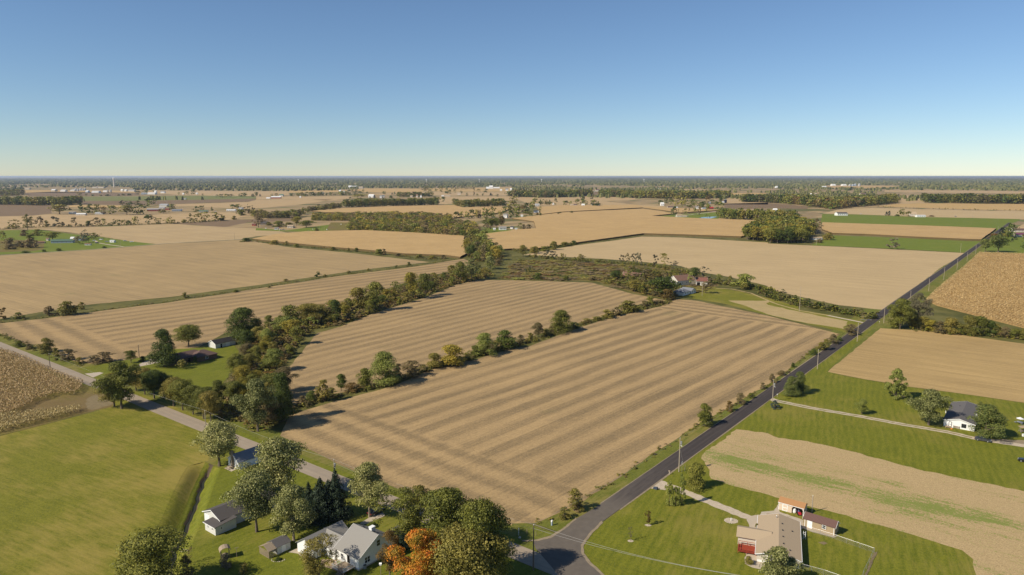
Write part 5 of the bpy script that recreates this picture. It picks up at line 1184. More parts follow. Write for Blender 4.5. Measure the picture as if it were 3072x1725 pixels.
FREE = [pts(T0, (240, 234), (520, 234), (1500, 236), (2571, 244), T1, (330, 246), (920, 236), (1100, 216), (1640, 216), (2571, 200), T2, (0, 245), (0, 330), T0, (0, 330)),
        pts(T0, (240, 210), (1300, 205), (1350, 240), (240, 250)), pts(T0, (640, 225), (1300, 225), (1300, 262), (640, 262)),
        pts(T2, (785, 235), (900, 235), (900, 300), (785, 300)), pts(T2, (2180, 262), (2560, 262), (2560, 300), (2180, 300)), pts(T2, (1700, 224), (2190, 230), (2180, 254), (1720, 248)),
        pts(T3, (1170, 234), (2000, 238), (3000, 248), (3000, 300), (1170, 300)), pts(T3, (545, 188), (1320, 188), (1320, 216), (600, 222)), pts(P4, (1130, 255), (1330, 255), (1330, 310), (1110, 310)), pts(P4, (1430, 200), (1760, 200), (1700, 225), (1430, 225))]
far_country()

# ------------------------------------------------------------------ buildings
m_white = lines_mat('white_siding', (0.78, 0.77, 0.74), (0.5, 0.5, 0.49), 'Z', 0.2, .6, .5, .08)
m_whitep = plain('white_paint', (0.78, 0.77, 0.74), .6, .3, 0, .06)
m_cream = lines_mat('cream_siding', (0.6, 0.54, 0.44), (0.42, 0.37, 0.3), 'Z', 0.2, .6, .5, .1)
m_tanboard = lines_mat('tan_board_siding', (0.37, 0.28, 0.17), (0.24, 0.18, 0.11), 'X', 0.3, .7, .5, .1)
m_creamboard = lines_mat('cream_board_siding', (0.62, 0.5, 0.38), (0.44, 0.35, 0.26), 'X', 0.4, .7, .5, .1)
m_greyboard = lines_mat('pale_grey_siding', (0.6, 0.59, 0.54), (0.42, 0.41, 0.38), 'Z', 0.22, .7, .5, .12)
m_oldwhite = lines_mat('weathered_white_boards', (0.66, 0.62, 0.53), (0.4, 0.36, 0.29), 'X', 0.35, .8, .6, .25)
m_brickw = lines_mat('brown_brick', (0.17, 0.105, 0.065), (0.24, 0.18, 0.13), 'Z', 0.075, .85, .4, .2)
m_redboard = lines_mat('red_boards', (0.3, 0.05, 0.04), (0.18, 0.03, 0.025), 'X', 0.35, .7, .4, .15)
m_rgrey = lines_mat('grey_shingles', (0.26, 0.245, 0.22), (0.19, 0.18, 0.16), 'Y', 0.28, .9, .5, .2, .1)
m_rdark = lines_mat('charcoal_shingles', (0.095, 0.085, 0.08), (0.06, 0.055, 0.05), 'Y', 0.28, .9, .5, .25, .1)
m_rgrey2 = lines_mat('grey_brown_shingles', (0.13, 0.12, 0.115), (0.095, 0.088, 0.085), 'Y', 0.3, .9, .5, .3, .1)
m_rtan = lines_mat('tan_shingles', (0.4, 0.305, 0.2), (0.31, 0.235, 0.155), 'Y', 0.28, .9, .5, .16, .1)
m_rbrown = lines_mat('brown_ribbed_metal', (0.13, 0.07, 0.055), (0.075, 0.042, 0.034), 'X', 0.3, .5, .7, .1, .3)
m_rorange = lines_mat('orange_brown_shingles', (0.36, 0.19, 0.085), (0.27, 0.14, 0.06), 'Y', 0.28, .9, .5, .4, .1)
m_rrust = lines_mat('rusty_metal_roof', (0.2, 0.105, 0.07), (0.42, 0.34, 0.29), 'X', 0.9, .7, .5, .3, .2)
m_rbrick = lines_mat('brown_shingles', (0.14, 0.09, 0.075), (0.1, 0.065, 0.055), 'Y', 0.28, .9, .5, .2, .1)
m_rblack = lines_mat('black_roof', (0.035, 0.03, 0.028), (0.025, 0.022, 0.02), 'X', 0.5, .6, .5, .2, .3)
m_rgreen = lines_mat('green_metal_roof', (0.11, 0.17, 0.11), (0.08, 0.13, 0.08), 'X', 0.5, .5, .5, .15, .3)
m_rwhite = plain('white_metal_roof', (0.7, 0.69, 0.66), .5, .4, 0, .08)
m_rsilver = plain('pale_metal_roof', (0.45, 0.44, 0.42), .45, .5, .2, .12)
m_rblue = lines_mat('blue_grey_shingles', (0.2, 0.205, 0.22), (0.15, 0.155, 0.165), 'Y', 0.3, .85, .5, .2, .15)
m_glass = plain('window_glass', (0.02, 0.025, 0.03), .08, .6, 0, .1)
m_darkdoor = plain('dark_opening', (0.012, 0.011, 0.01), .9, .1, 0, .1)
m_wood = plain('weathered_wood', (0.3, 0.235, 0.165), .9, .15, 0, .25, 6)
m_redwood = lines_mat('red_stained_planks', (0.3, 0.052, 0.024), (0.2, 0.035, 0.017), 'X', .16, .7, .4, .15)
m_stone = plain('chimney_stone', (0.25, 0.2, 0.15), .9, .15, 0, .4, 5)
m_steel = plain('galvanised_steel', (0.4, 0.4, 0.4), .45, .5, .5, .1)
m_black = plain('black_paint', (0.02, 0.02, 0.022), .5, .4, 0, .1)
m_rockp = plain('pale_stone', (0.5, 0.43, 0.34), .9, .1, 0, .3, 8)

def house(name, label, cat, A, bearing, L, W, ez, rise, wall, roof, oh=.3, axis='x', wins=(), doors=(), hip=0.0, trim=m_whitep, group=None, gutter=False, vents=(), chim=None):
    """A: a corner on the ground; L runs along the bearing, W to the left of it. The ridge runs along L (axis x) or along W (axis y)."""
    if axis == 'y':
        # turn the frame so that the ridge always runs along local X
        b = R(bearing); A = (A[0] + math.cos(b) * L, A[1] + math.sin(b) * L); bearing += 90; L, W = W, L
    o = empty(name, (A[0], A[1], 0), R(bearing)); tag(o, label, cat, group)
    rz = ez + rise; h = W / 2
    w = MB()
    w.box(0, L, 0, W, -.2, ez)
    if hip <= 0:
        w.add([(0.002, 0, ez), (0.002, W, ez), (0.002, h, rz - .03), (L - .002, 0, ez), (L - .002, W, ez), (L - .002, h, rz - .03)], [(0, 2, 1), (3, 4, 5), (0, 3, 5, 2), (4, 1, 2, 5)])
    w.obj('wall', wall, o)
    k = rise / h
    def roof_side(y0, sgn):
        e = y0 - sgn * oh; z0 = ez - oh * k + .06
        m = MB()
        if hip > 0: q = [(-oh, e, z0), (L + oh, e, z0), (L - hip, h, rz + .06), (hip, h, rz + .06)]
        else: q = [(-oh, e, z0), (L + oh, e, z0), (L + oh, h, rz + .06), (-oh, h, rz + .06)]
        m.slab(q, .12); return m
    r = roof_side(0, 1); r2 = roof_side(W, -1); r.add(r2.v, r2.f)
    if hip > 0:
        z0 = ez - oh * k + .06
        for x0, sg in ((0, 1), (L, -1)):
            q = [(x0 - sg * oh, -oh, z0), (x0 - sg * oh, W + oh, z0), (x0 + sg * hip, h, rz + .058)]
            r.add([tuple(v) for v in q] + [(a, b, c - .12) for a, b, c in q], [(0, 1, 2), (5, 4, 3), (0, 3, 4, 1)])
    ro = r.obj('roof', roof, o)
    if hip <= 0 and oh > 0:
        z0 = ez - oh * k
        for x0 in (-oh - .03, L + oh - .01):
            t = MB()
            for y0, e in ((0, -oh), (W, W + oh)):
                t.add([(x0, e, z0 - .14), (x0, e, z0 + .07), (x0, h, rz + .07), (x0, h, rz - .14), (x0 + .04, e, z0 - .14), (x0 + .04, e, z0 + .07), (x0 + .04, h, rz + .07), (x0 + .04, h, rz - .14)],
                      [(0, 1, 2, 3), (7, 6, 5, 4), (0, 4, 5, 1), (2, 6, 7, 3), (1, 5, 6, 2), (0, 3, 7, 4)])
            t.obj('gable_trim', trim, o)
        if gutter:
            for e in (-oh - .1, W + oh + .005): g = MB(); g.box(-oh, L + oh, e, e + .095, z0 - .08, z0 + .05); g.obj('gutter', trim, o)
    def place(side, s, z, ww, hh, d, m):
        """a box set on a wall: side S (y=0), N (y=W), W (x=0), E (x=L)"""
        if side == 'S': m.box(s - ww / 2, s + ww / 2, -d, -.003 + .001, z, z + hh)
        elif side == 'N': m.box(s - ww / 2, s + ww / 2, W + .002, W + d, z, z + hh)
        elif side == 'W': m.box(-d, -.002, s - ww / 2, s + ww / 2, z, z + hh)
        else: m.box(L + .002, L + d, s - ww / 2, s + ww / 2, z, z + hh)
    for q in wins:
        side, s, z, ww, hh = q[:5]; tm = q[5] if len(q) > 5 else trim
        f = MB(); t_ = .09
        place(side, s, z - t_, ww + 2 * t_, t_, .05, f); place(side, s, z + hh, ww + 2 * t_, t_, .05, f)
        place(side, s - ww / 2 - t_ / 2, z, t_, hh, .05, f); place(side, s + ww / 2 + t_ / 2, z, t_, hh, .05, f)
        place(side, s, z + hh / 2 - .03, ww, .06, .045, f)
        if ww > 1.0: place(side, s, z, .06, hh, .047, f)
        fo = f.obj('window', tm, o)
        p = MB(); place(side, s, z, ww, hh, .02, p); p.obj('pane', m_glass, fo)
    for q in doors:
        side, s, ww, hh, dm = q[:5]
        d = MB(); place(side, s, .05, ww, hh, .04, d); do = d.obj('door', dm, o)
        if ww < 1.5:
            hd = MB(); place(side, s + ww * .36, 1.0, .06, .14, .09, hd); hd.obj('handle', m_steel, do)
            fr = MB(); place(side, s - ww / 2 - .05, .05, .1, hh + .1, .06, fr); place(side, s + ww / 2 + .05, .05, .1, hh + .1, .06, fr); place(side, s, hh + .05, ww, .1, .06, fr); fr.obj('door_frame', trim, o)
    for (x, y) in vents:
        z = ez + (y if y < h else W - y) * k + .06
        v = MB(); v.box(x - .17, x + .17, y - .14, y + .14, z - .05, z + .16); v.obj('roof_vent', m_black, ro)
    if chim:
        x, y, sx, sy, top, cm = chim
        c = MB(); c.box(x - sx / 2, x + sx / 2, y - sy / 2, y + sy / 2, ez if y > 0 and y < W else 0, top); c.box(x - sx / 2 - .07, x + sx / 2 + .07, y - sy / 2 - .07, y + sy / 2 + .07, top - .18, top + .02 - .001)
        c.obj('chimney', cm, ro if 0 < y < W else o)
    return o
V2 = U + 90.0
def along(A, b, d): return (A[0] + math.cos(R(b)) * d, A[1] + math.sin(R(b)) * d)

# white house at the front: main block, breezeway, garage are one building
H1 = (-34.5, 148.4)
hs = house('white_house', 'white house with grey shingle roof and white chimney in the front yard', 'house', H1, 52.3, 11.5, 8.1, 3.05, 3.4, m_white, m_rgrey, .35, axis='y',
           wins=[('S', 4.6, 1.0, .75, 1.3), ('S', 3.0 - 2.2, 1.3, .6, 1.0)][:1], doors=[], chim=(3.2, 4.6, .95, 1.1, 6.9, m_whitep), vents=((1.0, 4.9), (2.0, 5.15), (5.6, 4.9), (6.7, 4.2)))
# in its own turned frame X runs along the ridge (towards the garage), Y across
def sub_block(root, x0, x1, y0, y1, ez, rise, axis, wall, roof, oh=.3, name_w='wall', name_r='roof'):
    w = MB(); w.box(x0, x1, y0, y1, -.2, ez)
    r = MB()
    if axis == 'x':
        h = (y0 + y1) / 2; rz = ez + rise; k = rise / ((y1 - y0) / 2)
        w.add([(x0 + .002, y0, ez), (x0 + .002, y1, ez), (x0 + .002, h, rz - .03), (x1 - .002, y0, ez), (x1 - .002, y1, ez), (x1 - .002, h, rz - .03)], [(0, 2, 1), (3, 4, 5), (0, 3, 5, 2), (4, 1, 2, 5)])
        for e in (y0 - oh, y1 + oh): r.slab([(x0 - oh, e, ez - oh * k + .06), (x1 + oh, e, ez - oh * k + .06), (x1 + oh, h, rz + .06), (x0 - oh, h, rz + .06)], .12)
    else:
        h = (x0 + x1) / 2; rz = ez + rise; k = rise / ((x1 - x0) / 2)
        w.add([(x0, y0 + .002, ez), (x1, y0 + .002, ez), (h, y0 + .002, rz - .03), (x0, y1 - .002, ez), (x1, y1 - .002, ez), (h, y1 - .002, rz - .03)], [(0, 2, 1), (3, 4, 5), (0, 3, 5, 2), (4, 1, 2, 5)])
        for e in (x0 - oh, x1 + oh): r.slab([(e, y0 - oh, ez - oh * k + .06), (e, y1 + oh, ez - oh * k + .06), (h, y1 + oh, rz + .06), (h, y0 - oh, rz + .06)], .12)
    w.obj(name_w, wall, root); return r.obj(name_r, roof, root)
# frame of the white house: origin at the far end of the gable wall; X towards the garage (bearing 142), Y towards the viewer side
m_rgreyx = lines_mat('grey_shingles_cross', (0.25, 0.235, 0.21), (0.185, 0.175, 0.155), 'X', 0.28, .9, .5, .2, .1)
sub_block(hs, 7.9, 15.4, 5.4, 11.9, 2.55, 1.75, 'x', m_white, m_rgrey, .3)               # breezeway
gr_ = sub_block(hs, 12.1, 18.1, 4.2, 14.8, 2.55, 1.9, 'y', m_white, m_rgreyx, .35)       # garage
sub_block(hs, 1.2, 4.8, -3.4, -.05, 2.6, 1.3, 'y', m_white, m_rgreyx, .3)                # front wing
def wbox(root, nm, mat, *b): m = MB(); m.box(*b); return m.obj(nm, mat, root)
def win_at(root, axis, at, s, z, w, h, sgn, tm=m_whitep, double=False):
    """window on a wall plane: axis x or y is held at 'at', facing sgn"""
    f, p = MB(), MB(); t = .09
    def b(m, s0, s1, z0, z1, d):
        a0, a1 = (at + .002, at + d) if sgn > 0 else (at - d, at - .002)
        m.box(*((a0, a1, s0, s1) if axis == 'x' else (s0, s1, a0, a1)), z0, z1)
    b(f, s - w / 2 - t, s + w / 2 + t, z - t, z, .06); b(f, s - w / 2 - t, s + w / 2 + t, z + h, z + h + t, .06)
    b(f, s - w / 2 - t, s - w / 2, z, z + h, .06); b(f, s + w / 2, s + w / 2 + t, z, z + h, .06); b(f, s - w / 2, s + w / 2, z + h / 2 - .03, z + h / 2 + .03, .05)
    if double: b(f, s - .05, s + .05, z, z + h, .055)
    fo = f.obj('window', tm, root); b(p, s - w / 2, s + w / 2, z, z + h, .02); p.obj('pane', m_glass, fo)
win_at(hs, 'x', 0, 9.0, 1.0, 1.5, 1.35, -1, double=True)        # gable end, double window
win_at(hs, 'x', 0, 5.6, 3.6, 1.0, 1.4, -1)
win_at(hs, 'y', 11.5, 5.7, .9, .7, 1.3, 1); win_at(hs, 'y', 11.5, 7.2, 1.6, .5, .7, 1)
wbox(hs, 'door', m_darkdoor, 3.1, 4.0, 11.502, 11.54, .75, 2.75)
win_at(hs, 'y', 11.9, 9.4, .9, .8, 1.3, 1); win_at(hs, 'y', 11.9, 11.2, .9, .8, 1.3, 1)
wbox(hs, 'foundation', m_conc, -.04, 8.14, -.04, 11.54, -.2, .35)
for q in ((8.9, 7.4), (10.6, 7.6)): wbox(gr_, 'roof_vent', m_black, q[0] - .17, q[0] + .17, q[1] + 1.9, q[1] + 2.2, 3.45, 3.72)
# deck with white railing
dk = empty('deck', (H1[0] + .6, H1[1] - .3, 0), R(232.3)); dk.location = (*along(along(H1, 142.3, 5.2), 232.3, .06), 0); dk.rotation_euler = (0, 0, R(232.3)); tag(dk, 'weathered back deck with white railing on the sunny wall of the white house', 'deck')
for i in range(13): wbox(dk, 'plank', m_wood, .02, 3.6, i * .3 - .02 + .3, i * .3 + .25 + .3, .68, .74)
for x in (.1, 3.4):
    for y in (.4, 2.2, 4.0): wbox(dk, 'deck_post', m_wood, x, x + .12, y, y + .12, -.05, .675)
for (x0, x1, y0, y1) in ((3.5, 3.58, .3, 2.2), (0.0, 3.5, 4.08, 4.16), (0.0, 3.5, .22, .3)):
    r_ = MB(); r_.box(x0, x1, y0, y1, 1.62, 1.7); r_.box(x0, x1, y0, y1, .86, .92)
    n = max(2, int(max(x1 - x0, y1 - y0) / .28))
    for i in range(n + 1):
        if x1 - x0 > y1 - y0: xx = x0 + (x1 - x0) * i / n; r_.box(xx - .025, xx + .025, y0 + .02, y1 - .02, .92, 1.62)
        else: yy = y0 + (y1 - y0) * i / n; r_.box(x0 + .02, x1 - .02, yy - .025, yy + .025, .92, 1.62)
    r_.obj('railing', m_whitep, dk)
for i in range(3): wbox(dk, 'step', m_wood, 3.62 + i * .3, 3.92 + i * .3, 2.4, 3.9, .5 - i * .2, .55 - i * .2)
ac = empty('air_conditioner', (*gp(D3, 1985, 925), 0), R(52)); tag(ac, 'grey air conditioner unit by the gable wall of the white house', 'air conditioner')
m = MB(); m.tube((0, 0, 0), (0, 0, .85), .42, .42, 16); m.obj('casing', m_steel, ac); m = MB(); m.tube((0, 0, .85), (0, 0, .9), .36, .3, 16); m.obj('fan_grille', m_black, ac)
bp = empty('bird_house', (*gp(D3, 2255, 1035), 0)); tag(bp, 'white bird house on a thin post beside the rusty half bare tree', 'bird house')
m = MB(); m.box(-.05, .05, -.05, .05, 0, 2.4); m.obj('post', m_wood, bp); m = MB(); m.box(-.22, .22, -.2, .2, 2.4, 2.75); m.slab([(-.3, -.28, 2.74), (.3, -.28, 2.74), (.3, 0, 2.98), (-.3, 0, 2.98)], .03); m.slab([(-.3, .28, 2.74), (.3, .28, 2.74), (.3, 0, 2.98), (-.3, 0, 2.98)], .03); m.obj('box', m_whitep, bp)

# lattice garden shed
gs = empty('garden_shed', (-56.5, 153.6, 0), R(52)); tag(gs, 'grey garden shed with a lattice lean-to behind the white house', 'shed')
m = MB(); m.box(2.2, 5.8, 0, 3.9, 0, 1.95); m.add([(2.202, 0, 1.95), (2.202, 3.9, 1.95), (2.202, 1.95, 2.9), (5.798, 0, 1.95), (5.798, 3.9, 1.95), (5.798, 1.95, 2.9)], [(0, 2, 1), (3, 4, 5), (0, 3, 5, 2), (4, 1, 2, 5)]); m.obj('wall', m_greyboard, gs)
r_ = MB()
for e, hgt_ in ((-.2, 1), (4.1, 1)): r_.slab([(2.0, e, 1.9), (6.0, e, 1.9), (6.0, 1.95, 3.0), (2.0, 1.95, 3.0)], .1)
r_.obj('roof', m_rgrey2, gs)
r_ = MB()
for e in (-.1, 4.0): r_.slab([(-.15, e, 1.8), (1.98, e, 1.8), (1.98, 1.95, 2.75), (-.15, 1.95, 2.75)], .06)
r_.obj('lean_to_roof', m_wood, gs)
la = MB()
for k in range(20):
    y = k * .2; la.box(-.03, 0, y, y + .07, 0, 1.8)
for k in range(8): la.box(-.045, -.031, 0, 3.9, .1 + k * .22, .16 + k * .22)
for k in range(11): la.box(k * .2, k * .2 + .06, -.03, 0, 0, 1.8)
for k in range(8): la.box(0, 2.18, -.045, -.031, .1 + k * .22, .16 + k * .22)
kind(la.obj('lattice', m_wood, gs), 'stuff')
for a, b in ((0, 0), (0, 3.82), (2.1, 0)): wbox(gs, 'post', m_wood, a, a + .09, b, b + .09, 0, 1.79)
wbox(gs, 'door', m_whitep, 3.4, 4.5, -.035, -.002, .1, 1.85)
def stones(name, label, c, R0, R1, n, mat=m_rockp, s=.22, arc=(0, 6.28)):
    o = empty(name, (*c, 0)); tag(o, label, 'stone ring'); g = random.Random(int(c[0] * 10))
    for i in range(n):
        a = arc[0] + (arc[1] - arc[0]) * i / n; k = s * g.uniform(.7, 1.3); x, y = R0 * math.cos(a), R1 * math.sin(a)
        m = MB(); m.tube((x, y, -.02), (x, y, k * .6), k * .6, k * .35, 6); m.obj('stone', mat, o)
    return o
stones('stone_ring', 'arc of pale stones round a little flower bed by the lattice shed', gp(D3, 530, 780), 1.5, 1.0, 15, arc=(3.0, 6.6))
one(D3, 530, 785, 745, 110, 'bush', 'dark', 'low green plants inside the stone arc', 'shrub')
stones('stone_pile', 'pile of pale stones on the lawn near the ditch', gp(D4, 185, 1185), .9, .5, 10)
stones('stone_ring', 'ring of gravel at the foot of the bare grey sapling', gp(B2, 1190, 1106), .7, .55, 10, s=.15)
stones('stone_ring', 'ring of gravel at the foot of the reddish sapling', gp(B2, 1368, 948), .8, .6, 10, s=.15)
sheet('gravel_bed', [(gp(B2, 1368, 948)[0] + .75 * math.cos(a), gp(B2, 1368, 948)[1] + .6 * math.sin(a)) for a in np.arange(0, 6.28, .5)], LV + .05, m_gravel, 0)
sheet('gravel_bed', [(gp(B2, 1190, 1106)[0] + .7 * math.cos(a), gp(B2, 1190, 1106)[1] + .55 * math.sin(a)) for a in np.arange(0, 6.28, .5)], LV + .05, m_gravel, 0)
wr = gp(B2, 2200, 903)
sheet('gravel_bed', [(wr[0] + 1.7 * math.cos(a), wr[1] + 1.5 * math.sin(a)) for a in np.arange(0, 6.28, .4)], LV + .05, m_gravel, .08, 1)
stones('stone_ring', 'round gravel bed with a white pipe on the ranch lawn', wr, 1.7, 1.5, 18, s=.2)
wp = empty('well_pipe', (*wr, 0)); tag(wp, 'short white well pipe in the round gravel bed', 'pipe'); m = MB(); m.tube((0, 0, 0), (0, 0, .7), .1, .1, 10); m.obj('pipe', m_whitep, wp); m = MB(); m.tube((0, 0, .7), (0, 0, .78), .13, .12, 10); m.obj('cap', m_whitep, wp)

# low grey outbuilding with lean-to under the broad tree
ob = house('outbuilding', 'long pale outbuilding with dark roof half hidden under the broad tree', 'outbuilding', along((-79.3, 171.8), -38, 0), 52, 16.5, 7.9, 2.85, 1.5, m_greyboard, m_rdark, .35, doors=[('W', -5.6 + 7.3, 2.2, 2.3, m_cream)][:0])
ob.location = (*along((-79.3, 171.8), -38, 7.9), 0)
win_at(ob, 'y', 0, 13.6, 1.1, .9, 1.0, -1); wbox(ob, 'door', m_whitep, -.05, -.002, 5.2, 7.4, .05, 2.3)
lt = empty('lean_to_shed', (-73.3, 164.2, 0), R(52)); tag(lt, 'small pale shed with dark sloping roof and two windows in front of the long outbuilding', 'shed')
m = MB(); m.add([(0, 0, -.1), (5.6, 0, -.1), (5.6, 4.9, -.1), (0, 4.9, -.1), (0, 0, 2.2), (5.6, 0, 2.75), (5.6, 4.9, 2.75), (0, 4.9, 2.2)], [(0, 3, 2, 1), (4, 5, 6, 7), (0, 1, 5, 4), (1, 2, 6, 5), (2, 3, 7, 6), (3, 0, 4, 7)]); m.obj('wall', m_greyboard, lt)
m = MB(); m.slab([(-.35, -.3, 2.27), (5.8, -.3, 2.87), (5.8, 5.2, 2.87), (-.35, 5.2, 2.27)], .1); m.obj('roof', m_rdark, lt)
wbox(lt, 'fascia', m_whitep, -.4, -.352, -.32, 5.22, 2.1, 2.26)
win_at(lt, 'x', 0, 1.4, 1.15, .5, .55, -1); win_at(lt, 'x', 0, 3.4, 1.15, .5, .55, -1); win_at(lt, 'y', 0, 1.6, 1.2, .45, .45, -1)
ct = house('cottage', 'small white cottage with blue grey roof and tall stone chimney near the county road', 'house', (-82.7, 204.2), 52, 9.5, 5.9, 2.45, 1.9, m_white, m_rblue, .3)
win_at(ct, 'x', 0, 1.3, 1.0, .8, .8, -1); win_at(ct, 'x', 0, 4.4, 1.0, .8, .8, -1)
m = MB(); m.box(-.75, -.002, 2.55, 3.35, -.1, 2.6); m.box(-.6, -.004, 2.65, 3.25, 2.6, 5.4); m.obj('chimney', m_stone, ct)
sheet('patio', [along(along((-82.7, 204.2), 232, 0.1), 142, 1.0), along(along((-82.7, 204.2), 232, 2.2), 142, .6), along(along((-82.7, 204.2), 232, 2.2), 142, 4.6), along(along((-82.7, 204.2), 232, .1), 142, 4.6)], LV + .05, m_conc, .05, 1)
pt = empty('picnic_table', (*along(along((-82.7, 204.2), 232, 1.5), 142, 2.9), .05), R(142)); tag(pt, 'wooden picnic table on the patio beside the chimney of the cottage', 'table')
wbox(pt, 'tabletop', m_wood, -.9, .9, -.37, .37, .72, .77)
for s_ in (-1, 1): wbox(pt, 'bench', m_wood, -.9, .9, s_ * .7 - .13, s_ * .7 + .13, .43, .47)
for x in (-.65, .65):
    m = MB(); m.tube((x, -.75, 0), (x, .2, .74), .045, .045, 5); m.tube((x, .75, 0), (x, -.2, .74), .045, .045, 5); m.obj('leg', m_wood, pt)
# wishing well shelter and clothes post
ww = empty('wishing_well', (*gp(D4, 628, 1255), 0), R(30)); tag(ww, 'small wooden wishing well with curved shingle roof on the back lawn', 'wishing well')
for a in (-1, 1):
    for b in (-1, 1): wbox(ww, 'post', m_wood, a * .9 - .06, a * .9 + .06, b * .75 - .06, b * .75 + .06, 0, 2.0)
m = MB()
for i in range(6):
    a0, a1 = math.pi * i / 6, math.pi * (i + 1) / 6
    m.slab([(1.25 * math.cos(a0), -1.05, 1.9 + .9 * math.sin(a0)), (1.25 * math.cos(a0), 1.05, 1.9 + .9 * math.sin(a0)), (1.25 * math.cos(a1), 1.05, 1.9 + .9 * math.sin(a1)), (1.25 * math.cos(a1), -1.05, 1.9 + .9 * math.sin(a1))], .07)
m.obj('roof', m_wood, ww); m = MB(); m.tube((0, 0, 0), (0, 0, .8), .7, .7, 14); m.obj('well_wall', m_stone, ww)
cp = empty('clothes_post', (*gp(D4, 752, 1255), 0), R(20)); tag(cp, 'thin clothes line post with a crossbar on the back lawn', 'post')
m = MB(); m.tube((0, 0, 0), (0, 0, 2.3), .05, .05, 6); m.obj('post', m_wood, cp); wbox(cp, 'crossbar', m_wood, -.5, .5, -.04, .04, 2.3, 2.38)

# brick ranch house, black roofed shed
bA = along((-150.2, 330.0), 54, -9.5)
bh = house('brick_house', 'low brick ranch house with brown hip roof and wide lawn', 'house', along(bA, 54, 9.3), 54, 10.4, 8.5, 2.6, 2.0, m_brickw, m_rbrick, .5, hip=4.2, wins=[('S', 5.0, .9, 1.4, 1.2)], doors=[])
bm_ = MB(); bm_.box(-11, 7.5, 4.0, 12.5, -.2, 2.6); bm_.obj('wall', m_brickw, bh)
m = MB(); q = [(-11.5, 3.5, 2.45), (8.0, 3.5, 2.45), (8.0, 13.0, 2.45), (-11.5, 13.0, 2.45), (-7.0, 8.25, 4.5), (3.6, 8.25, 4.5)]
m.add(q, [(0, 1, 5, 4), (1, 2, 5), (2, 3, 4, 5), (3, 0, 4)]); m.obj('roof', m_rbrick, bh)
wbox(bh, 'door', m_darkdoor, -2.2, -1.2, 3.95, 3.998, 0, 2.1); win_at(bh, 'y', 4.0, -5.5, .9, 1.6, 1.2, -1)
bs = house('shed', 'black roofed white shed behind the brick ranch house', 'shed', gp(D7, 1720, 425), 54, 11.5, 6.5, 2.5, 1.5, m_greyboard, m_rblack, .3, doors=[('S', 3.2, 1.0, 2.0, m_darkdoor), ('S', 7.0, 2.4, 2.1, m_whitep)])
# low white house with grey roof beside the parked car
lw = house('low_white_house', 'long low white house with grey roof beside the huge rounded pine', 'house', along((153.7, 242.5), -38, 9.2), 52.4, 24.6, 9.2, 2.5, 1.15, m_white, m_rgrey2, .35, doors=[('W', 9.2 - 2.0, 1.0, 2.1, m_black)], wins=[('W', 9.2 - 6.1, .75, 1.3, 1.25, m_black)], vents=((7.5, 5.4), (18, 6.2)))
wbox(lw, 'door_panel', m_whitep, -.055, -.041, 6.88, 7.52, .25, 1.05); wbox(lw, 'door_panel', m_whitep, -.055, -.041, 6.88, 7.52, 1.15, 1.95)
bench = empty('porch_bench', (*gp(D2, 425, 690), 0), R(-36)); tag(bench, 'dark bench by the door of the low white house', 'bench')
wbox(bench, 'seat', m_wood, -.9, .9, -.2, .2, .4, .46); wbox(bench, 'backrest', m_wood, -.9, .9, .17, .22, .5, .9)
for x in (-.8, .8): wbox(bench, 'leg', m_wood, x - .05, x + .05, -.2, .2, 0, .4)
pk = empty('pumpkin', (*gp(D2, 492, 712), 0)); tag(pk, 'orange pumpkin beside the porch bench', 'pumpkin')
m_pump = plain('pumpkin_skin', (0.6, 0.2, 0.03), .5, .4, 0, .2); m = MB()
ring = [(.05, 0), (.27, .06), (.36, .22), (.3, .4), (.1, .46)]; n = 20
vs = [(r * (1 + .07 * math.cos(10 * 2 * math.pi * i / n)) * math.cos(2 * math.pi * i / n), r * (1 + .07 * math.cos(10 * 2 * math.pi * i / n)) * math.sin(2 * math.pi * i / n), z) for r, z in ring for i in range(n)]
m.add(vs, [(k * n + i, k * n + (i + 1) % n, (k + 1) * n + (i + 1) % n, (k + 1) * n + i) for k in range(4) for i in range(n)] + [tuple(range(n - 1, -1, -1)), tuple(range(4 * n, 5 * n))]); m.obj('rind', m_pump, pk); m = MB(); m.tube((0, 0, .44), (.03, 0, .58), .04, .025, 6); m.obj('stem', m_wood, pk)
cr = empty('firewood_rack', (*gp(D2, 590, 690), 0), R(-36)); tag(cr, 'dark rack of firewood against the low white house', 'firewood rack')
for x in (-.95, .95): wbox(cr, 'upright', m_black, x - .05, x + .05, -.25, .25, 0, 1.0)
for k in range(5):
    for i in range(11):
        m = MB(); x = -.82 + i * .165; m.tube((x, -.24, .14 + k * .17), (x, .24, .14 + k * .17), .078, .078, 6); m.obj('log', m_wood if (i + k) % 3 else m_stone, cr)
dish = empty('satellite_dish', (*gp(D2, 1100, 300), 0)); 
dx, dy = along(along((153.7, 242.5), -38, 9.0), 52.4, 11); dish.location = (dx, dy, 2.45); dish.rotation_euler = (0, 0, R(-60)); tag(dish, 'small white satellite dish at the roof edge of the low white house', 'satellite dish')
m = MB(); m.tube((0, 0, 0), (0, 0, .6), .03, .03, 6); m.obj('mast', m_steel, dish); m = MB(); m.tube((0, -.05, .6), (0, -.16, .72), .12, .42, 14); m.obj('dish', m_whitep, dish)
wpv = empty('white_post', (*gp(D2, 375, 392), 0)); tag(wpv, 'short white post on the lawn beside the low white house', 'post'); wbox(wpv, 'post', m_whitep, -.09, .09, -.09, .09, 0, .95); wbox(wpv, 'cap', m_whitep, -.12, .12, -.12, .12, .951, 1.0)

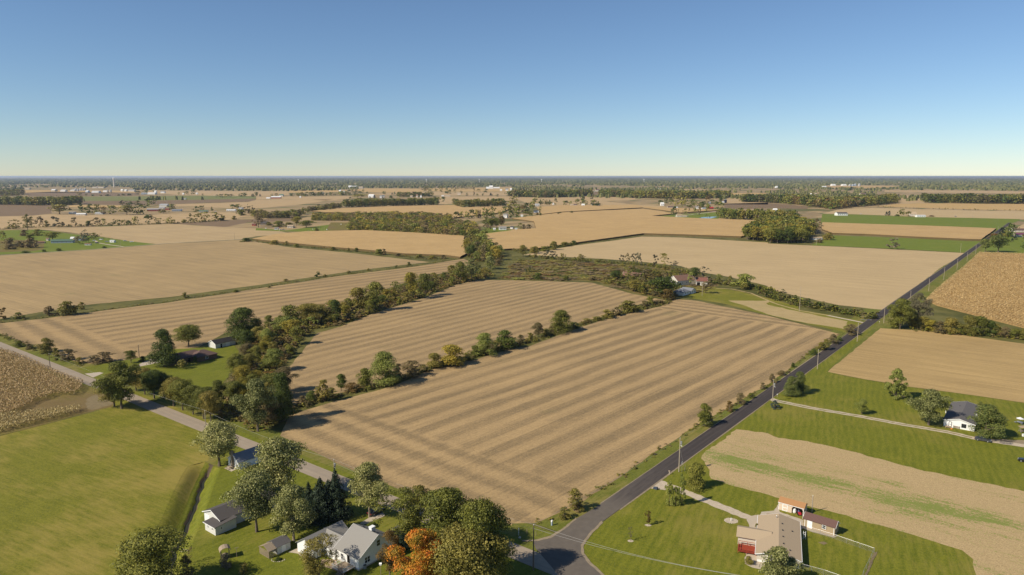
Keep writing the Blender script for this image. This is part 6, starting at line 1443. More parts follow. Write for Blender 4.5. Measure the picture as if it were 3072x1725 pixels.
# ranch house with tan roof
rA = (65.2, 149.2)
rh = house('ranch_house', 'tan roofed ranch house with porch wing and roof vents', 'house', rA, 69.4, 19.4, 9.3, 2.1, 1.25, m_cream, m_rtan, .35, vents=((2.6, 2.2), (4.6, 3.6), (8.0, 3.7), (11.2, 3.8), (14.6, 3.9), (12.6, 1.6)), gutter=True)
m_rtanx = lines_mat('tan_shingles_cross', (0.4, 0.305, 0.2), (0.31, 0.235, 0.155), 'X', 0.28, .9, .5, .16, .1)
def gab(root, x0, x1, y0, y1, ez, rise, roofm, wallm=None):
    h = (x0 + x1) / 2; m = MB()
    for e in (x0, x1): m.slab([(e, y0, ez), (e, y1, ez), (h, y1, ez + rise), (h, y0, ez + rise)], .12)
    m.obj('porch_roof', roofm, root)
gab(rh, 6.2, 12.2, 6.2, 14.2, 2.15, 1.15, m_rtanx)
sub_block(rh, 6.6, 11.8, 9.3, 13.8, 2.1, .95, 'y', m_cream, m_rtanx, .02)
m = MB(); m.slab([(19.6, 1.8, 2.35), (21.6, 1.8, 2.15), (21.6, 7.6, 2.15), (19.6, 7.6, 2.35)], .1); m.obj('porch_roof', m_rtan, rh)
for y in (1.95, 7.45): wbox(rh, 'porch_post', m_whitep, 21.4, 21.5, y - .05, y + .05, 0, 2.06)
wbox(rh, 'downspout', m_whitep, -.1, -.005, -.1, .0, 0, 2.0); wbox(rh, 'skirting', m_whitep, -.03, -.006, .1, 9.2, -.1, .6)
win_at(rh, 'x', 0, 2.2, 1.0, 1.0, 1.0, -1); win_at(rh, 'x', 0, 6.4, 1.0, 1.0, 1.0, -1); win_at(rh, 'y', 9.3, 3.5, .9, 1.2, 1.1, 1); win_at(rh, 'y', 9.3, 15.5, .9, 1.2, 1.1, 1)
pv = MB(); pv.tube((17.3, 5.2, 3.2), (17.3, 5.2, 3.85), .09, .09, 8); pv.tube((17.3, 5.2, 3.85), (17.3, 5.2, 3.98), .16, .05, 8); pv.obj('flue', m_steel, rh)
rd = empty('red_deck', (*gp(D1, 265, 1065), 0), R(-20.6)); tag(rd, 'red stained wooden deck at the ranch house porch', 'deck')
rdx = rd.location
rd.location = (*along(along(rA, 69.4, 5.9), 159.4, 13.4), 0); rd.rotation_euler = (0, 0, R(249.4))
for i in range(14): wbox(rd, 'plank', m_redwood, i * .26, i * .26 + .23, -.2, 3.9, .5, .56)
for (a, b, c, d) in ((0, .1, -.2, 3.9), (3.5, 3.6, -.2, 3.9), (0.1, 3.5, -.2, -.1)):
    m = MB(); m.box(a, b, c, d, 1.35, 1.43); m.box(a, b, c, d, .75, .83); m.obj('railing', m_redwood, rd)
for x in (0, 1.75, 3.5):
    for y in (-.2, 1.8, 3.8): wbox(rd, 'post', m_redwood, x, x + .1, y, y + .1, 0, 1.45 if y < 3.7 and x != 1.75 or y < 0 else .5)
bs2 = house('brown_shed', 'tan storage shed with brown ribbed roof, white door and small window', 'shed', along((79.8, 164.2), 139.2, 7.6), -40.8, 7.6, 3.1, 2.25, 1.1, m_tanboard, m_rbrown, .22, doors=[('S', 1.55, 1.05, 2.0, m_whitep)], wins=[('S', 5.0, 1.05, .75, .85)])
for x in (.28, 7.3): wbox(bs2, 'corner_trim', m_whitep, x, x + .12, -.03, -.002, 0, 2.2)
for x in (4.32, 5.56): wbox(bs2, 'shutter', m_wood, x - .1, x + .14, -.045, -.004, .98, 1.98)
hsd = empty('open_shed', (76.2 - 6.4 * math.cos(R(-37.8)), 174.4 - 6.4 * math.sin(R(-37.8)), 0), R(-37.8)); tag(hsd, 'cream shed with orange brown roof, double door and open bay', 'shed')
m = MB(); W_ = 3.2
m.box(0, 3.4, 0, .1, 0, 2.25); m.box(6.25, 6.4, 0, .1, 0, 2.25); m.box(3.4, 6.25, 0, .1, 1.95, 2.25); m.box(0, 6.4, W_ - .1, W_, 0, 2.25); m.box(0, .1, .1, W_ - .1, 0, 2.25); m.box(6.3, 6.4, .1, W_ - .1, 0, 2.25); m.box(3.3, 3.4, .1, W_ - .1, 0, 2.2)
for x0 in (0, 6.3): m.add([(x0, 0, 2.25), (x0, W_, 2.25), (x0, 1.6, 3.05), (x0 + .1, 0, 2.25), (x0 + .1, W_, 2.25), (x0 + .1, 1.6, 3.05)], [(0, 2, 1), (3, 4, 5), (0, 3, 5, 2), (4, 1, 2, 5)])
for (a, b) in (((3.4, 1.5), (3.85, 1.95)), ((6.25, 1.5), (5.8, 1.95))): m.add([(a[0], .0, a[1]), (b[0], .0, b[1]), (a[0], .0, 1.95), (a[0], .09, a[1]), (b[0], .09, b[1]), (a[0], .09, 1.95)], [(0, 1, 2), (5, 4, 3), (0, 3, 4, 1)])
m.obj('wall', m_creamboard, hsd)
m = MB()
for e in (-.2, W_ + .2): m.slab([(-.2, e, 2.22), (6.6, e, 2.22), (6.6, 1.6, 3.15), (-.2, 1.6, 3.15)], .08)
m.obj('roof', m_rorange, hsd)
m = MB(); m.box(1.0, 2.35, -.04, -.002, .1, 2.0); dd = m.obj('door', m_whitep, hsd)
for z in (.3, 1.15): wbox(dd, 'panel', m_creamboard, 1.18, 2.17, -.055, -.041, z, z + .65)
wbox(hsd, 'fascia', m_whitep, -.15, 6.55, -.22, -.17, 2.06, 2.2)
for x in (-.02, 6.3): wbox(hsd, 'corner_trim', m_whitep, x, x + .12, -.03, -.002, 0, 2.05)
def in_shed(x, y): b = R(-37.8); o = hsd.location; return (o.x + x * math.cos(b) - y * math.sin(b), o.y + x * math.sin(b) + y * math.cos(b), 0)
mw = empty('riding_mower', in_shed(5.3, .4), R(-100)); tag(mw, 'red and blue riding mower in the open bay of the cream shed', 'mower')
m_red = plain('red_paint', (0.5, 0.03, 0.05), .35, .5, 0, .05); m_blue = plain('blue_paint', (0.12, 0.16, 0.3), .4, .4, 0, .1); m_rub = plain('rubber', (0.02, 0.02, 0.02), .8, .2, 0, .1)
m = MB(); m.box(-.1, .85, -.3, .3, .35, .72); m.box(-.9, -.1, -.3, .3, .3, .5); m.obj('body', m_red, mw); m = MB(); m.box(-.75, -.3, -.25, .25, .52, .64); m.box(-.82, -.7, -.25, .25, .64, 1.0); m.obj('seat', m_blue, mw); m = MB(); m.box(-.35, .5, -.6, .6, .12, .24); m.obj('cutting_deck', m_rub, mw)
m = MB(); m.tube((.1, 0, .72), (-.05, 0, .98), .025, .025, 6); m.tube((-.07, 0, .98), (-.05, 0, 1.0), .18, .18, 10); m.obj('steering_wheel', m_black, mw)
for x, r_ in ((.62, .2), (-.62, .28)):
    for s_ in (-1, 1): m = MB(); m.tube((x, s_ * .34, r_), (x, s_ * .52, r_), r_, r_, 14); m.obj('wheel', m_rub, mw)
sk = empty('covered_bundle', in_shed(4.0, .7), R(10)); tag(sk, 'pale tarpaulin covered bundle in the open bay of the cream shed', 'bundle')
m = MB(); g_ = random.Random(2); n = 12
rg = [(.42, 0), (.48, .3), (.44, .7), (.34, 1.05), (.16, 1.25)]
m.add([(r * g_.uniform(.85, 1.15) * math.cos(6.283 * i / n), r * .8 * g_.uniform(.85, 1.15) * math.sin(6.283 * i / n), z) for r, z in rg for i in range(n)], [(k * n + i, k * n + (i + 1) % n, (k + 1) * n + (i + 1) % n, (k + 1) * n + i) for k in range(4) for i in range(n)] + [tuple(range(4 * n, 5 * n))])
m.obj('cover', m_rwhite, sk)
# farm with rusty barns
fh = house('farmhouse', 'white farmhouse with blue grey roof in front of the rusty roofed barns', 'house', (134.0, 528.5), 139.0, 8.0, 10.5, 2.6, 2.2, m_white, m_rblue, .35, hip=3.4)
fx = sub_block(fh, -.5, 8.2, -9.0, -1.0, 2.4, 1.7, 'x', m_white, m_rblue, .35)
fh.location = (*along((134.0, 528.5), 52, 0), 0)
win_at(fh, 'x', 0, 3.0, .9, .9, 1.2, -1); win_at(fh, 'x', 0, 7.0, .9, .9, 1.2, -1); win_at(fh, 'x', -.5, -3.2, .9, .9, 1.2, -1); win_at(fh, 'x', -.5, -6.2, .9, .9, 1.2, -1)
ba = house('barn', 'old white barn with streaked rusty roof', 'barn', gp(D6, 1625, 500), 30, 19, 10, 4.2, 3.6, m_oldwhite, m_rrust, .4, doors=[('W', 5.0, 3.0, 3.0, m_darkdoor)], wins=[('S', 5, 1.5, .9, .9), ('S', 10, 1.5, .9, .9), ('S', 14, 1.5, .9, .9)])
bb = house('barn', 'smaller white barn with dark rusty roof and open dark doorway', 'barn', gp(D6, 1990, 500), -10, 8.5, 9, 4.0, 2.4, m_oldwhite, plain('deep_rust_roof', (0.2, 0.085, 0.06), .75, .2, 0, .35, .8), .4, doors=[('S', 1.6, 2.6, 3.0, m_darkdoor)])
cs = house('collapsed_shed', 'half collapsed red shed with buckled rusty roof in the meadow brush', 'shed', gp(T2, 1110, 1105), -20, 15, 10, 1.6, 2.2, m_redboard, m_rrust, .5, doors=[('E', 5, 2.2, 1.5, m_darkdoor)]); cs.rotation_euler = (R(2.5), R(3), R(-20))

# ------------------------------------------------------------------ buildings of the farms further out
def farb(c, x, y, wpx, bearing, W, ez, rise, wall, roof, label, cat='house', wins=True, oh=.35, door=None, axis='x'):
    """front corner and width are read off the photograph"""
    A = gp(c, x, y); wm = wpx * c.k * math.hypot(A[1], CAM_H) / FPX
    cb, sb = abs(math.cos(R(bearing))), abs(math.sin(R(bearing)))
    L = max(3.0, (wm - W * sb * .8) / max(.3, cb)) if bearing else wm
    W = min(W, max(3.0, L * 1.3))
    ws, n = [], max(1, int(L / 4.5))
    if wins and A[1] < 2600: ws = [('S', L * (i + .5) / n, ez * .38, min(1.1, L * .14), ez * .36) for i in range(n)]
    ds = [('W', W / 2, min(3, W * .4), ez * .75, door)] if door else []
    return house(cat.replace(' ', '_'), label, cat, A, bearing, L, W, ez, rise, wall, roof, oh, wins=ws, doors=ds, axis='x')
m_bluegrey = lines_mat('blue_grey_siding', (0.3, 0.36, 0.42), (0.22, 0.27, 0.32), 'Z', .2, .6, .4, .1)
m_rmaroon = lines_mat('maroon_roof', (0.16, 0.05, 0.09), (0.12, 0.04, 0.07), 'X', .5, .6, .4, .15)
FB_ = [
 (P6, 985, 322, 390, 14, 8.5, 3.0, 1.8, m_bluegrey, m_rgreen, 'long blue grey house trailer with green metal roof', 'house'),
 (P6, 1362, 290, 70, 10, 6, 4.2, 2.2, m_white, m_rwhite, 'white gabled garage at the end of the green roofed house trailer', 'garage'),
 (P6, 1475, 272, 150, 8, 8, 3.2, 2.0, m_bluegrey, m_rgreen, 'dark walled shed with green roof between two yard trees', 'shed'),
 (P6, 1635, 362, 110, 5, 3, 2.0, .6, m_greyboard, m_rrust, 'low animal hutch with rusty roof on the trailer homestead lawn', 'hutch'),
 (P6, 2120, 305, 95, -8, 4, 2.6, .5, m_white, m_rwhite, 'white camper trailer parked among junk vehicles', 'trailer'),
 (P6, 700, 325, 150, 10, 4, 1.8, .6, m_wood, m_rrust, 'collapsed rust coloured lean-to in the brush', 'lean-to'),
 (P6, 893, 275, 40, 0, 4, 3.0, 1.0, m_cream, m_rrust, 'tiny pinkish outhouse behind the trailer homestead', 'outhouse'),
 (P1, 262, 668, 235, 16, 12, 4.5, 2.0, m_redboard, m_rsilver, 'long red barn with pale roof and white end', 'barn'),
 (P1, 500, 580, 150, 0, 18, 5.0, 3.0, m_greyboard, m_rsilver, 'big grey roofed machine shed behind the long red barn', 'machine shed'),
 (P1, 495, 632, 105, 5, 10, 4.5, 2.0, m_cream, m_rsilver, 'tan barn joined behind the long red barn', 'barn'),
 (P1, 610, 645, 80, 5, 9, 3.5, 2.0, m_redboard, m_rrust, 'small dark red shed at the end of the long red barn', 'shed'),
 (P1, 745, 668, 175, 8, 10, 3.0, 2.2, m_bluegrey, m_rblue, 'low house with blue grey roof in the farmyard', 'house'),
 (P1, 1268, 692, 165, 10, 10, 3.0, 2.2, m_cream, m_rgreen, 'cream house with faded green roof on a green lawn', 'house'),
 (P1, 1798, 665, 170, 4, 9, 3.2, 1.2, m_white, m_rwhite, 'long white trailer home beneath round trees', 'house'),
 (P1, 2035, 640, 70, 0, 9, 5.0, 2.0, m_greyboard, m_rgrey, 'grey barn beside the round dark trees', 'barn'),
 (T0, 690, 472, 60, 5, 8, 3.0, 1.8, m_white, m_rgrey, 'white farmhouse behind the row of dark yard trees', 'house'),
 (T0, 762, 490, 92, 5, 9, 3.2, 1.8, m_cream, m_rwhite, 'pale roofed house in front of the dark yard trees', 'house'),
 (T0, 952, 478, 78, 0, 9, 3.0, 1.8, m_greyboard, m_rsilver, 'grey roofed house between rounded yard trees', 'house'),
 (P0, 985, 285, 72, 0, 30, 8, 5, m_cream, m_rwhite, 'big cream barn at the edge of the distant grain town', 'barn'),
 (P0, 1165, 290, 92, 0, 25, 7, 4, m_white, m_rwhite, 'white shed west of the distant grain bins', 'shed'),
 (P0, 1350, 285, 85, 0, 20, 6, 3, m_cream, m_rwhite, 'low pale sheds beside the distant grain bins', 'shed'),
 (P0, 1650, 303, 50, 0, 20, 7, 4, m_white, m_rwhite, 'white gabled shed below the distant grain bins', 'shed'),
 (P0, 1768, 312, 135, 0, 25, 7, 3, m_white, m_rwhite, 'long white warehouse near the tall tower', 'warehouse'),
 (P0, 1990, 300, 75, 0, 20, 6, 3, m_white, m_rwhite, 'short white warehouse beside two round bins', 'warehouse'),
 (P0, 2330, 285, 36, 0, 18, 8, 5, m_white, m_rwhite, 'white gabled house east of the tall tower', 'house'),
 (P0, 2400, 285, 40, 0, 18, 7, 4, m_white, m_rwhite, 'second white gabled house east of the tall tower', 'house'),
 (P0, 2480, 292, 110, 0, 25, 8, 4, m_cream, m_rsilver, 'wide pale barn furthest east in the grain town', 'barn'),
 (P0, 480, 246, 85, 0, 20, 6, 4, m_cream, m_rtan, 'tan barn before the distant forest', 'barn'),
 (P0, 1780, 222, 90, 0, 30, 8, 3, m_cream, m_rtan, 'low tan building in the trees by the tall tower', 'building'),
 (P0, 1890, 222, 110, 0, 30, 8, 3, m_cream, m_rtan, 'longer tan building in the trees by the tall tower', 'building'),
 (P1, 150, 343, 95, 0, 20, 5, 3, m_bluegrey, m_rsilver, 'blue grey metal shed on the far plain', 'shed'),
 (P1, 272, 343, 145, 0, 20, 6, 3, m_white, m_rwhite, 'long white roofed barn on the far plain', 'barn'),
 (P1, 400, 322, 40, 0, 16, 9, 5, m_white, m_rwhite, 'white gabled barn beside the long white roofed barn', 'barn'),
 (P1, 525, 320, 75, 0, 14, 8, 4, m_white, m_rgrey, 'white farmhouse with grey roof on the far plain', 'house'),
 (P1, 945, 348, 28, 0, 12, 5, 3, m_white, m_rwhite, 'tiny white shed before a far clump of trees', 'shed'),
 (P1, 1205, 342, 30, 0, 12, 5, 3, m_white, m_rwhite, 'tiny white house past a far clump of trees', 'house'),
 (P1, 935, 440, 75, 0, 8, 3, 2, m_greyboard, m_rgrey, 'low grey ruin on the pasture', 'shed'),
 (P2, -10, 427, 75, 4, 12, 4, 2, m_white, m_rwhite, 'long white shed beside the distant red barn', 'shed'),
 (P2, 85, 422, 185, 8, 16, 5, 4, m_redboard, m_rwhite, 'distant red barn with wide white roof', 'barn'),
 (P2, 240, 382, 75, 0, 14, 6, 4, m_greyboard, m_rgreen, 'greenish roofed barn in trees behind the distant red barn', 'barn'),
 (P2, 635, 408, 26, 0, 8, 4, 2, m_white, m_rwhite, 'little white shed alone at the field edge', 'shed'),
 (P2, 1042, 326, 45, 0, 14, 6, 5, m_cream, m_rtan, 'cream house under a dark clump of trees', 'house'),
 (P2, 1395, 305, 35, 0, 14, 9, 5, m_white, m_rwhite, 'white gabled house behind the field trees', 'house'),
 (P2, 1455, 305, 45, 0, 14, 5, 3, m_white, m_rwhite, 'low white shed behind the field trees', 'shed'),
 (P2, 1965, 402, 110, -8, 15, 8, 5, m_white, m_rwhite, 'tall white barn behind the gold field', 'barn'),
 (P2, 2185, 412, 40, 0, 12, 7, 4, m_white, m_rgrey, 'white house on the green behind the gold field', 'house'),
 (P2, 2230, 400, 38, 0, 10, 6, 4, m_white, m_rblue, 'white shed beside the white house on the green', 'shed'),
 (P2, 1575, 220, 60, 0, 30, 10, 8, m_white, m_rwhite, 'white farm barn at the edge of the far forest', 'barn'),
 (P2, 1650, 214, 90, 0, 30, 8, 6, m_white, m_rwhite, 'wide white barn at the edge of the far forest', 'barn'),
 (P2, 1770, 228, 85, 0, 30, 8, 6, m_cream, m_rtan, 'cream barn closest to the far forest corner', 'barn'),
 (P3, 1995, 798, 88, -15, 9, 6.0, 3.0, m_white, m_rgrey, 'white gabled farmhouse among tall trees beside the gold corn', 'house'),
 (P3, 2335, 778, 42, 0, 7, 3.2, 1.4, m_white, m_rwhite, 'small white garage past the white gabled farmhouse', 'garage'),
 (P3, 1920, 1030, 145, 6, 10, 3.0, 2.6, m_white, m_rgrey, 'grey roofed house on the green clearing beside the gold corn', 'house'),
 (P3, 2132, 1008, 62, -20, 6, 3.0, 1.8, m_white, m_rdark, 'little white shed beside the grey roofed house clearing', 'shed'),
 (P3, 2220, 1024, 44, 0, 3, 2.2, .4, m_white, m_rwhite, 'white box trailer at the end of the green clearing', 'trailer'),
 (P3, 1800, 1032, 45, 0, 5, 2.4, .8, m_white, m_rwhite, 'white carport left of the grey roofed house', 'carport'),
 (P3, 195, 398, 45, 0, 12, 5, 3, m_cream, m_rtan, 'cream house at the grove beyond the gold field', 'house'),
 (P3, 310, 402, 35, 0, 12, 8, 4, m_cream, m_rrust, 'tall tan barn at the grove beyond the gold field', 'barn'),
 (P3, 388, 404, 30, 0, 10, 5, 3, m_white, m_rwhite, 'small white house at the grove beyond the gold field', 'house'),
 (P3, 800, 382, 45, 0, 8, 4, 1.5, m_white, m_rwhite, 'white trailer on the far hamlet green', 'trailer'),
 (P3, 858, 380, 110, 0, 12, 4, 3, m_cream, m_rtan, 'tan roofed ranch house on the far hamlet green', 'house'),
 (P3, 1108, 350, 62, 0, 12, 6, 5, m_cream, m_rtan, 'pinkish house in the far hamlet', 'house'),
 (P3, 1665, 238, 60, 0, 20, 9, 6, m_white, m_rwhite, 'white barn of the big far farm, nearest the planted avenue', 'barn'),
 (P3, 1725, 236, 70, 0, 20, 14, 9, m_white, m_rwhite, 'tallest white barn of the big far farm', 'barn'),
 (P3, 1805, 238, 120, 0, 20, 8, 5, m_cream, m_rwhite, 'longest cream barn of the big far farm', 'barn'),
 (P3, 1930, 276, 42, 0, 14, 6, 4, m_white, m_rwhite, 'white shed in front of the big far farm', 'shed'),
 (P3, 2038, 272, 55, 0, 14, 8, 6, m_white, m_rblue, 'white farmhouse in front of the straight edged wood', 'house'),
 (P3, 2125, 276, 36, 0, 14, 11, 6, m_white, m_rwhite, 'tall white barn in front of the straight edged wood', 'barn'),
 (P4, 38, 572, 85, 5, 12, 4, 3.5, m_greyboard, m_rsilver, 'weathered grey barn at the first farmstead of the gold corn lane', 'barn'),
 (P4, 370, 546, 30, 0, 7, 4, 2, m_white, m_rwhite, 'small white house at the first farmstead of the gold corn lane', 'house'),
 (P4, 715, 570, 52, 0, 8, 4, 2.5, m_cream, m_rtan, 'cream gabled shed at the second farmstead of the gold corn lane', 'shed'),
 (P4, 780, 570, 62, 0, 9, 4, 2.5, m_cream, m_rbrick, 'brown roofed house at the second farmstead of the gold corn lane', 'house'),
 (P4, 935, 574, 58, 0, 9, 4.5, 3, m_white, m_rwhite, 'white house at the second farmstead of the gold corn lane', 'house'),
 (P4, 1135, 572, 145, 0, 12, 5, 3, m_bluegrey, m_rdark, 'long dark barn at the end of the second farmstead', 'barn'),
 (P4, 8, 697, 95, 0, 7, 4.0, 1.0, m_white, m_rsilver, 'white shed at the near end of the gold corn lane', 'shed'),
 (P4, 2465, 562, 62, 0, 12, 6, 4, m_white, m_rwhite, 'white gabled barn at the start of the pond hamlet', 'barn'),
 (P4, 1110, 300, 80, 0, 25, 7, 5, m_cream, m_rtan, 'cream barn in the forest opening', 'barn'),
 (P4, 1210, 286, 60, 0, 25, 8, 5, m_cream, m_rbrick, 'brown roofed house in the forest opening', 'house'),
 (P4, 2422, 268, 42, 0, 20, 8, 5, m_white, m_rwhite, 'white barn inside the forest behind the pond hamlet', 'barn'),
 (P5, 22, 612, 110, 0, 10, 3.4, 2.6, m_cream, m_rbrick, 'brown roofed house in the pond hamlet', 'house'),
 (P5, 140, 614, 76, 0, 8, 3, 1.2, m_white, m_rwhite, 'low white shed in the pond hamlet', 'shed'),
 (P5, 555, 632, 72, -10, 9, 5.0, 3, m_white, m_rgrey, 'white two storey house in the pond hamlet', 'house'),
 (P5, 688, 637, 78, 0, 9, 3.2, 2.4, m_white, m_rblue, 'grey roofed house beside the red roofed barn', 'house'),
 (P5, 812, 632, 108, 8, 10, 4, 2.5, m_redboard, plain('red_metal_roof', (0.36, 0.04, 0.035), .5, .3, 0, .15), 'red barn with red roof in the pond hamlet', 'barn'),
 (P5, 1075, 514, 40, 0, 8, 3.5, 2, m_white, m_rwhite, 'little white shed at the foot of the dark silos', 'shed'),
 (P5, 818, 522, 36, 0, 8, 4, 2, m_white, m_rwhite, 'small white house behind the pond hamlet trees', 'house'),
 (P5, 195, 778, 110, 0, 10, 3.0, 2.2, m_cream, m_rtan, 'pale ranch house on the lawn before the pond', 'house'),
 (P5, 312, 778, 76, 0, 8, 2.8, 1.6, m_cream, m_rtan, 'pale garage joined to the ranch house before the pond', 'garage'),
 (P5, 2070, 668, 70, 0, 9, 4, 3, m_white, m_rwhite, 'white house hidden in the wood beside the pond', 'house'),
 (P5, 2352, 368, 42, 0, 14, 7, 4, m_white, m_rwhite, 'white house deep in the large far wood', 'house'),
 (P5, 2112, 218, 55, 0, 25, 8, 6, m_white, m_rwhite, 'white barn on the forest strip behind the brown field', 'barn'),
 (T3, 698, 492, 108, 3, 14, 5.0, 2.5, m_white, m_rdark, 'long white barn with dark roof on the green pasture', 'barn'),
 (T3, 1428, 497, 66, -12, 12, 4.5, 5.0, m_cream, m_rtan, 'steep tan roofed barn at the back of the pasture', 'barn'),
 (T3, 1496, 507, 88, 0, 8, 3.6, 1.0, m_white, m_rwhite, 'low white shed beside the steep tan roofed barn', 'shed'),
 (T3, 449, 737, 102, 4, 7.5, 2.8, 1.3, m_white, m_rtan, 'small white carport house at the corner of the square woodlot', 'house'),
 (T3, 935, 288, 60, 0, 18, 6, 5, m_cream, m_rbrick, 'brown roofed house inside the large wood behind the pasture', 'house'),
 (T3, 440, 285, 50, 0, 18, 6, 4, m_white, m_rtan, 'tan roofed house inside the large wood behind the pasture', 'house'),
 (T3, 645, 193, 36, 0, 40, 10, 7, m_white, m_rwhite, 'white barn left of the blue distant bins', 'barn'),
 (T3, 750, 193, 40, 0, 40, 9, 7, m_white, m_rwhite, 'second white barn by the blue distant bins', 'barn'),
 (T3, 550, 212, 38, 0, 30, 8, 5, m_white, m_rwhite, 'pale house at the edge of the gold strip', 'house'),
 (P8, 1518, 726, 300, -4, 12, 3.2, 1.9, m_cream, m_rmaroon, 'cream house with maroon metal roof past the corn', 'house'),
 (P8, 1470, 582, 400, -4, 14, 3.2, 2.2, m_cream, m_rbrick, 'tan house with brown roof behind the maroon roofed house', 'house'),
 (P7, 868, 458, 130, 4, 9, 3, 2, m_cream, m_rtan, 'pink roofed house at the cluttered homestead', 'house'),
 (P7, 290, 405, 160, 6, 12, 4, 3.2, m_wood, m_rdark, 'dark weathered barn at the cluttered homestead', 'barn'),
 (P7, 115, 412, 75, 0, 8, 3, 1.6, m_redboard, m_rrust, 'small rust red shed at the cluttered homestead', 'shed'),
 (P7, 600, 490, 80, 5, 5, 2.4, .8, m_greyboard, m_rgrey, 'grey tool shed among the junk vehicles', 'shed'),
]
for q in FB_: farb(*q)
def grain_bin(name, label, x, y, r, h, mat, group=None, cone=.35):
    o = empty(name, (x, y, 0)); tag(o, label, name.replace('_', ' '), group)
    m = MB(); m.tube((0, 0, 0), (0, 0, h), r, r, 16); m.obj('wall', mat, o)
    m = MB(); m.tube((0, 0, h), (0, 0, h + r * cone * 2), r * 1.04, r * .12, 16); m.obj('roof', m_rsilver, o)
    return o
m_bluesilo = plain('dark_blue_silo', (0.025, 0.03, 0.06), .3, .5, .2, .1)
for i, (x, y, w, t) in enumerate([(1465, 282, 45, 232), (1510, 284, 40, 240), (1560, 268, 45, 228), (1605, 270, 40, 238), (1645, 264, 40, 226), (1425, 282, 22, 232), (2080, 300, 34, 262), (2140, 300, 40, 256)]):
    px = P0(x, y); X, Y = gnd(*px); k = P0.k * Y / FPX
    grain_bin('grain_bin', f'silver grain bin, {ordinal(i)} in the distant grain town', X, Y, w * k * .5, height(*px, P0(x, t)[1]) * .85, m_rsilver, 'grain bins of the distant town')
for i, (x, t) in enumerate(((1118, 445), (1145, 438))):
    px = P5(x, 508); X, Y = gnd(*px); grain_bin('silo', ('dark blue silo with pale cap beside the hamlet woods, shorter one', 'dark blue silo with pale cap beside the hamlet woods, taller one')[i], X, Y, 2.6, height(*px, P5(x, t)[1]) * .94, m_bluesilo, None, .25)
for i, (x, t) in enumerate(((820, 180), (850, 178), (875, 172), (915, 170))):
    px = T3(x, 196); X, Y = gnd(*px); grain_bin('grain_bin', f'pale blue grain bin, {ordinal(i)} of the cluster beyond the large wood', X, Y, 11, height(*px, T3(x, t)[1]) * .8, m_bluegrey if i in (1, 2) else m_rsilver, 'pale blue grain bins')
tx, ty = gnd(*P0(2207, 206)); th = height(*P0(2207, 206), P0(2190, 20)[1])
tw = empty('water_tower', (tx, ty, 0)); tag(tw, 'very tall white tower rising above the horizon', 'tower'); m = MB(); m.tube((0, 0, 0), (0, 0, th * .88), 6.5, 5.2, 16); m.obj('shaft', m_cream, tw); m = MB(); m.tube((0, 0, th * .88), (0, 0, th * .94), 5.5, 8.5, 16); m.tube((0, 0, th * .94), (0, 0, th), 8.5, 4.0, 16); m.obj('tank', m_whitep, tw)
for c, x, lb in ((P3, 510, 'first small white water tower on the horizon above the planted avenue'), (P3, 1533, 'white water tower on the horizon above the big far farm'), (P4, 2138, 'white water tower on the horizon above the pond hamlet'), (P2, 615, 'white water tower on the horizon above the distant red barn'), (P4, 160, 'faint white water tower on the horizon above the straight edged wood')):
    X, Y = gnd(*c(x, 118)); o = empty('water_tower', (X, Y, 0)); tag(o, lb, 'tower')
    m = MB(); m.tube((0, 0, 0), (0, 0, 34), 2.5, 2.0, 10); m.obj('shaft', m_whitep, o); m = MB(); m.tube((0, 0, 34), (0, 0, 39), 3, 8, 12); m.tube((0, 0, 39), (0, 0, 44), 8, 8, 12); m.tube((0, 0, 44), (0, 0, 48), 8, 2, 12); m.obj('tank', m_whitep, o)
def water_mat():
    t = NT('pond_water'); t.p.inputs['Roughness'].default_value = .12; t.p.inputs['Specular IOR Level'].default_value = .8; v = t.pos(0)
    return t.out((0.03, 0.06, 0.1), t.noise(v, .5, 3.0), .15, .1)
sheet('pond', pts(P5, (618, 796), (700, 782), (850, 772), (965, 770), (968, 782), (900, 797), (790, 822), (700, 826), (640, 818)), LV + .06, water_mat(), .3, 8)
sheet('field_lane', ribbon(pts(P5, (380, 745), (640, 715), (1000, 668), (1110, 655)), 5, 0), LV + .05, m_gravel, .2)

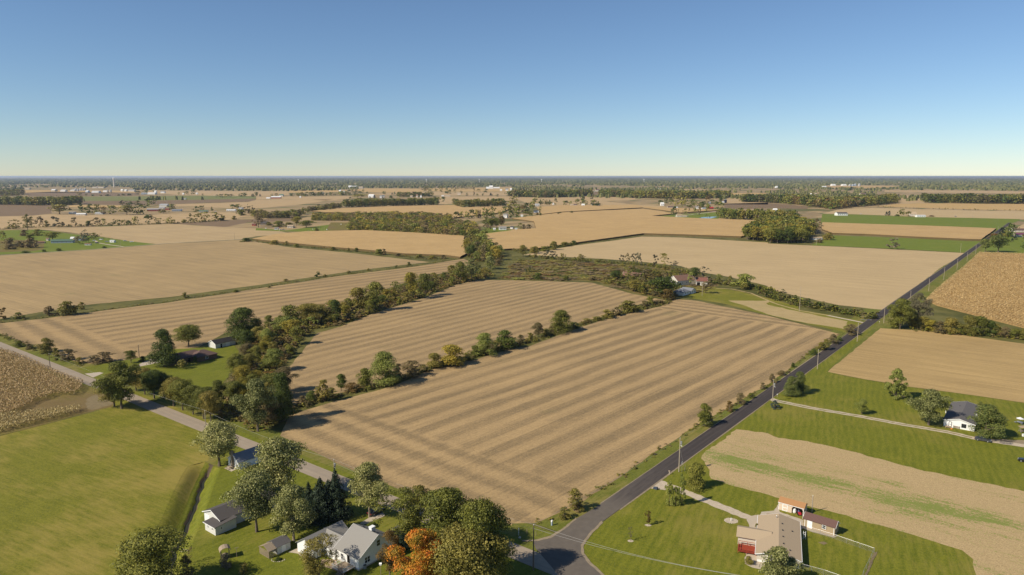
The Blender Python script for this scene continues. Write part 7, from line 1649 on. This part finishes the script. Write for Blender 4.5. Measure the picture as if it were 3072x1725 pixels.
# ------------------------------------------------------------------ vehicles
def paint(name, col, r_=.3): t = NT(name); t.p.inputs['Roughness'].default_value = r_; t.p.inputs['Specular IOR Level'].default_value = .5; t.p.inputs['Coat Weight'].default_value = .4; return t.out(col)
PAINT = {'charcoal grey': paint('paint_charcoal', (.055, .055, .062)), 'black': paint('paint_black', (.012, .012, .014)), 'white': paint('paint_white', (.72, .72, .7)), 'silver': paint('paint_silver', (.4, .4, .41)), 'dark blue': paint('paint_blue', (.04, .06, .13)), 'rust red': paint('paint_red', (.25, .06, .04), .6)}
m_lamp = plain('lamp_lens', (.6, .6, .58), .1, .6, 0, .05); m_tail = plain('tail_lens', (.35, .02, .02), .2, .5, 0, .05); m_rim = plain('alloy_rim', (.45, .45, .46), .3, .5, .6, .1)
def car_meshes():
    # side profile of the body (x forward), then the cabin narrowing to the roof
    low = [(-2.32, .42), (-2.38, .72), (-2.25, .96), (-1.45, 1.02), (.95, .98), (1.9, .86), (2.33, .68), (2.36, .4), (2.1, .26), (-2.1, .26)]
    b = MB(); n = len(low)
    def ring(y, k): return [(x * (1 - .03 * k), y, z) for x, z in low]
    V = []
    for y, k in ((-.9, .9), (-.84, .0), (.84, .0), (.9, .9)): V += ring(y if abs(y) < .86 else y, k)
    V = []
    for y, k in ((-.88, 1), (-.8, 0), (.8, 0), (.88, 1)):
        V += [(x * (1 - .015 * (k == 1)), y * (1.0 if z < .9 or k == 0 else .97), z if k == 0 else z - .03 * (z > .9)) for x, z in low]
    order = [1, 0, 3, 2]
    rows = [[(x * .97, -.78, z + .0) for x, z in low], [(x, -.89, z - (.04 if z > .9 else 0)) for x, z in low], [(x, .89, z - (.04 if z > .9 else 0)) for x, z in low], [(x * .97, .78, z) for x, z in low]]
    V = [p for r in (rows[1], rows[0], rows[3], rows[2]) for p in r]
    F = []
    for k in range(3):
        for i in range(n): F.append((k * n + i, k * n + (i + 1) % n, (k + 1) * n + (i + 1) % n, (k + 1) * n + i))
    F += [tuple(range(n)), tuple(range(4 * n - 1, 3 * n - 1, -1))]
    b.add(V, F)
    cab = [(-1.95, .985), (-1.2, 1.42), (.15, 1.45), (1.12, .965)]
    g = MB()
    g.add([(x, -.76 + .16 * (z > 1.2), z) for x, z in cab] + [(x, .76 - .16 * (z > 1.2), z) for x, z in cab], [(0, 1, 2, 3), (7, 6, 5, 4), (0, 4, 5, 1), (1, 5, 6, 2), (2, 6, 7, 3)])
    rf = MB(); rf.add([(-1.22, -.61, 1.425), (.17, -.61, 1.455), (.17, .61, 1.455), (-1.22, .61, 1.425), (-1.05, -.5, 1.47), (.05, -.5, 1.49), (.05, .5, 1.49), (-1.05, .5, 1.47)], [(4, 5, 6, 7), (0, 1, 5, 4), (1, 2, 6, 5), (2, 3, 7, 6), (3, 0, 4, 7)])
    for s_ in (-1, 1):
        for (xa, za, xb, zb) in ((-1.97, .985, -1.22, 1.43), (1.14, .965, .17, 1.455), (-.42, .99, -.42, 1.44)):
            y0, y1 = s_ * .775, s_ * .62
            rf.add([(xa - .05, y0, za), (xa + .05, y0, za), (xb + .05, y1, zb), (xb - .05, y1, zb), (xa - .05, y0 - s_ * .05, za), (xa + .05, y0 - s_ * .05, za), (xb + .05, y1 - s_ * .05, zb), (xb - .05, y1 - s_ * .05, zb)], [(0, 1, 2, 3), (7, 6, 5, 4), (0, 3, 7, 4), (1, 5, 6, 2)])
    ty = MB(); ty.tube((0, -.1, 0), (0, .1, 0), .33, .33, 18); ri = MB(); ri.tube((0, -.112, 0), (0, .112, 0), .21, .21, 12)
    hl = MB(); hl.box(-.06, .03, -.2, .2, -.07, .07); mi = MB(); mi.box(-.06, .06, -.09, .09, -.06, .06); pl = MB(); pl.box(-.02, .02, -.26, .26, -.06, .06)
    return {k: m.mesh(k) for k, m in dict(body=b, cabin_glass=g, roof=rf, tyre=ty, rim=ri, headlight=hl, mirror=mi, number_plate=pl).items()}
CM = car_meshes()
_cm = {}
def cmesh(k, mat):
    if (k, mat.name) not in _cm: me = CM[k].copy(); me.materials.append(mat); _cm[(k, mat.name)] = me
    return _cm[(k, mat.name)]
def car(x, y, rz, colour, label, group=None, detail=True):
    o = empty('car', (x, y, .07), rz); tag(o, label, 'car', group); p = PAINT[colour]
    def part(k, mat, loc=(0, 0, 0), par=o, name=None): q = bpy.data.objects.new(name or k, cmesh(k, mat)); COL.objects.link(q); q.parent = par; q.location = loc; return q
    part('body', p); part('cabin_glass', m_glass); part('roof', p)
    for wx in (-1.42, 1.42):
        for wy in (-.8, .8): w = part('tyre', m_rub, (wx, wy, .33)); part('rim', m_rim, (0, 0, 0), w)
    if detail:
        for s_ in (-1, 1): part('headlight', m_lamp, (2.31, s_ * .6, .66)); part('headlight', m_tail, (-2.3, s_ * .62, .78), name='tail_light'); part('mirror', p, (.75, s_ * .98, 1.02))
        part('number_plate', m_whitep, (-2.38, 0, .6))
    return o
car(*gp(D2, 1105, 940), R(-37), 'charcoal grey', 'charcoal grey sedan parked on the gravel driveway under the huge rounded pine')
car(*gp(D2, 1975, 1365), R(140), 'black', 'black car on the lawn cut by the edge of the photo')
car(*gp(B1, 1205, 828), R(52), 'black', 'dark car in the shade of the tall cottonwood driveway')
car(*gp(T3, 1885, 502), R(-36), 'dark blue', 'dark blue car on the road behind the green pasture', None, False)
car(*gp(T3, 930, 478), R(144), 'silver', 'silver car on the road behind the long white pasture barn', None, False)
for i, (c, x, y, rz, co, lb) in enumerate([(P6, 1820, 278, 20, 'white', 'white junk car nearest the yard trees of the trailer homestead'), (P6, 1880, 320, 60, 'dark blue', 'dark blue car on the trailer homestead driveway'), (P6, 1955, 255, -10, 'white', 'white junk car furthest back behind the trailer homestead driveway'), (P6, 2065, 298, 15, 'silver', 'silver junk car beside the white camper trailer'), (P6, 2420, 282, 40, 'white', 'white junk car far out on the trailer homestead grass'), (P6, 2545, 300, 10, 'white', 'white junk car last along the field lane'),
        (P7, 620, 500, 5, 'white', 'white junk car in front of the grey tool shed'), (P7, 720, 505, 80, 'white', 'white junk van left of the pink roofed house'), (P7, 790, 500, 20, 'silver', 'silver junk car beside the pink roofed house'), (P7, 700, 452, 0, 'rust red', 'rusty junk car behind the other junk cars'), (P7, 1020, 452, 30, 'silver', 'silver car at the end of the pink roofed house'), (P7, 1325, 540, 10, 'white', 'white car on the track below the dark yard trees'),
        (P1, 945, 632, 0, 'white', 'white car beside the low blue grey roofed house'), (P1, 1590, 678, 10, 'white', 'white car on the green lawn past the cream house'), (P5, 175, 770, 0, 'white', 'white car beside the pale ranch house at the pond'), (P5, 415, 770, 10, 'silver', 'silver car by the pale garage at the pond')]):
    car(*gp(c, x, y), R(rz), co, lb, 'vehicles at the far homesteads', False)
for i, (x, y) in enumerate([(415, 472), (1420, 497), (1725, 502), (2108, 540), (2028, 388)]):
    X, Y = gp(P7, x, y); o = empty('hay_bale', (X, Y, 0), .4 * i); tag(o, f'white wrapped hay bale on the homestead pasture, {ordinal(i)} counting from the dark barn', 'hay bale', 'white wrapped bales')
    m = MB(); m.tube((0, -.7, .75), (0, .7, .75), .75, .75, 14); m.obj('wrap', m_whitep, o)

# ------------------------------------------------------------------ poles, wires, small things
m_pole = plain('pole_wood', (0.36, 0.3, 0.22), .9, .15, 0, .2, 3); m_poled = plain('pole_wood_dark', (0.13, 0.1, 0.075), .9, .15, 0, .2, 3); m_wire = plain('wire', (0.3, 0.29, 0.27), .6, .3, 0, .05)
POLETOP = {}
def pole(key, c, bx, by, ty, label, group, trafo=False, arm=False, dark=False, hmin=0):
    px = c(bx, by); X, Y = gnd(*px); h = max(hmin, height(*px, c(bx, ty)[1]))
    o = empty('utility_pole', (X, Y, 0), R(U)); tag(o, label, 'utility pole', group)
    m = MB(); m.tube((0, 0, -.1), (0, 0, h), .17, .11, 10); m.obj('shaft', m_poled if dark else m_pole, o)
    if Y < 900:
        for i, z in enumerate((.02, )): m = MB(); m.tube((0, 0, h), (0, 0, h + .28), .06, .035, 8); m.obj('insulator', m_whitep, o)
    if arm: m = MB(); m.box(-.06, .06, -1.2, 1.2, h - .6, h - .48); m.obj('crossarm', m_pole, o)
    if trafo:
        m = MB(); m.tube((.02, -.42, h - 1.9), (.02, -.42, h - .95), .25, .25, 12); m.tube((.02, -.42, h - .95), (.02, -.42, h - .87), .25, .12, 12); m.obj('transformer', m_steel, o)
        m = MB(); m.box(-.04, .06, -.3, 0, h - 1.5, h - 1.42); m.obj('bracket', m_steel, o)
        m = MB(); m.tube((0, -.2, h - 2.2), (0, -.75, h - 2.4), .04, .1, 8); m.obj('insulator', m_whitep, o)
    POLETOP[key] = (X, Y, h); return o
gA = 'utility poles along the asphalt road'
pl_ = [('a0', B2, 215, 1400, 945, 'dark corner utility pole standing in the tree shade at the junction', 'x', False, False, True), ('a1', B2, 1676, 412, 72, 'utility pole with a transformer and white sign beside the ranch driveway', 'x', True, False, False),
       ('a2', M3, 45, 1022, 812, 'utility pole with a transformer at the gravel driveway mouth', 'x', True, False, False), ('a3', M3, 495, 695, 500, 'utility pole at the field corner past the pair of pines', 'x', False, False, False), ('a4', M3, 895, 418, 235, 'utility pole across the asphalt from the field bank tip', 'x', False, False, False),
       ('a5', M3, 1162, 232, 72, 'utility pole before the big hedge trees at the asphalt road', 'x', False, False, False)]
for q in pl_: pole(q[0], q[1], q[2], q[3], q[4], q[5], None, q[7], q[8], q[9])
for i, (x, y, t) in enumerate([(1427, 1362, 1250), (1613, 1250, 1128), (1764, 1138, 1014), (1897, 1034, 928), (1998, 950, 858), (2084, 878, 790)]): pole(f'b{i}', T3, x, y, t, f'utility pole beside the standing corn, {ordinal(i)} past the big hedge trees', gA)
for i, (x, y, t) in enumerate([(975, 510, 400), (870, 630, 565), (1200, 570, 370), (1145, 520, 400)]): pole(f'c{i}', P8, x, y, t, f'utility pole in the trees of the far roadside farmstead, {ordinal(i)} of four', 'poles at the far roadside farmstead')
pole('f0', M3, 315, 112, -130, 'lone pole on the farm lane before the dense hedge', None); pole('f1', T2, 1909, 1297, 1162, 'pale light pole on the farm lawn by the farmhouse', None); pole('f2', T3, 1932, 862, 770, 'lone pole on the green strip near the road', None)
pole('l0', M0, 508, 714, 540, 'utility pole on the corn side of the county road', None, dark=True); pole('l1', M0, 2070, 1305, 1112, 'utility pole at the avenue end of the county road', None, dark=False); pole('l2', B1, 792, 585, 290, 'utility pole with a transformer behind the tallest dark spruce', None, True)
pole('y0', B3, 440, 818, 652, 'thin bare pole behind the tan storage shed', None); pole('y1', M0, 1398, 575, 448, 'thin pole on the field edge behind the brick house', None, dark=True)
for i, (c, x, y, t) in enumerate([(T3, 484, 790, 728), (P7, 1562, 545, 432), (P7, 1668, 545, 432), (P7, 2338, 525, 400), (P6, 1178, 395, 305), (P6, 2290, 372, 258), (P6, 2330, 372, 258), (T0, 2357, 735, 655), (P3, 222, 910, 850), (P3, 2240, 790, 710), (P4, 680, 712, 580), (P4, 1035, 705, 600), (P4, 1378, 670, 585), (P4, 2115, 610, 545), (T3, 2053, 515, 460), (T3, 540, 478, 430)]):
    pole(f'd{i}', c, x, y, t, f'distant thin utility pole, {ordinal(i)} of the scattered ones on the plain', 'scattered distant poles')
def wire(a, b, sag, label, group, r=.022):
    m = MB(); n = 12; P = []
    for i in range(n + 1):
        t = i / n; P.append((a[0] + (b[0] - a[0]) * t, a[1] + (b[1] - a[1]) * t, a[2] + (b[2] - a[2]) * t - 4 * sag * t * (1 - t)))
    for p, q in zip(P, P[1:]): m.tube(p, q, r, r, 4, False)
    o = m.obj('power_line', m_wire); tag(o, label, 'power line', group)
gw = 'power lines along the asphalt road'
ch = ['a0', 'a1', 'a2', 'a3', 'a4', 'a5', 'b0', 'b1', 'b2', 'b3', 'b4', 'b5']
for i, (a, b) in enumerate(zip(ch, ch[1:])):
    A, B = POLETOP[a], POLETOP[b]; wire((A[0], A[1], A[2] + .26), (B[0], B[1], B[2] + .26), 1.0, f'thin power line span beside the asphalt road, {ordinal(i)} from the junction', gw)
A = POLETOP['a0']; Q = gp(B3, -300, 1900)
for k, (dz, lb) in enumerate(((.2, 'upper power line sagging over the ranch lawn from the corner pole'), (-.8, 'lower power line sagging over the ranch lawn from the corner pole'))): wire((A[0], A[1], A[2] + dz), (Q[0] + 6 * k, Q[1], 9.5 + dz), 1.2, lb, None, .03)
B_ = POLETOP['l2']
for dz, lb in ((.2, 'upper power line from the corner pole along the county road'), (-.9, 'lower power line from the corner pole along the county road')): wire((A[0], A[1], A[2] + dz), (B_[0], B_[1], B_[2] + dz), 1.3, lb, None)
C_ = POLETOP['l1']; wire((B_[0], B_[1], B_[2] + .2), (C_[0], C_[1], C_[2] + .2), 1.3, 'power line along the county road past the cottage', None); D_ = POLETOP['l0']; wire((C_[0], C_[1], C_[2] + .2), (D_[0], D_[1], D_[2] + .2), 1.4, 'power line along the county road above the tree avenue', None)
A1 = POLETOP['a1']; gsx, gsy = gp(B2, 1740, 418); wire((A1[0], A1[1], A1[2] * .72), (gsx, gsy, .1), 0, 'guy wire of the pole by the ranch driveway', None, .02)
sg = empty('sign', (*gp(B2, 1705, 415), 0), R(60)); tag(sg, 'small white sign panel on a thin post beside the transformer pole', 'sign'); m = MB(); m.tube((0, 0, 0), (0, 0, 2.6), .03, .03, 6); m.obj('post', m_steel, sg); wbox(sg, 'panel', m_whitep, -.3, .3, -.02, .02, 2.6, 3.4)
def mailbox(x, y, rz, label, mat, pm):
    o = empty('mailbox', (x, y, 0), rz); tag(o, label, 'mailbox'); wbox(o, 'post', pm, -.07, .07, -.07, .07, 0, 1.05)
    m = MB(); n = 8; pr = [(-.13, 0), (.13, 0)] + [(.13 * math.cos(math.pi * i / n), .16 + .13 * math.sin(math.pi * i / n)) for i in range(n + 1)]
    k = len(pr); m.add([(-.28, a, 1.06 + b) for a, b in pr] + [(.28, a, 1.06 + b) for a, b in pr], [(i, (i + 1) % k, k + (i + 1) % k, k + i) for i in range(k)] + [tuple(range(k)), tuple(range(2 * k - 1, k - 1, -1))]); m.obj('box', mat, o)
mailbox(*gp(B2, 1580, 440), R(-38), 'brown mailbox with pale post on the ranch verge', m_wood, m_rockp); mailbox(*gp(M3, 1118, 235), R(52), 'white mailbox at the road edge near the big hedge trees', m_whitep, m_wood); mailbox(*gp(M3, 92, 975), R(52), 'small pale mailbox at the gravel driveway mouth', m_whitep, m_wood)
bn = empty('trash_bin', (*gp(B2, 1440, 585), 0), R(-30)); tag(bn, 'dark blue wheeled trash bin lying beside the ranch driveway', 'trash bin')
m = MB(); m.add([(-.55, -.28, .02), (-.55, .28, .02), (-.55, .28, .6), (-.55, -.28, .6), (.55, -.33, .02), (.55, .33, .02), (.55, .33, .72), (.55, -.33, .72)], [(0, 1, 2, 3), (7, 6, 5, 4), (0, 4, 5, 1), (1, 5, 6, 2), (2, 6, 7, 3), (3, 7, 4, 0)]); m.obj('body', plain('bin_plastic', (.05, .065, .09), .4, .4, 0, .1), bn); wbox(bn, 'lid', m_black, .552, .63, -.36, .36, 0.0, .76)
for s_ in (-.3, .3): m = MB(); m.tube((-.52, s_ - .04, .12), (-.52, s_ + .04, .12), .12, .12, 10); m.obj('wheel', m_rub, bn)
pd = empty('utility_pedestal', (*gp(B2, 400, 948), 0), R(52)); tag(pd, 'white topped utility pedestal at the field corner', 'pedestal'); wbox(pd, 'body', m_bluegrey, -.16, .16, -.16, .16, 0, 1.0); wbox(pd, 'cap', m_whitep, -.19, .19, -.19, .19, 1.0, 1.4)
for i, (x, y, h, mt, lb) in enumerate([(68, 1048, 1.9, m_whitep, 'white marker post on the verge at the junction'), (150, 1032, 1.3, m_wood, 'short wooden post nearest the white marker post'), (240, 1052, 1.1, m_wood, 'short wooden post beside the corner pole'), (302, 1008, .9, m_poled, 'dark stub post on the verge by the field corner'), (1735, 400, 1.9, m_wood, 'leaning wooden stake by the rounded shrub and transformer pole')]):
    o = empty('post', (*gp(B2, x, y), 0)); tag(o, lb, 'post'); m = MB(); m.tube((0, 0, 0), (.1 if i == 4 else 0, 0, h), .07, .06, 7); m.obj('shaft', mt, o); m = MB(); m.tube((.1 if i == 4 else 0, 0, h), (.1 if i == 4 else 0, 0, h + .05), .075, .03, 7); m.obj('tip', mt, o)
rk = empty('boulder', (*gp(B2, 78, 1072), 0)); tag(rk, 'small pale boulder on the verge below the white marker post', 'boulder'); m = MB(); m.tube((0, 0, -.05), (0, 0, .3), .45, .22, 7); m.obj('stone', m_rockp, rk)
gr2 = empty('guard_rail', (*gp(M3, 985, 208), 0), R(-8)); tag(gr2, 'short white guard rail at the farm lane culvert', 'guard rail'); wbox(gr2, 'rail', m_steel, -3.2, 3.2, -.05, .05, .5, .72)
for x in (-2.9, 0, 2.9): wbox(gr2, 'post', m_wood, x - .08, x + .08, .062, .2, 0, .9)
# chain link fence of the ranch
def fence(name, label, P, h=1.25):
    o = empty(name, (P[0][0], P[0][1], 0)); tag(o, label, 'fence'); ox, oy = P[0]
    for (a, b) in zip(P, P[1:]):
        L = math.hypot(b[0] - a[0], b[1] - a[1]); n = max(1, round(L / 3.0)); dx, dy = (b[0] - a[0]) / L, (b[1] - a[1]) / L
        for i in range(n + 1):
            if i == n and b != P[-1]: continue
            x, y = a[0] - ox + dx * L * i / n, a[1] - oy + dy * L * i / n; m = MB(); m.tube((x, y, 0), (x, y, h + .05), .035, .035, 6); m.obj('post', m_steel, o)
        m = MB(); m.tube((a[0] - ox, a[1] - oy, h), (b[0] - ox, b[1] - oy, h), .025, .025, 5, False); m.obj('top_rail', m_steel, o)
        m = MB(); k = int(L / .3)
        for i in range(k):
            for s_ in (0, 1):
                t0, t1 = i * .3, i * .3 + .6; z0, z1 = (0.05, h) if s_ == 0 else (h, .05)
                m.add([(a[0] - ox + dx * t0, a[1] - oy + dy * t0, z0), (a[0] - ox + dx * (t0 + .02), a[1] - oy + dy * (t0 + .02), z0), (a[0] - ox + dx * (min(t1, L) + .02), a[1] - oy + dy * (min(t1, L) + .02), z1), (a[0] - ox + dx * min(t1, L), a[1] - oy + dy * min(t1, L), z1)], [(0, 1, 2, 3)])
        kind(m.obj('wire_mesh', m_steel, o), 'stuff')
fp = pts(B3, (400, 1005), (650, 1082), (1065, 1226), (960, 1446), (890, 1640))
fence('chain_link_fence', 'chain link fence running from the tan shed round the back lawn', fp)
fence('chain_link_fence', 'chain link fence running from the ranch gable toward the photo edge', pts(B3, (312, 1378), (560, 1446), (800, 1530)))
sheet('bare_soil_patch', pts(B3, (1062, 1222), (1098, 1216), (1000, 1446), (930, 1660), (900, 1660), (968, 1446)), LV + .045, m_dirt, .15, 1)
sheet('bare_soil_patch', pts(B3, (500, 1120), (560, 1112), (600, 1130), (560, 1145)), LV + .045, m_dirt, .15, 1)
gym = empty('ladder_frame', (*gp(D1, 1255, 815), 0), R(70)); tag(gym, 'white ladder frame leaning in the shade behind the ranch house', 'ladder')
for y in (-.25, .25): m = MB(); m.tube((0, y, 0), (.3, y, 2.0), .05, .05, 6); m.obj('rail', m_whitep, gym)
for z in (.4, .8, 1.2, 1.6): m = MB(); m.tube((z * .15, -.25, z), (z * .15, .25, z), .04, .04, 6); m.obj('rung', m_whitep, gym)
ub = empty('patio_table', (*gp(D2, 1835, 600), 0), R(20)); tag(ub, 'grey picnic table under a pale parasol on the lawn behind the pine', 'table')
m = MB(); m.tube((0, 0, .7), (0, 0, .75), 1.0, 1.0, 12); m.obj('tabletop', m_steel, ub); m = MB(); m.tube((0, 0, 0), (0, 0, 2.2), .05, .05, 6); m.obj('parasol_pole', m_steel, ub); m = MB(); m.tube((0, 0, 1.95), (0, 0, 2.5), 1.25, .05, 8); m.obj('parasol', m_rwhite, ub)
for a in (0, 2.1, 4.2): m = MB(); m.box(1.3 * math.cos(a) - .35, 1.3 * math.cos(a) + .35, 1.3 * math.sin(a) - .35, 1.3 * math.sin(a) + .35, .38, .45); m.obj('seat', m_steel, ub)
sw = empty('garden_swing', (*gp(D2, 1890, 770), 0), R(10)); tag(sw, 'tan canopied garden swing at the edge of the photo', 'garden swing')
m = MB(); m.slab([(-1.3, -.8, 1.9), (1.3, -.8, 1.9), (1.3, .8, 2.2), (-1.3, .8, 2.2)], .06); m.obj('canopy', m_tanboard, sw); wbox(sw, 'seat', m_wood, -1, 1, -.3, .3, .45, .52); wbox(sw, 'backrest', m_wood, -1, 1, .28, .34, .6, 1.05)
for x in (-1.2, 1.2): m = MB(); m.tube((x, -.7, 0), (x, 0, 2.0), .04, .04, 6); m.tube((x, .7, 0), (x, 0, 2.0), .04, .04, 6); m.obj('frame', m_steel, sw)
bq = empty('white_box', (*gp(D2, 1905, 850), 0)); tag(bq, 'small white utility box on the lawn at the edge of the photo', 'box'); wbox(bq, 'body', m_whitep, -.3, .3, -.3, .3, 0, .8); wbox(bq, 'lid', m_whitep, -.34, .34, -.34, .34, .801, .86)
grow_all()

# ------------------------------------------------------------------ the air
def haze():
    m = MB(); m.box(-62000, 62000, -600, 62000, -4.0, 90.5)
    t = bpy.data.materials.new('haze'); t.use_nodes = True; nt = t.node_tree
    nt.nodes.remove(nt.nodes['Principled BSDF'])
    v = nt.nodes.new('ShaderNodeVolumePrincipled'); v.inputs['Color'].default_value = (0.72, 0.83, 1.0, 1); v.inputs['Density'].default_value = HAZE_DENSITY; v.inputs['Anisotropy'].default_value = 0.3
    nt.links.new(v.outputs[0], nt.nodes['Material Output'].inputs['Volume'])
    kind(m.obj('haze', t), 'stuff')
haze()
